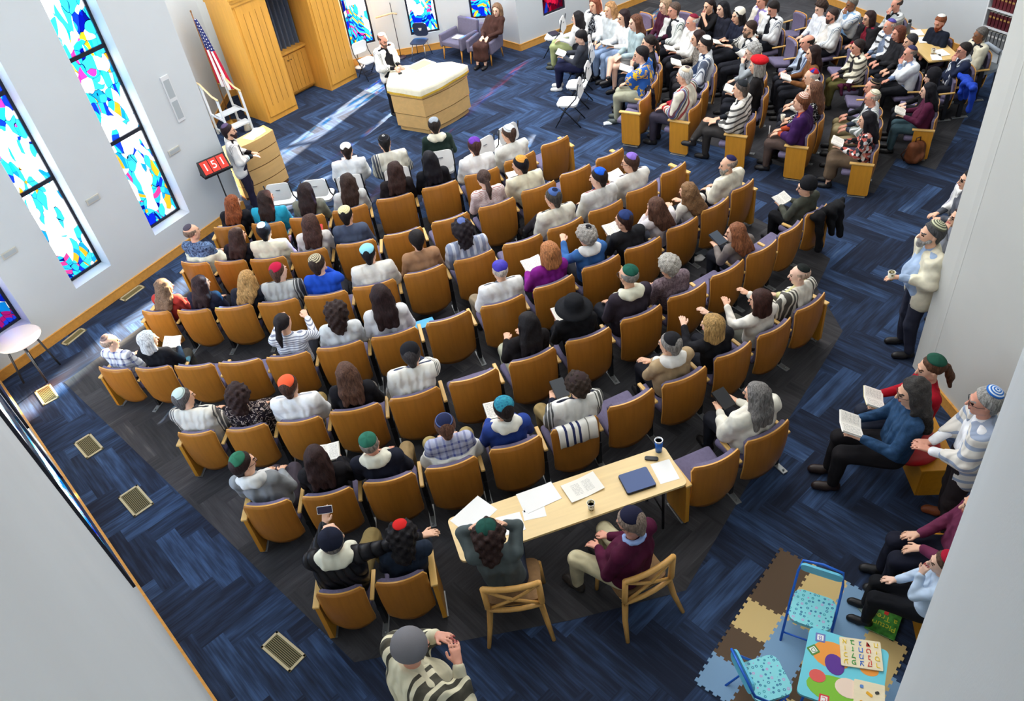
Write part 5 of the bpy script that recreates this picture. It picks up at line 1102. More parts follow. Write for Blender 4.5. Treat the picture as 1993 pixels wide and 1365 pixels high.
fc_px((966,257),(1012,233),'empty white folding chair at the right end of the front line')
fl = (-.93, .36)
def fcs(px, label, f=fl, d=None, hpx=None, z=.45):
    s = pscale(*px); b = at(px[0], px[1], z*s); rz = face(f); fold_chair((b.x, b.y), rz, s, label)
    if d: person((b.x, b.y, 0), rz, s*1.03, d, at(hpx[0], hpx[1], 1.21*s*1.03))
fcs((1078,70), 'white folding chair with a dark book, nearest the magenta window')
fcs((1108,88), 'white folding chair under the person in pale green trousers', fl, P('person with long black hair, white top and pale green trousers', hair='long', hairc='#1d181b', top='#f0efec', bottom='#a9b27c', skin='p', shoes='#3a3f38'), (1124,32))
fcs((1131,128), 'white folding chair under the young person in grey and navy sweater', fl, P('young person with dark hair in grey sweater with navy shoulders, reading', hair='short', hairc='#1b1719', top='#3c3f48', pitch=-.5, pose='book', book='o,#1b1c1f', bl='black-covered book read by the young person in grey sweater', bottom='#1f2240', shoes='#e9e9e4', skin='p'), (1130,68))
fcs((1127,110), 'white folding chair back between the two seated people')
fcs((1123,163), 'empty white folding chair second from the open end of the right line')
fcs((1106,197), 'empty white folding chair at the open end of the right line')
# ================================================================ FRONT: ARK, READING TABLE, LECTERN
M_ARK = wood('#d39a42', .87, .5, .35, 'z', 'ark_wood'); M_ARKD = plain('#7a5320', .6, .3, 0, 'groove')
M_MAPLE = wood('#dcb374', .92, .5, .3, 'x', 'maple_wood'); M_LINE = plain('#6d4a26', .6)
M_METW = plain('#dfe3e6', .4, .5, .1, 'white_metal')
def axes(p, u, z=0):
    u = Vector(u[:2]).normalized(); n = Vector((-u.y, u.x)); return Matrix(((u.x, n.x, 0, p[0]), (u.y, n.y, 0, p[1]), (0, 0, 1, z), (0, 0, 0, 1)))
# --- ark
a0 = Vector(at(527, 241)[:2]); a1 = Vector(at(697, 151)[:2]); au = (a1-a0).normalized(); AL = (a1-a0).length
ark = empty('ark', (a0.x, a0.y, 0), math.atan2(au.y, au.x)); tag(ark, 'tall honey-coloured wooden ark with two grooved towers and blue pleated curtain', 'cabinet')
TW = .83; AH = 2.78
for k, x in enumerate((0, AL-TW)):
    b = MB(); b.box((x, .025, 0), (x+TW, 1.0, AH-.2)); b.build('tower', M_ARK, ark)
    b = MB(); b.box((x+.06, 0, .12), (x+TW-.02, .025, AH-.2), bev=.006); dpan = b.build('door_panel', M_ARK, ark)
    g = MB()
    for j in range(4): gx = x+.06+(TW-.08)*(j+1)/5; g.box((gx-.004, -.002, .35), (gx+.004, .004, AH-.4))
    g.build('groove', M_ARKD, dpan)
b = MB()
for (z0, z1, e) in ((AH-.2, AH-.12, .03), (AH-.12, AH-.05, .06), (AH-.05, AH, .1)): b.box((-e, -e, z0), (AL+e, 1.0, z1))
b.build('cornice', M_ARK, ark)
b = MB(); b.box((TW, .62, .08), (AL-TW, .98, 1.02)); b.box((TW, .56, 1.02), (AL-TW, .98, 1.07)); b.box((TW, .72, 0), (AL-TW, .9, .08)); b.build('lower_cabinet', M_ARK, ark)
for k in range(2):
    x0 = TW+.02+k*(AL-2*TW-.04)/2; x1 = x0+(AL-2*TW-.04)/2-.01
    b = MB(); b.box((x0, .6, .12), (x1, .62, .98), bev=.005); d_ = b.build('door', M_ARK, ark)
    g = MB(); 
    for j in range(1, 4): gx = x0+(x1-x0)*j/4; g.box((gx-.003, .597, .16), (gx+.003, .602, .94))
    g.build('groove', M_ARKD, d_); kb = MB(); kb.lathe([(0, 0), (.014, .004), (.014, .018), (0, .024)], 10, Matrix.Translation(((x1-.04) if k == 0 else (x0+.04), .6, .86)) @ Matrix.Rotation(math.radians(90), 4, 'X')); kb.build('knob', M_BLACK, d_)
cm = MB(); n = 150; vs = []; fs = []
for i in range(n+1):
    x = TW+.01+(AL-2*TW-.02)*i/n; y = .78+.05*math.sin(i/n*math.pi*2*8); vs += [(x, y, 1.07), (x, y+.0, AH-.2)]
for i in range(n): fs.append((2*i, 2*i+2, 2*i+3, 2*i+1))
cm.add(vs, fs, 0, True); cm.build('curtain', fabric('#5a6577', .8, 25, .1), ark)
b = MB(); b.box((TW, .92, 1.07), (AL-TW, .98, AH-.2)); b.build('back_panel', M_ARK, ark)
# --- reading table (bimah)
zb = 1.0
base = [Vector(at(*p)[:2]) for p in ((777,253),(836,263),(918,217))]
tb = [Vector(at(*p, zb)[:2]) for p in ((884,106),(764,143))]
poly = base+[base[2]+(tb[0]-Vector(at(912,112,zb)[:2])), base[0]+(tb[1]-Vector(at(755,177,zb)[:2]))]
cen = sum(poly, Vector((0, 0)))/5
bim = empty('reading_table', (cen.x, cen.y, 0)); tag(bim, 'large maple reading table with faceted panelled sides under the cream cloth', 'table')
pl = [(p.x-cen.x, p.y-cen.y) for p in poly]
def scl(P, k): return [(p[0]*k, p[1]*k) for p in P]
def bulge(P, i, amt, n=6):        # bow the long front side outwards
    out = []
    for j, p in enumerate(P):
        out.append(p)
        if j == i:
            q_ = P[(j+1) % len(P)]; d = Vector((q_[0]-p[0], q_[1]-p[1])); nn = Vector((d.y, -d.x)).normalized()
            for t in range(1, n): out.append((p[0]+d.x*t/n+nn.x*amt*4*(t/n)*(1-t/n), p[1]+d.y*t/n+nn.y*amt*4*(t/n)*(1-t/n)))
    return out
pb = bulge(pl, 1, .07)
b = MB(); b.prism(scl(pb, .93), 0, .09); b.build('plinth', M_MAPLE, bim)
b = MB(); b.prism(pb, .11, .39); b.prism(scl(pb, 1.02), .41, .78); b.prism(scl(pb, 1.04), .80, .98); b.prism(scl(pb, 1.06), .98, 1.01); b.build('body_panels', M_MAPLE, bim)
b = MB(); b.prism(scl(pb, .96), .09, .98); b.build('reveal_line', M_LINE, bim)
kr = MB(); kr.tube([(.0, 0, 0), (.03, 0, -.02), (.0, 0, -.05), (-.03, 0, -.02), (0, 0, 0)], .006, 6); kr.build('ring_pull', M_BLACK, bim, loc=(pl[0][0]*1.04+.1, pl[0][1]*1.04-.05, .9))
# cloth over it
cl = MB(); top = scl(pb, 1.08); n = len(top); P3 = []; F = []
dense = []
for i in range(n):
    a, c = top[i], top[(i+1) % n]; m_ = max(2, int(math.hypot(c[0]-a[0], c[1]-a[1])/.05))
    dense += [(a[0]+(c[0]-a[0])*t/m_, a[1]+(c[1]-a[1])*t/m_) for t in range(m_)]
N = len(dense); rings = []
for (k, z, wv) in ((0.0, 1.028, 0), (.5, 1.027, 0), (.985, 1.026, 0), (1.0, 1.02, .0), (1.006, .96, .006), (1.01, .9, .01), (1.012, .855, .012)):
    rings.append([(p[0]*k*(1+wv*math.sin(i*.55)), p[1]*k*(1+wv*math.sin(i*.55)), z-(.02*math.sin(i*.13) if z < .95 else 0)) for i, p in enumerate(dense)])
for r in rings: P3 += r
F = [(j*N+i, j*N+(i+1) % N, (j+1)*N+(i+1) % N, (j+1)*N+i) for j in range(len(rings)-1) for i in range(N)]
cl.v = P3; cl.f = F; cl.m = [1 if f[0] >= 5*N else 0 for f in F]; cl.sm = [True]*len(F)
co = cl.build('table_cloth', [fabric('#f3ecd2', .8, 12, .08), fabric('#d6ac3c', .6, 30)], None, loc=(cen.x, cen.y, 0)); tag(co, 'cream cloth with gold border draped over the reading table', 'tablecloth')
sd = empty('scroll_mat', tuple(at(818, 128, 1.03)), math.radians(38)); b = MB(); b.box((-.28, -.2, 0), (.28, .2, .012)); b.build('mat', plain('#efe9d8', .8), sd); b = MB(); b.box((-.22, -.14, .012), (.22, .14, .016)); b.build('panel', plain('#d9b48a', .8), sd); tag(sd, 'framed cream and tan mat lying on the cloth of the reading table', 'mat')
e = empty('pointer_case', tuple(at(779, 144, 1.03)), .4); b = MB(); b.box((-.04, -.02, 0), (.04, .02, .03), bev=.006); b.build('case', M_BLACK, e); tag(e, 'small black object at the left side of the reading table cloth', 'case')
# --- lectern
p0, p1, p2 = [Vector(at(*p)[:2]) for p in ((489,396),(504,386),(564,351))]
lu = (p2-p1).normalized(); ln = Vector((-lu.y, lu.x)); lw = (p2-p1).length
lec = empty('lectern', (p1.x, p1.y, 0), math.atan2(lu.y, lu.x)); tag(lec, 'maple lectern with grooved front and papers on top, beside the left wall', 'lectern')
lp = [(0, 0)]+[(lw*t/6, -.05*4*(t/6)*(1-t/6)) for t in range(1, 6)]+[(lw, 0), (lw+.04, .36), (-.16, .36), (-.19, .14)]
LH = 1.08
for z0, z1 in ((.06, .27), (.29, .57), (.59, .85), (.87, LH)): b = MB(); b.prism(lp, z0, z1); b.build('front_panel', M_MAPLE, lec)
b = MB(); b.prism([(x*.97+.01, y*.97+.01) for x, y in lp], 0, LH-.02); b.build('core', M_LINE, lec)
b = MB(); b.prism([(x, y) for x, y in lp], LH, LH+.02); b.build('rim', M_MAPLE, lec)
Ml = axes(p1, lu)
e = empty('papers', Ml @ Vector((lw*.62, .17, LH+.02)), math.atan2(lu.y, lu.x)+.2); b = MB()
for k in range(4): b.box((-.2+.02*k, -.13+.012*k, .006*k), (.17+.02*k, .14-.01*k, .006*k+.005), Matrix.Rotation(.12*k, 4, 'Z'))
b.build('sheets', plain('#f6f4ef', .8), e); tag(e, 'pile of white papers lying on the lectern', 'papers')
# --- music stand with the page numbers
ms = empty('music_stand', tuple(at(462, 436)), math.radians(34)); tag(ms, 'black music stand in front of the left wall holding the red number board', 'music stand')
b = MB(); b.tube([(0, 0, .05), (0, 0, 1.12)], .013, 8); b.tube([(0, 0, .5), (0, 0, .54)], .018, 8); b.build('pole', M_BLACK, ms)
for k in range(3): q_ = math.radians(90+120*k); b = MB(); b.tube([(0, 0, .16), (.28*math.cos(q_), .28*math.sin(q_), .012)], .009, 6); b.build('leg', M_BLACK, ms)
b = MB(); b.box((-.27, -.13, 1.12), (.27, .1, 1.13)); b.box((-.27, -.15, 1.12), (.27, -.13, 1.16)); b.build('tray', M_BLACK, ms)
nb = empty('number_board', ms.location+Vector((0, 0, 1.135)), math.radians(34)); tag(nb, 'black block with three red cards showing 151 on the music stand', 'sign')
b = MB(); b.prism([(-.12, 0), (.1, 0), (.06, .24)], -.26, .26, Matrix(((0, 0, 1, 0), (1, 0, 0, 0), (0, 1, 0, 0), (0, 0, 0, 1)))); b.build('block', M_BLACK, nb)
def text(body, size, mat, parent, loc, rot, ext=.002):
    c = bpy.data.curves.new('lettering', 'FONT'); c.body = body; c.size = size; c.extrude = ext; c.align_x = 'CENTER'; c.align_y = 'CENTER'
    o = bpy.data.objects.new('lettering_tmp', c); COL.objects.link(o); dg = bpy.context.evaluated_depsgraph_get(); me = bpy.data.meshes.new_from_object(o.evaluated_get(dg)); bpy.data.objects.remove(o)
    x = obj('lettering', me, mat, parent, loc, rot); return x
sl_ = math.atan2(.24, .18); tilt = math.radians(53)
for k, ch in enumerate('151'):
    x = -.155+.155*k; M_ = Matrix.Translation((x, -.035, .125)) @ Matrix.Rotation(tilt, 4, 'X')
    b = MB(); b.box((-.07, -.12, .0), (.07, .12, .006), M_); cd = b.build('number_card', plain('#d8301c', .5), nb)
    t_ = text(ch, .2, plain('#fbf5f0', .5), cd, (0, 0, 0), (0, 0, 0)); t_.matrix_local = M_ @ Matrix.Translation((0, 0, .008))
# --- flag
fl0 = at(452, 240); fg = empty('flag', tuple(fl0)); tag(fg, 'American flag hanging furled on a pole beside the ark', 'flag')
b = MB(); b.tube([(0, 0, 0), (0, 0, 2.5)], .014, 8); b.lathe([(0, 2.56), (.02, 2.54), (.012, 2.5)], 8); b.build('pole', wood('#8a5a28'), fg); b = MB(); b.lathe([(.16, 0), (.16, .03), (.03, .07), (.014, .1)], 20); b.build('base', plain('#b58a3a', .4, .5, .6), fg)
fm = NT('flag_cloth', .8, .2); v = fm.coord('UV'); sp = fm.sep(v); st = fm.math('GREATER_THAN', fm.math('SINE', fm.math('MULTIPLY', sp[0], math.pi*9)), 0)
stc = fm.mix(st, srgb('#f0ecec'), srgb('#b91f3c')); can = fm.math('GREATER_THAN', sp[1], .56); vv = fm.coord('UV', (9, 22, 1)); vo = fm.vor(vv, 1, 'F1', .0); star = fm.math('LESS_THAN', vo.outputs['Distance'], .2)
fm.col(fm.mix(can, stc, fm.mix(star, srgb('#27306b'), srgb('#f4f4f8'))))
nu, nv = 48, 24; bm = bmesh.new(); uvl = bm.loops.layers.uv.new('UVMap'); g = []
for j in range(nv+1):
    t = j/nv; row = []
    for i in range(nu+1):
        u = i/nu; w = .07+.36*(1-t)**.8; row.append(bm.verts.new((.01+w*u, .05*math.sin(u*14)*(1-.5*t)-.02*u, 2.38-1.42*(1-t)-.12*u*(1-t))))
    g.append(row)
for j in range(nv):
    for i in range(nu):
        f = bm.faces.new((g[j][i], g[j][i+1], g[j+1][i+1], g[j+1][i])); f.smooth = True
        for l, (a, c) in zip(f.loops, ((i, j), (i+1, j), (i+1, j+1), (i, j+1))): l[uvl].uv = (a/nu, c/nv)
me = bpy.data.meshes.new('flag'); bm.to_mesh(me); bm.free(); fo = obj('flag_cloth', me, fm.m, fg); fo.rotation_euler = (0, 0, math.radians(-32))
mod = fo.modifiers.new('thick', 'SOLIDIFY'); mod.thickness = .004
b = MB(); b.tube([(.012+.43, 0, .85), (.012, 0, .96)], .009, 6); fr = b.build('gold_fringe', plain('#d5a63c', .5), fg); fr.rotation_euler = (0, 0, math.radians(-32))
# --- white step stool with wooden rails
s0 = at(468, 262); su = (Vector(at(500, 250)[:2])-Vector(at(462, 268)[:2])).normalized(); st_ = empty('step_stool', tuple(s0), math.atan2(su.y, su.x)); tag(st_, 'white metal two-step stool with wooden handrails between wall and ark', 'step stool')
for x in (-.28, .28):
    b = MB()
    for y, h in ((-.1, .95), (.5, 1.15)): b.box((x-.02, y-.02, 0), (x+.02, y+.02, h))
    b.box((x-.018, -.1, .1), (x+.018, .5, .14)); b.box((x-.018, -.1, .45), (x+.018, .5, .49)); b.build('side_frame', M_METW, st_)
    b = MB(); b.tube([(x, -.14, .95), (x, .1, .98), (x, .52, 1.17), (x, .7, 1.17)], .022, 8); b.build('handrail', wood('#e5c692', .9), st_)
for y, z in ((-.05, .22), (.2, .46)): b = MB(); b.box((-.28, y-.08, z), (.28, y+.16, z+.03)); b.build('step', M_METW, st_)
b = MB(); b.lathe([(.0, .25), (.05, .24), (.07, .12), (.09, .0)], 16, Matrix.Translation((.15, .2, 0))); bb = b.build('bell', plain('#e2dfcf', .4), None, loc=tuple(s0)); tag(bb, 'small cream bell-shaped object on the floor under the step stool', 'ornament')
# --- chairs, stands by the front wall
def armchair(c, rz, s, label):
    r = empty('armchair', (c[0], c[1], 0), rz, s); tag(r, label, 'armchair', 'grey armchairs by the front wall'); U = fabric('#6f6b80', .9, 30, .1)
    b = MB(); b.box((-.3, -.25, .34), (.3, .33, .46), bev=.03); b.build('seat', U, r)
    b = MB(); b.box((-.33, -.36, .34), (.33, -.24, .88), Matrix.Rotation(math.radians(8), 4, 'X'), bev=.03); b.build('backrest', U, r)
    for x in (-.34, .34): b = MB(); b.box((x-.045, -.3, .3), (x+.045, .33, .62), bev=.03); b.build('armrest', U, r)
    for x in (-.3, .3):
        for y, k in ((-.27, -.06), (.27, .04)): b = MB(); b.tube([(x, y, .33), (x*1.05, y+k, 0)], [.026, .015], 8); b.build('leg', wood('#cf9440'), r)
    return r
fl_, fr_ = Vector(at(879, 102)[:2]), Vector(at(927, 113)[:2]); gl, gr_ = Vector(at(930, 113)[:2]), Vector(at(972, 117)[:2])
for (a, c, lab) in ((fl_, fr_, 'grey upholstered armchair with white papers on its seat'), (gl, gr_, 'grey upholstered armchair under the person in brown dress')):
    u_ = (c-a).normalized(); f_ = Vector((u_.y, -u_.x)); m_ = (a+c)/2-f_*.27; sc_ = min(1.05, max(.85, (c-a).length/.62)); m_ = m_+f_*.34; sc_ *= .93; armchair(m_, math.atan2(-f_.x, f_.y), sc_, lab)
    if lab.endswith('dress'):
        person((m_.x, m_.y, 0), math.atan2(-f_.x, f_.y), 1.0, P('person with light brown hair in brown high-neck dress, seated in a grey armchair', hair='bob', hairc='#8a6a50', top='#4a302a', long=.05, skirt=True, bottom='#4a302a', skin='p'), at(966, 14, 1.21))
    else:
        e = empty('papers', (m_.x, m_.y, .465), math.atan2(u_.y, u_.x)+.1); b = MB(); b.box((-.15, -.1, 0), (.15, .12, .012)); b.build('sheets', plain('#f4f2ee', .8), e); tag(e, 'white papers on the seat of the empty grey armchair', 'papers')
sc0 = Vector(at(822, 112)[:2]); scf = Vector((-.35, -.94)); sr = math.atan2(-scf.x, scf.y); sh = empty('school_chair', (sc0.x, sc0.y, 0), sr, .95); tag(sh, 'navy plastic school chair with chrome legs below the blue window', 'chair')
M_NAVY = plain('#2a3550', .4); b = MB(); b.prism(rrect(.42, .42, .09), .42, .44); b.build('seat', M_NAVY, sh); b = MB(); b.prism(rrect(.4, .36, .1), -.008, .01, Matrix.Translation((0, -.21, .66)) @ Matrix.Rotation(math.radians(82), 4, 'X')); bk = b.build('backrest', M_NAVY, sh)
b = MB(); b.prism([(-.05, .04), (.05, .04), (.025, -.03), (-.025, -.03)], -.012, .014, Matrix.Translation((0, -.212, .66)) @ Matrix.Rotation(math.radians(82), 4, 'X')); b.build('hand_hole', plain('#d8dce0'), bk)
for x in (-.19, .19):
    for y in (-.2, .2): b = MB(); b.tube([(x*.8, y*.6, .42), (x*1.1, y*1.15, 0)], .011, 6); b.build('leg', plain('#b8bcc0', .25, .5, .9), sh)
fold_chair(at(722, 150), math.radians(215), .95, 'white chair against the wall behind the person at the reading table')
def stand(px, h, label, arm=False):
    e = empty('floor_stand', tuple(at(*px)), math.radians(200)); tag(e, label, 'stand'); b = MB(); b.tube([(0, 0, .02), (0, 0, h)], .01, 6); b.build('pole', plain('#3a3a42', .5), e)
    b = MB(); b.lathe([(.13, 0), (.13, .02), (.02, .035)], 20); b.build('base', plain('#3a2c3a' if arm else '#ece9ea', .5), e)
    if arm: b = MB(); b.tube([(-.12, 0, 1.05), (0, 0, 1.1), (.42, 0, 1.1)], .022, 8); b.build('wooden_arm', wood('#e0bf94'), e)
stand((781, 112), 1.35, 'thin dark stand with a pale wooden arm behind the reading table', True); stand((701, 131), 1.7, 'thin dark pole on a white round base beside the front window')
# people at the front
solo((745, 78), P('bearded person in white shawl with dark stripes standing at the reading table', hair='bald', hairc='#4e3a30', cap='#efece6,plain,,.07', top='#17181e', shawl='tals:#f0eeea:#23262c', beard='#6f564a', pose='lap', legs='stand', skin='r', pitch=-.5, bottom='#15161d', glass=1), (.75, -.66), z=1.64, s=1.0)
solo((446, 256), P('bearded person with dark hair and white shawl standing behind the lectern', hair='short', hairc='#2b1c20', cap='#5a4a6a,plain,,.07', top='#1c1418', shawl='tals:#e9e6e2:#3c3a44', beard='#3a2724', legs='stand', yaw=0, bottom='#231f33', skirt=False), (.96, .25), z=1.64, s=.97)
# ================================================================ NEAR: TABLES, CHILDREN'S CORNER, RIGHT WALL
def px_box(b, quad, z0, z1): return [tuple(at(*p, z0)[:2]) for p in quad]
# --- long table
TZ = .76; tq = [Vector(at(*p, TZ)) for p in ((862,1008),(906,1098),(1334,938),(1297,871))]
tc = sum(tq, Vector())/4; tu = ((tq[3]-tq[0])+(tq[2]-tq[1])).normalized(); tl = ((tq[3]-tq[0]).length+(tq[2]-tq[1]).length)/2; tw = ((tq[1]-tq[0]).length+(tq[2]-tq[3]).length)/2
ta = math.atan2(tu.y, tu.x); LT = empty('folding_table', (tc.x, tc.y, 0), ta); tag(LT, 'long narrow pale maple table covered with papers behind the last seats', 'table')
b = MB(); b.prism(rrect(tl, tw, .06), TZ-.028, TZ); b.build('tabletop', wood('#ecce94', .93, .5, .3, 'x', 'pale_tabletop'), LT)
for sx in (-1, 1):
    for sy in (-1, 1): b = MB(); b.tube([(sx*(tl/2-.25), sy*(tw/2-.08), 0), (sx*(tl/2-.25), sy*(tw/2-.08), TZ-.028)], .016, 8); b.build('leg', M_BLACK, LT)
    b = MB(); b.tube([(sx*(tl/2-.25), -tw/2+.08, .3), (sx*(tl/2-.25), tw/2-.08, .3)], .01, 6); b.build('crossbar', M_BLACK, LT)
def sheet(px, w, h, rot, label, name='papers', cat='papers', n=1, z=TZ, hexc='#f7f6f2', fold=False):
    e = empty(name, tuple(at(px[0], px[1], z+.001)), ta+rot); b = MB()
    if fold:
        for sx in (-1, 1): b.box((min(0, sx*w/2), -h/2, 0), (max(0, sx*w/2), h/2, .006), Matrix.Rotation(-sx*.08, 4, 'Y'))
    else:
        for k in range(n): b.box((-w/2+.01*k, -h/2-.008*k, .0015*k), (w/2+.01*k, h/2-.008*k, .0015*k+.001), Matrix.Rotation(.05*k, 4, 'Z'))
    b.build('sheets', M_PAGE if fold else plain(hexc, .8), e); tag(e, label, cat); return e
sheet((922,1003), .42, .30, .5, 'large white paper at the left end of the long table', n=1)
sheet((1046,968), .40, .26, .02, 'stack of white papers in the middle of the long table', n=3)
sheet((1134,950), .40, .26, .12, 'open white booklet right of the middle paper stack', 'booklet', 'booklet', fold=True)
sheet((992,1020), .26, .24, -.1, 'white sheets beside the elbow of the person with green skullcap', n=2)
sheet((1040,1000), .24, .13, -.15, 'half-covered white sheet with printed lines under the paper stack')
sheet((1294,918), .22, .29, -.06, 'printed page lying right of the navy binder', 'printed_page', 'page', z=TZ+.0)
e = empty('binder', tuple(at(1240,938,TZ+.001)), ta-.02); b = MB(); b.prism(rrect(.33, .27, .02), 0, .028); b.build('case', plain('#10131f', .5), e); b = MB(); b.prism(rrect(.325, .265, .02), .028, .034); b.build('cover', plain('#3c5384', .45), e); tag(e, 'navy blue closed binder on the long table', 'binder')
e = empty('eyeglass_case', tuple(at(1268,894,TZ+.002)), ta-.5); b = MB(); b.prism(rrect(.15, .05, .024), 0, .02); b.build('case', plain('#1a1a1c', .4), e); tag(e, 'black oval case at the top of the printed page', 'case')
def cup(px, z, label, r=.036, h=.09, coffee=True, body='#8a7a3a', name='paper_cup', s=1.0, loc=None):
    e = empty(name, tuple(at(px[0], px[1], z)) if loc is None else loc, 0, s); b = MB(); b.lathe([(r*.72, 0), (r*.74, .002), (r, h), (r*.95, h), (r*.72, .01)], 20); b.build('cup', cup_mat(body), e)
    if coffee: b = MB(); b.lathe([(0, h*.62), (r*.86, h*.62)], 20); b.build('coffee', plain('#24150e', .2), e)
    b = MB(); b.tube([(r*math.cos(q_), r*math.sin(q_), h) for q_ in [2*math.pi*k/20 for k in range(20)]], .0028, 6, closed=True); b.build('rim', plain('#f4f2ec', .5), e)
    tag(e, label, 'cup'); return e
def cup_mat(c):
    k = ('cup', c)
    if k not in _mc:
        m = NT('cup_print', .5); v = m.coord('Object', (26, 26, 26)); vo = m.vor(v, 1.5); m.col(m.ramp(vo.outputs['Distance'], [(0, srgb('#2c2a1c')), (.35, srgb(c)), (.6, srgb('#e8e2c8'))])); _mc[k] = m.m
    return _mc[k]
cup((1151,991), TZ, 'paper coffee cup with brown print on the long table', s=1.15)
tb_ = empty('tumbler', tuple(at(1282,878,TZ)), 0, 1.1); b = MB(); b.lathe([(.03, 0), (.033, .002), (.043, .15)], 24); b.build('body', plain('#2f6bc4', .3, .5, .4), tb_); b = MB(); b.lathe([(.043, .15), (.045, .165), (.037, .168), (.034, .15), (0, .148)], 24); b.build('steel_rim', plain('#d7dadd', .25, .5, .8), tb_); tag(tb_, 'blue steel tumbler at the far right corner of the long table', 'tumbler')
# --- X-back wooden chairs
def xchair(bl, br, s, label, gap=.3):
    zt = .86*s; a, c = at(*bl, zt), at(*br, zt); u = (c-a).normalized(); rz = math.atan2(u.y, u.x); w = (c-a).length/s; r = empty('x_back_chair', ((a.x+c.x)/2, (a.y+c.y)/2, 0), rz, s); tag(r, label, 'chair', 'wooden chairs with crossed backs'); Wd = wood('#dba75c', .88, 1, .35, 'z', 'chair_wood'); h = w/2
    for sx in (-1, 1):
        b = MB(); b.tube([(sx*h, -.0, .86), (sx*h, .025, .5), (sx*(h-.01), .04, .42), (sx*(h+.02), .0, .2), (sx*(h+.06), -.1, 0)], [.028, .032, .032, .028, .02], 8); b.build('rear_leg', Wd, r)
        b = MB(); b.tube([(sx*(h-.0), .5, .42), (sx*(h+.02), .54, 0)], [.028, .02], 8); b.build('front_leg', Wd, r)
    pts = lambda z, y: [(x*h, y-.03*(1-x*x), z) for x in (-1, -.6, -.2, .2, .6, 1)]
    for z, y, rr in ((.85, .0, .03), (.46, .03, .026)): b = MB(); b.tube(pts(z, y), rr, 8); b.build('back_rail', Wd, r)
    for sg in (-1, 1): b = MB(); b.tube([(-sg*h*.95, -.005, .83), (-sg*h*.5, -.02, .75), (0, -.02, .66), (sg*h*.5, -.0, .57), (sg*h*.95, .025, .48)], .017, 6); b.build('back_cross', Wd, r)
    b = MB(); b.prism(rrect(w+.02, .46, .08), .43, .475, Matrix.Translation((0, .3, 0))); b.build('seat', fabric('#8a6a48', .8, 20), r); b = MB(); b.prism(rrect(w-.02, .42, .05), .38, .43, Matrix.Translation((0, .3, 0))); b.build('seat_frame', Wd, r)
    return (a+c)/2, rz
m1, r1 = xchair((939,1147),(1048,1134), 1.06, 'wooden chair with crossed back under the person with green skullcap')
m2, r2 = xchair((1217,1132),(1310,1083), 1.06, 'wooden chair with crossed back under the person in burgundy sweater')
def onchair(m, rz, s, d, hpx, gap=.28, z=1.21): R = Matrix.Rotation(rz, 3, 'Z'); person(m+R @ Vector((0, gap*s, 0)), rz, s, d, at(hpx[0], hpx[1], z*s), True)
onchair(m1, r1, 1.12, P('person with brown curls, green skullcap and grey-green sweater holding head in both hands', hair='afro', hairc='#33201c', cap='#1f4e44,seam,,.08', top='#555f60', pose='head', bottom='#2b3242', pitch=-.4), (950, 1042))
onchair(m2, r2+.35, 1.15, P('person with grey hair, navy skullcap, burgundy sweater and khaki trousers', hair='short', hairc='#8c7a6c', cap='#1b1c34,plain,,.084', top='#4d1230', shawl='#9db6e6', sk='collar', shn='shirt_collar', glass=1, pose='lap', bottom='#c5bb98', legs='wide', fat=1.15, yaw=.3, pitch=-.4, skin='r', shoes='#3a3430'), (1227, 1018))
# --- person standing in the foreground
solo((800,1262), P('person in grey skullcap and black-striped cream prayer shawl standing in the foreground', hair='none', cap='#77767a,plain,,.102', top='#d9d2b4', shawl='talb:#e9e2c2:#0c0c10', pose='hold', legs='stand', bottom='#22252e', fat=1.12, yaw=0, pitch=-.5, skin='r'), (.86, .5), z=1.64, s=1.25, fine=True)
# --- along the right wall
wl = (-.97, .2)
CUPM = P('person with ringed skullcap, cream shawl and light blue shirt standing with a coffee cup', hair='short', hairc='#4a4a4c', cap='#c9cba8,ring,#5a5c50,.085', top='#a5bad6', shawl=CRM, pose='cup/down', legs='stand', bottom='#2d3040', beard='#9a9792', fat=1.12, pitch=0)
solo((1812,456), CUPM, wl, z=1.64, s=1.12, fine=True)
solo((1884,354), P('person with dark hair, glasses and white shawl over blue tie, half behind the pier', hair='short', hairc='#1b1718', top='#5a5d66', shawl='tals:#eceae6:#2a3c8a', glass=1, legs='stand', bottom='#2a2b33', pitch=0), (-.97, .2), z=1.62, s=.98)
solo((1862,442), P('person with long dark brown hair, glasses and grey top beside the pier', hair='long', hairc='#35201c', top='#7d8088', glass=1, legs='stand', pose='chin/lap', bottom='#23242a', pitch=0), wl, z=1.5, s=.96)
def bench(px, l, w, h, ang, label, z=0):
    c = at(px[0], px[1], h); r = empty('bench', (c.x, c.y, 0), ang); tag(r, label, 'bench', 'low wooden benches at the right wall'); Wd = wood('#cf8f22', .85, .6, .35, 'x', 'bench_wood')
    b = MB(); b.box((-l/2, -w/2, h-.04), (l/2, w/2, h), bev=.008); b.build('top', Wd, r); b = MB(); b.box((-l/2+.02, w/2-.05, 0), (l/2-.02, w/2-.02, h-.04)); b.box((-l/2+.02, -w/2+.02, 0), (l/2-.02, -w/2+.05, h-.04)); b.build('side_board', Wd, r)
    for sx in (-1, 1): b = MB(); b.box((sx*(l/2-.03)-.015, -w/2+.05, 0), (sx*(l/2-.03)+.015, w/2-.05, h-.04)); b.build('end_board', Wd, r)
bench((1802, 852), .95, .40, .44, math.radians(82), 'low wooden bench under the person in the denim jacket')
bench((1826, 1150), 1.35, .38, .40, math.radians(74), 'low wooden bench behind the green picture book')
wf = (-.95, .3)
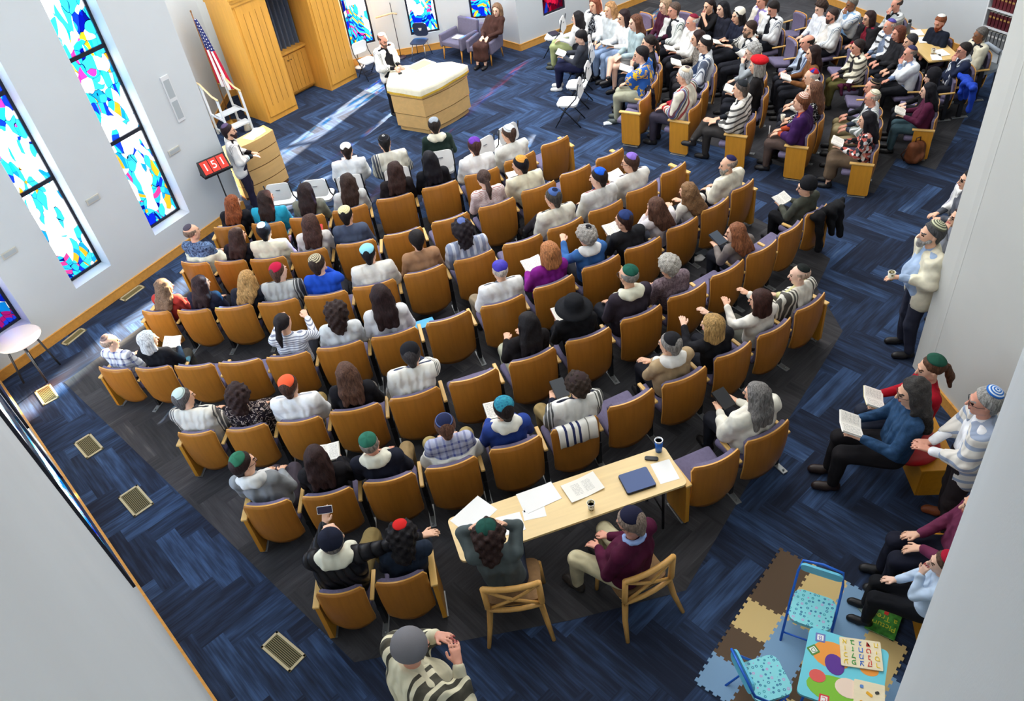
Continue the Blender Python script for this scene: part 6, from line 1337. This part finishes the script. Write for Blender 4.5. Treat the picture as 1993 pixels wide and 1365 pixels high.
solo((1812,718), P('person with brown ponytail, green skullcap and red top reading on the bench', hair='pony', hairc='#5a3a28', cap='#1f5140,seam,,.08', top='#b2162a', pose='book', book='o,#d8cfa8', bl='open yellowish book held by the person in red top', bottom='#2c3242', pitch=-.2), wf, s=1.15, fine=True)
solo((1776,765), P('person with long dark grey-streaked curls and denim jacket on the bench', hair='wavy', hairc='#3c3937', top='heather:#24405e:#33557c:.5', glass=1, pose='book', book='o,#efeee9', bl='open white booklet held by the person in denim jacket', bottom='#1d1b1e', shoes='#2a1c18', fat=1.05, pitch=-.2), wf, s=1.22, fine=True)
rc = at(1766, 862, .5); rp = MB(); rp.lathe([(.0, -.05), (.27, -.05), (.33, 0), (.33, .03), (.27, .06), (0, .06)], 36); ro = rp.build('seat_cushion', plain('#b5161c', .35), None, loc=(rc.x, rc.y, .49)); tag(ro, 'round glossy red cushion between the denim jacket and the bench', 'cushion')
solo((1914,790), P('grey-haired person with blue spiral skullcap, glasses and blue-striped white shawl leaning on the wall', hair='short', hairc='#a5a29c', cap='#d7e4f2,ring,#2a6cc0,.066', top='#f0f0f2', shawl='band:#e9e3d8:#93a3bd:.9', glass=1, pose='rail', legs='stand', bottom='#2b2426', skin='r', shoes='#7d3f1e', pitch=-.1), (-.9, .45), z=1.6, s=1.15, fine=True)
solo((1905,985), P('person in burgundy sweater and navy trousers seated by the wall, head out of sight', hair='short', hairc='#2a2020', top='#6b2c49', pose='lap', bottom='#1b1d2c'), (-.95, .35), z=1.21, s=1.15, fine=True)
solo((1836,1098), P('boy with dark red skullcap and pale blue shirt on the low bench', hair='short', hairc='#5a4234', cap='#a3142f,plain,,.084', top='#c3d6ec', pose='chin/lap', bottom='#15161b', skin='p', shoes='#15161a'), (-.85, .5), z=1.21, s=.95, fine=True)
# --- foam mat, one tile each
o0 = Vector(at(1518,1067)[:2]); e1 = (Vector(at(1707,1163)[:2])-o0)/3; e2 = (Vector(at(1341,1340)[:2])-o0)/5; e1a = e1
ang1 = math.atan2(e1.y, e1.x); T = .5*(e1.length+e2.length); e1 = Vector((math.cos(ang1), math.sin(ang1)))*T; e2 = Vector((math.sin(ang1), -math.cos(ang1)))*T
cols = {'b': ('#5d4a38', 'brown'), 't': ('#d9bd80', 'tan'), 'u': ('#7fa3c4', 'blue')}
grid = ['bbtbu', 'ttuub', 'uutbt', 'xttub', 'xxuut']
def tile_poly():
    P_ = []; n = 9; d = .022/T
    for k in range(4):
        a, c = [((0, 0), (1, 0)), ((1, 0), (1, 1)), ((1, 1), (0, 1)), ((0, 1), (0, 0))][k]; nx, ny = (c[1]-a[1]), -(c[0]-a[0])
        for j in range(n):
            t0_, t1_ = j/n, (j+1)/n; off = (d if j % 2 else 0)*(1 if k in (1, 2) else -1)
            for t in (t0_, t1_): P_.append(((a[0]+(c[0]-a[0])*t+nx*off)*T, (a[1]+(c[1]-a[1])*t+ny*off)*T))
    return P_
tp = tile_poly(); tme = {}
for i, colm in enumerate(grid):
    for j, ch in enumerate(colm):
        if ch == 'x': continue
        if ch not in tme: b = MB(); b.prism([(x, -y) for x, y in tp][::-1], 0, .012); tme[ch] = b.mesh('mat_tile')
        p = o0+e1*i+e2*j; o = obj('foam_mat_tile', tme[ch], plain(cols[ch][0], .85)); o.location = (p.x, p.y, .001); o.rotation_euler = (0, 0, ang1)
        tag(o, '%s foam puzzle tile, %s from the far edge in the %s column from the left' % (cols[ch][1], NUM[j], NUM[i]), 'foam tile', 'foam puzzle tiles in the children\'s corner')
# --- children's table and chairs
KZ = .5; kq = [at(*p, KZ) for p in ((1577,1219),(1731,1268),(1519,1352))]; ku = (kq[1]-kq[0]).normalized(); kw = (kq[1]-kq[0]).length; kd_ = (kq[2]-kq[0]).length
ka = math.atan2(ku.y, ku.x); kn = Vector((ku.y, -ku.x, 0)); kc = kq[0]+ku*kw/2+kn*kw*.5
KT = empty('play_table', (kc.x, kc.y, 0), ka); tag(KT, 'light blue square play table with a colourful printed top in the children\'s corner', 'table')
b = MB(); b.prism(rrect(kw, kw, .05), KZ-.03, KZ); b.build('tabletop', plain('#6fd0e0', .35), KT)
for sx in (-1, 1):
    for sy in (-1, 1): b = MB(); b.tube([(sx*(kw/2-.08), sy*(kw/2-.08), KZ-.03), (sx*(kw/2-.03), sy*(kw/2-.03), 0)], .012, 8); b.build('leg', plain('#1f5fb8', .4), KT)
def blob(b, cx, cy, rx, ry, mi, z=KZ, n=20, rot=0): b.prism([(cx+rx*math.cos(q_)*math.cos(rot)-ry*math.sin(q_)*math.sin(rot), cy+rx*math.cos(q_)*math.sin(rot)+ry*math.sin(q_)*math.cos(rot)) for q_ in [2*math.pi*k/n for k in range(n)]], z, z+.0012*(mi+1), None, mi)
pm = [plain(c, .4) for c in ('#f29b3a', '#7fc030', '#5a2a90', '#e35a52', '#f3d9c4')]
b = MB(); blob(b, -.12*kw/.7, .12, .17, .13, 0); blob(b, -.02, -.2, .26, .13, 1); blob(b, -.08, .04, .08, .1, 2, rot=.5); blob(b, -.2, -.12, .07, .06, 3); blob(b, .06, -.14, .11, .09, 4); blob(b, .2, .1, .08, .06, 0); b.build('printed_picture', pm, KT)
for (x, y, c, ch, r_) in ((-.25, .27, '#6f7ab8', 'B', .1), (-.29, .12, '#4f8a3a', 'D', .8), (.27, .2, '#e8b53a', 'G', .2), (-.12, -.33, '#d83a3a', 'C', .05), (.02, -.35, '#2aa0a8', 'A', .2)):
    M_ = Matrix.Translation((x*kw/.72, y*kw/.72, KZ)) @ Matrix.Rotation(r_+math.pi, 4, 'Z'); b = MB(); b.prism(rrect(.085, .085, .008), 0, .003, M_); bo = b.build('printed_block', plain(c, .4), KT); b = MB(); b.prism(rrect(.055, .055, .005), .003, .004, M_); b.build('printed_panel', plain('#f2f2ee', .5), bo); t_ = text(ch, .06, plain(c, .4), bo, (0, 0, 0), (0, 0, 0), .0006); t_.matrix_local = M_ @ Matrix.Translation((0, 0, .0045))
dots = NT('dotted_cloth', .5); v_ = dots.coord('Object', (1, 1, 1)); vo_ = dots.vor(v_, 26, 'F1', .5); sx_ = dots.sep(vo_.outputs['Color']); rg = dots.math('MULTIPLY', dots.math('LESS_THAN', vo_.outputs['Distance'], .3), dots.math('GREATER_THAN', vo_.outputs['Distance'], .14)); dots.col(dots.mix(rg, srgb('#86dbe2'), dots.ramp(sx_[0], [(0, srgb('#2c7aa0')), (.6, srgb('#c79ad0')), (.8, srgb('#2c9aa8'))], 'CONSTANT')))
M_KB = plain('#1f66d0', .35, .5, .1)
def kchair(c, rz, s, label):
    r = empty('childs_folding_chair', (c[0], c[1], 0), rz, s); tag(r, label, 'chair', 'small blue folding chairs')
    b = MB(); b.prism(rrect(.34, .32, .07), .285, .32); b.build('seat', dots.m, r)
    b = MB(); b.prism(rrect(.34, .13, .05), -.008, .012, Matrix.Translation((0, -.215, .56)) @ Matrix.Rotation(math.radians(78), 4, 'X')); bk_ = b.build('backrest', plain('#6cc8e4', .4), r)
    b = MB(); Mq = Matrix.Translation((0, -.23, .56)) @ Matrix.Rotation(math.radians(78), 4, 'X')
    for k, (x, y, w_) in enumerate(((0, 0, .022), (-.06, .01, .012), (-.1, .0, .01), (.06, -.01, .012), (.1, .0, .01))): b.prism([(x+w_*math.cos(q_), y+w_*math.sin(q_)) for q_ in [2*math.pi*i/10 for i in range(10)]], -.01, -.004, Mq, 0 if k == 0 else 1)
    b.build('printed_motif', [plain('#d4452c', .5), plain('#6a5ab0', .5)], bk_)
    b = MB(); b.tube([(-.185, .2, 0), (-.185, -.05, .3), (-.18, -.2, .5), (-.16, -.235, .62), (0, -.24, .64), (.16, -.235, .62), (.18, -.2, .5), (.185, -.05, .3), (.185, .2, 0)], .011, 8); b.build('front_frame', M_KB, r)
    b = MB(); b.tube([(-.17, -.25, 0), (-.17, .1, .3), (.17, .1, .3), (.17, -.25, 0)], .01, 8); b.build('rear_frame', M_KB, r)
    b = MB(); b.tube([(-.18, .14, .06), (.18, .14, .06)], .009, 6); b.build('crossbar', M_KB, r)
c1 = at(1580,1192,.32); kb_ = at(1596,1128,.6); f1 = (c1-kb_); kchair(c1, math.atan2(-f1.x, f1.y), 1.15, 'small blue folding chair with dotted seat, facing the play table from the mat')
c2 = at(1490,1325,.32); kb2 = at(1450,1310,.6); f2 = (c2-kb2); kchair(c2, math.atan2(-f2.x, f2.y), 1.15, 'small blue folding chair at the left side of the play table')
# --- letter puzzle boards on the play table
def board(quad, label, name, letters=None):
    a, b_, c_ = [at(*p, KZ+.01) for p in quad]; u = (b_-a); w = u.length; h = (c_-a).length; an = math.atan2(u.y, u.x); cc = a+u/2+Vector((u.y, -u.x, 0)).normalized()*h/2; e = empty(name, (cc.x, cc.y, KZ+.006), an); tag(e, label, 'puzzle')
    b = MB(); b.prism(rrect(w, h, .012), 0, .012); b.build('board', wood('#efe0bc', .95, 1, .5, 'x', 'pale_plywood'), e); return e, w, h
pz, w_, h_ = board(((1633,1240),(1713,1251),(1628,1294)), 'wooden letter puzzle board with colourful Hebrew letters on the play table', 'letter_puzzle')
pc = ['#f2cf2e', '#3aa548', '#2a6fd0', '#d8352c', '#f2cf2e', '#2a6fd0']; L_ = 'אבגדהוזחטיכלמנסעפצקרשת'
for k in range(20):
    r_, c_ = divmod(k, 5); t_ = text(L_[k], .072*(w_/.36), plain(pc[(k*7+r_) % 6], .4), pz, ((c_-2)*w_*.19, (1.5-r_)*h_*.23, .014), (0, 0, math.pi), .003); t_.name = 'letter'
p2, w_, h_ = board(((1662,1322),(1722,1336),(1640,1375)), 'second wooden puzzle board with vehicles at the near edge of the play table', 'shape_puzzle')
for k, (x, y, a_, c_, hx) in enumerate(((-.25, .3, .12, .1, '#5a86c8'), (.0, .1, .1, .2, '#f0b020'), (.25, .2, .1, .12, '#3a3a34'), (.1, -.2, .2, .1, '#2a62c0'), (-.25, -.2, .1, .1, '#d8a82c'))): b = MB(); b.prism(rrect(a_*w_, c_*h_, .01), .012, .018, Matrix.Translation((x*w_, y*h_, 0)) @ Matrix.Rotation(k, 4, 'Z')); b.build('piece', plain(hx, .4), p2)
# --- books on the mat
def flat_book(quad, hexc, label, z=.013, t=.012):
    a, b_, c_ = [at(*p, z) for p in quad]; u = b_-a; w = u.length; h = (c_-a).length; an = math.atan2(u.y, u.x); cc = a+u/2+Vector((u.y, -u.x, 0)).normalized()*h/2; e = empty('picture_book', (cc.x, cc.y, z), an); tag(e, label, 'book')
    b = MB(); b.box((-w/2+.004, -h/2+.003, .002), (w/2-.003, h/2-.003, t-.002)); b.build('pages', plain('#f2efe6', .8), e); b = MB(); b.box((-w/2, -h/2, 0), (w/2, h/2, .002)); b.box((-w/2, -h/2, t-.002), (w/2, h/2, t)); b.box((-w/2, -h/2, 0), (-w/2+.003, h/2, t))
    m = NT('picture_cover', .5); vo = m.vor(m.coord('Object', (9, 9, 1)), 2.2); m.col(m.ramp(vo.outputs['Distance'], [(0, dim(srgb(hexc), .45)), (.5, srgb(hexc)), (.9, dim(srgb(hexc), 1.6))])); cv = b.build('cover', m.m, e); return e, w, h, t, cv
flat_book(((1664,1178),(1694,1166),(1688,1222)), '#a9c4c0', 'pale book half under the green picture book', .013)
gb, w_, h_, t_, cv = flat_book(((1701,1171),(1758,1195),(1690,1226)), '#3f8a2e', 'green picture book titled Picture a Tree on the foam mat', .027)
for s_, y in (('Picture', -.18), ('a Tree', .08)): t2 = text(s_, h_*.26, plain('#d8d83a', .5), cv, (0, y*h_, t_+.001), (0, 0, math.pi), .0006)
b = MB(); b.box((-.02, h_*.2, t_), (.02, h_*.36, t_+.001)); b.build('printed_figure', plain('#d8342a', .5), cv)
# --- floor vents
def vent(quad, label):
    a, b_, c_ = [at(*p) for p in quad]; u = b_-a; v_ = c_-a; w, h = u.length, v_.length; an = math.atan2(u.y, u.x); cc = a+u/2+v_/2; e = empty('floor_vent', (cc.x, cc.y, .002), an); tag(e, label, 'vent', 'metal floor vents'); w += .04; h += .04
    b = MB(); t = .03; b.box((-w/2, -h/2, 0), (w/2, -h/2+t, .012), bev=.003); b.box((-w/2, h/2-t, 0), (w/2, h/2, .012), bev=.003); b.box((-w/2, -h/2, 0), (-w/2+t, h/2, .012), bev=.003); b.box((w/2-t, -h/2, 0), (w/2, h/2, .012), bev=.003); b.build('frame', plain('#b9ad8a', .5, .4, .2), e)
    b = MB(); b.box((-w/2+t, -h/2+t, 0), (w/2-t, h/2-t, .002)); b.build('duct', plain('#2a2414', .8), e); n = max(6, int((h-2*t)/.018)); b = MB()
    for k in range(n): y = -h/2+t+(h-2*t)*(k+.5)/n; b.box((-w/2+t, y-.0035, .002), (w/2-t, y+.0035, .009))
    b.build('slats', plain('#8a8058', .5, .4, .2), e)
vent(((540,1234),(592,1278),(512,1260)), 'large tan floor vent near the bottom edge of the photo')
vent(((262,945),(292,979),(238,972)), 'square floor vent, the one nearest the seats on the left aisle')
vent(((172,845),(196,872),(150,866)), 'square floor vent in the middle of the left aisle')
vent(((92,748),(109,772),(74,766)), 'square floor vent near the corner of the two walls')
vent(((123,668),(158,640),(130,673)), 'narrow floor vent along the left baseboard, nearer the corner')
vent(((236,582),(272,556),(243,587)), 'narrow floor vent along the left baseboard beside the red sweater')
# --- round side table at the left edge
_q = WC+(ub*.5)+(ul*.56); rt = Vector((_q.x, _q.y, 0)); r_ = empty('side_table', (rt.x, rt.y, 0)); tag(r_, 'round table with pale top cut by the left edge of the photo', 'table'); b = MB(); b.lathe([(0, .74), (.31, .74), (.33, .72), (.31, .7), (0, .7)], 40); b.build('tabletop', plain('#e8d6cf', .3), r_)
for k in range(4): q_ = .6+math.pi/2*k; b = MB(); b.tube([(.2*math.cos(q_), .2*math.sin(q_), .7), (.28*math.cos(q_), .28*math.sin(q_), 0)], .016, 8); b.build('leg', plain('#4a4a4e', .4, .5, .5), r_)
# --- loose things
def lump(name, px, z, r, hexc, label, cat, sq=.5, seed=1, mat=None):
    f = Field((-r*1.5, -r*1.5, -r), (r*1.5, r*1.5, r*1.2), r/9); f.ell((0, 0, 0), (r, r*.8, r*sq), None, .01); f.ell((r*.4, r*.2, r*.1), (r*.6, r*.5, r*sq*.8), None, .02); f.warp(r*.09, 4/r); o = obj(name, f.mesh(name), mat or plain(hexc, .8)); p = at(px[0], px[1], z); o.location = (p.x, p.y, z+r*sq*.55); tag(o, label, cat); return o
lump('skullcap', (1184,241), 0, .1, '#dfe6ea', 'white and blue skullcap lying on the blue floor by the end panel', 'skullcap', .35)
lump('facial_mask', (1359,505), 0, .09, '#eceae6', 'crumpled white mask on the floor behind the brown-haired person', 'mask', .3)
e = empty('book', tuple(at(1368,494)), .5); b = MB(); b.box((-.1, -.07, 0), (.1, .07, .02)); b.build('cover', plain('#6a747c', .6), e); tag(e, 'grey book lying on the floor beside the crumpled mask', 'book')
# coat over the seat of the black knit cap
def coat(px, z, s, hexc, label, drop=.5, name='coat', w=.3):
    p = at(px[0], px[1], z); f = Field((-.45, -.3, -drop-.15), (.45, .3, .2), .02); f.cap((-w, 0, .02), (w, 0, .02), .06, .06, .03); f.cap((-w*.8, -.06, 0), (-w*.7, -.09, -drop), .07, .05, .05); f.cap((w*.5, -.06, 0), (w*.8, -.1, -drop*.9), .08, .05, .05); f.cap((0, -.06, 0), (.05, -.09, -drop*.7), .08, .05, .05); f.cap((0, .05, .0), (0, .08, -.2), .05, .04, .04); f.warp(.012, 18)
    o = obj(name, f.mesh(name), fabric(hexc, .8, 8)); o.location = p; o.scale = (s, s, s); tag(o, label, 'coat'); return o
m_, rz_, s_ = SEATS[(5, 13)]; o = coat((1612,408), .84, 1.0, '#18181b', 'black coat hanging over the aisle end of the seat behind the olive jacket', .55); o.rotation_euler = (0, 0, rz_)
o = coat((1262,172), .8, .8, '#231f29', 'dark coat over the aisle end of the front row in the right block', .4); o.rotation_euler = (0, 0, face(FL))
o = coat((1880,160), .8, .9, '#2347b8', 'bright blue jacket hanging on the empty seat by the walker', .5, 'jacket'); o.rotation_euler = (0, 0, face(FL))
o = coat((1650,165), .5, .55, '#5c2440', 'maroon bag-like bundle on the empty seats of the fifth row', .3, 'bundle'); o['category'] = 'bundle'
# striped shawl over the back of a seat
m_, rz_, s_ = SEATS[(6, 5)]; sm = NT('striped_shawl', .85, .2); sp_ = sm.sep(sm.coord()); sm.col(sm.ramp(sm.math('ADD', sp_[0], .2), [(0, srgb('#f0ede4')), (.06, srgb('#2e3560')), (.085, srgb('#f0ede4')), (.14, srgb('#2e3560')), (.165, srgb('#f0ede4')), (.2, srgb('#2e3560')), (.225, srgb('#f0ede4')), (.3, srgb('#8a877c')), (.31, srgb('#f0ede4'))], 'CONSTANT'))
b = MB(); ys = [(.09, .62), (.075, .8), (.05, .9), (.0, .915), (-.03, .9), (-.045, .8), (-.05, .7)]; nx = 14
vs = [(-.2+.4*i/nx, y+.006*math.sin(i*1.3), z) for y, z in ys for i in range(nx+1)]; b.add(vs, [(j*(nx+1)+i, j*(nx+1)+i+1, (j+1)*(nx+1)+i+1, (j+1)*(nx+1)+i) for j in range(len(ys)-1) for i in range(nx)], 0, True)
o = b.build('prayer_shawl', sm.m, None, loc=(m_.x, m_.y, 0), rot=(0, 0, rz_)); o.scale = (s_, s_, s_); md = o.modifiers.new('thick', 'SOLIDIFY'); md.thickness = .008; tag(o, 'white prayer shawl with navy stripes folded over the seat back of the curly-haired person', 'prayer shawl')
# blue folder on the armrest
e = empty('folder', tuple(at(826,630,.68)), rz_); b = MB(); b.box((-.16, -.12, 0), (.14, .12, .006), Matrix.Rotation(-.2, 4, 'X')); b.build('cover', plain('#5fb4e8', .4), e); tag(e, 'light blue folder between two seats in the fourth row', 'folder')
for (px, z, lab) in (((1600,66), .66, 'white paper on the armrest of an empty fifth-row seat'), ((1655,157), .66, 'white paper on the armrest beside the maroon bundle'), ((1372,505), .4, 'loose page near the grey book')):
    e = empty('papers', tuple(at(px[0], px[1], z)), .9) if z > .5 else None
    if e: b = MB(); b.box((-.11, -.05, 0), (.11, .05, .004)); b.build('sheets', plain('#f5f4f0', .8), e); tag(e, lab, 'papers')
e = empty('book', tuple(at(1078,66,.47)), .3); b = MB(); b.box((-.1, -.13, 0), (.1, .13, .025)); b.build('cover', plain('#2b3540', .5), e); tag(e, 'dark book on the folding chair nearest the magenta window', 'book')
e = empty('book', tuple(at(628,386,.44)), .1); b = MB(); b.box((-.1, -.13, 0), (.1, .13, .03)); b.build('cover', plain('#6a4f4c', .5), e); tag(e, 'brown book on the seat of the empty folding chair', 'book')
# cups held
cup((1523,234), .72, 'white paper cup held by the person in purple shawl', body='#e8e2d0', s=1.1); cup((1140,408), .62, 'pinkish paper cup held by the person with bright blue skullcap', body='#e8d6c8', s=1.1)
cup(None, 0, 'paper coffee cup held by the standing person in cream shawl', s=1.2, loc=tuple(hand_at(CUPM, 'L', 1.1, .0)-Vector((0, 0, .03))))
# phone
PM = [q_ for q_ in LEFT if q_[:2] == (7, 0)][0][3]; e = empty('phone', tuple(hand_at(PM, 'L', 1.25, .03)), PM['_root'].rotation_euler.z); e.rotation_euler.x = math.radians(50); b = MB(); b.prism(rrect(.16, .08, .01), 0, .009); b.build('case', plain('#d8dadc', .4), e); b = MB(); b.prism(rrect(.15, .07, .008), .009, .0105); b.build('screen', plain('#241b35', .15), e); tag(e, 'phone held up by the person in the black puffer jacket', 'phone')
# brown backpack at the aisle panel
bp = at(1777,316); f = Field((-.25, -.25, 0), (.25, .25, .55), .012); f.cap((-.06, 0, .12), (-.06, 0, .3), .12, .1, .05); f.cap((.06, 0, .12), (.06, 0, .3), .12, .1, .05); f.cap((-.05, -.1, .1), (.05, -.1, .16), .06, .06, .03); r_ = empty('backpack', (bp.x, bp.y, 0), .2); obj('body', f.mesh('body'), fabric('#6e3f26', .6, 10), r_); b = MB(); b.tube([(-.05, 0, .38), (-.04, 0, .47), (.04, 0, .47), (.05, 0, .38)], .01, 6); b.build('handle', plain('#3a2018', .5), r_); b = MB(); b.tube([(-.14, .05, .3), (-.2, .1, .15), (-.15, .05, .04)], .012, 6); b.build('strap', plain('#4a2a1c', .5), r_); tag(r_, 'brown leather backpack on the floor against the aisle end panel', 'backpack')
# walking cane
c0 = at(1489,318); b = MB(); b.tube([(0, 0, 0), (.03, .02, .72)], .008, 6); o = b.build('cane', plain('#d7d5d2', .4), None, loc=tuple(c0)); tag(o, 'thin white cane leaning beside the purple shawl', 'cane')
# --- papers table by the rear wall
zt = .76; q4 = [Vector(at(*p, zt)) for p in ((1767,62),(1800,58),(1905,122),(1815,112))]
tq_ = [at(*p, zt) for p in ((1764,66),(1790,56),(1868,112),(1816,116))]; cx_ = sum(tq_, Vector())/4; r_ = empty('reading_desk', (cx_.x, cx_.y, 0)); tag(r_, 'pale wooden table with papers in front of the red-bearded person', 'table'); d_ = (tq_[3]-tq_[0]).normalized(); nn_ = Vector((-d_.y, d_.x, 0)); L__ = (tq_[3]-tq_[0]).length
wdt = .6; a_ = math.atan2(d_.y, d_.x); r_.rotation_euler = (0, 0, a_); b = MB(); b.box((-L__/2-.1, -wdt/2, zt-.03), (L__/2+.1, wdt/2, zt), bev=.006); b.build('tabletop', wood('#e6c27e', .93, .5, .3, 'x', 'pale_tabletop2'), r_)
for sx in (-1, 1):
    for sy in (-1, 1): b = MB(); b.tube([(sx*(L__/2-.05), sy*(wdt/2-.06), 0), (sx*(L__/2-.05), sy*(wdt/2-.06), zt-.03)], .016, 8); b.build('leg', M_BLACK, r_)
for (px, w, h, lab) in (((1784,64), .3, .22, 'open white booklet at the far end of the reading desk'), ((1800,78), .3, .24, 'white papers in the middle of the reading desk'), ((1832,103), .3, .2, 'white papers beside the brown cup on the reading desk'), ((1822,112), .26, .18, 'white sheet at the near edge of the reading desk')):
    p_ = at(px[0], px[1], zt+.002); e = empty('papers', tuple(p_), a_+random.uniform(-.3, .3)); b = MB(); b.box((-w/2, -h/2, 0), (w/2, h/2, .008)); b.build('sheets', plain('#f4f3ee', .8), e); tag(e, lab, 'papers')
cup((1815,105), zt, 'brown paper cup on the reading desk by the rear wall', body='#7a4a20', s=1.1)
e = empty('water_bottle', tuple(at(1766,66,zt))); b = MB(); b.lathe([(.04, 0), (.042, .01), (.042, .2), (.03, .23)], 20); b.build('body', plain('#6d7074', .35, .5, .6), e); b = MB(); b.lathe([(.03, .23), (.03, .28), (0, .285)], 16); b.build('cap', M_BLACK, e); tag(e, 'grey steel bottle with black cap at the far end of the reading desk', 'bottle')
# --- bookcase with red volumes
b0 = at(1915, 150); bu = -rd; bd = Vector((-bu.y, bu.x)); bn = bd if bd.dot(Vector((0, 0))-Vector(b0[:2])) > 0 else -bd
bk = empty('bookcase', (RA+(-rd)*.9+bn*.02).to_3d(), math.atan2(rd.y, rd.x)); 
tag(bk, 'white metal bookcase with rows of dark red books by the right pier', 'bookcase'); sgn = 1 if (Matrix.Rotation(bk.rotation_euler.z, 3, 'Z') @ Vector((0, 1, 0))).dot(bn.to_3d()) > 0 else -1
BW = 1.5
def bxy(x0, x1, y0, y1): return (x0, min(sgn*y0, sgn*y1)), (x1, max(sgn*y0, sgn*y1))
b = MB()
for x in (0, BW-.03): (xa, ya), (xb, yb) = bxy(x, x+.03, 0, .3); b.box((xa, ya, 0), (xb, yb, 1.75))
(xa, ya), (xb, yb) = bxy(0, BW, 0, .02); b.box((xa, ya, 0), (xb, yb, 1.7)); b.build('frame', M_METW, bk)
for k, z in enumerate((.1, .45, .8, 1.15, 1.5)): b = MB(); (xa, ya), (xb, yb) = bxy(.03, BW-.03, 0, .3); b.box((xa, ya, z), (xb, yb, z+.025)); b.build('shelf', M_METW, bk)
bcol = {1.175: '#5a1822', .825: '#4e1620', 1.525: '#66202a', .475: '#6f7274'}
Rb = Matrix.Rotation(bk.rotation_euler.z, 3, 'Z'); bme = {}
for z, cl_ in bcol.items():
    for k in range(17):
        hgt = .27
        if z not in bme:
            b = MB(); (xa, ya), (xb, yb) = bxy(0, .066, .06, .26); b.box((xa, ya, 0), (xb, yb, hgt), bev=.004); me1 = b.mesh('cover'); b = MB(); (xa, ya), (xb, yb) = bxy(.006, .06, .08, .255); b.box((xa, ya, hgt-.004), (xb, yb, hgt+.001)); me2 = b.mesh('pages')
            b = MB(); (xa, ya), (xb, yb) = bxy(.01, .056, .26, .262); b.box((xa, ya, hgt*.62), (xb, yb, hgt*.75)); me3 = b.mesh('title_panel'); bme[z] = (me1, me2, me3)
        e = empty('book', bk.location+Rb @ Vector((.05+.082*k, 0, z)), bk.rotation_euler.z); o1 = obj('cover', bme[z][0], plain(cl_, .5), e); obj('pages', bme[z][1], plain('#ebe6da', .8), e); obj('title_panel', bme[z][2], plain('#a8884a' if cl_ != '#6f7274' else '#c8c8c4', .5), e)
        tag(e, '%s bound volume on the %s shelf of the bookcase' % ('grey' if cl_ == '#6f7274' else 'dark red', {1.525: 'top', 1.175: 'second', .825: 'third', .475: 'fourth'}[z]), 'book', 'volumes on the %s shelf' % {1.525: 'top', 1.175: 'second', .825: 'third', .475: 'fourth'}[z])
# walker beside the blue jacket
wk = at(1908, 185); r_ = empty('walker', (wk.x, wk.y, 0), .3); tag(r_, 'folded grey and white walker beside the blue jacket', 'walker'); b = MB(); b.tube([(-.2, 0, .78), (-.2, .3, .84), (.2, .3, .84), (.2, 0, .78)], .05, 10); b.build('padded_rail', plain('#b9c4d0', .5), r_)
b = MB(); b.prism(rrect(.42, .3, .06), .5, .56); b.build('tray', plain('#8a949a', .5), r_)
for sx in (-.2, .2):
    for y in (0, .3): b = MB(); b.tube([(sx, y, .8), (sx, y*1.3-.05, .05)], .012, 6); b.build('leg', plain('#5d6468', .4, .5, .4), r_)
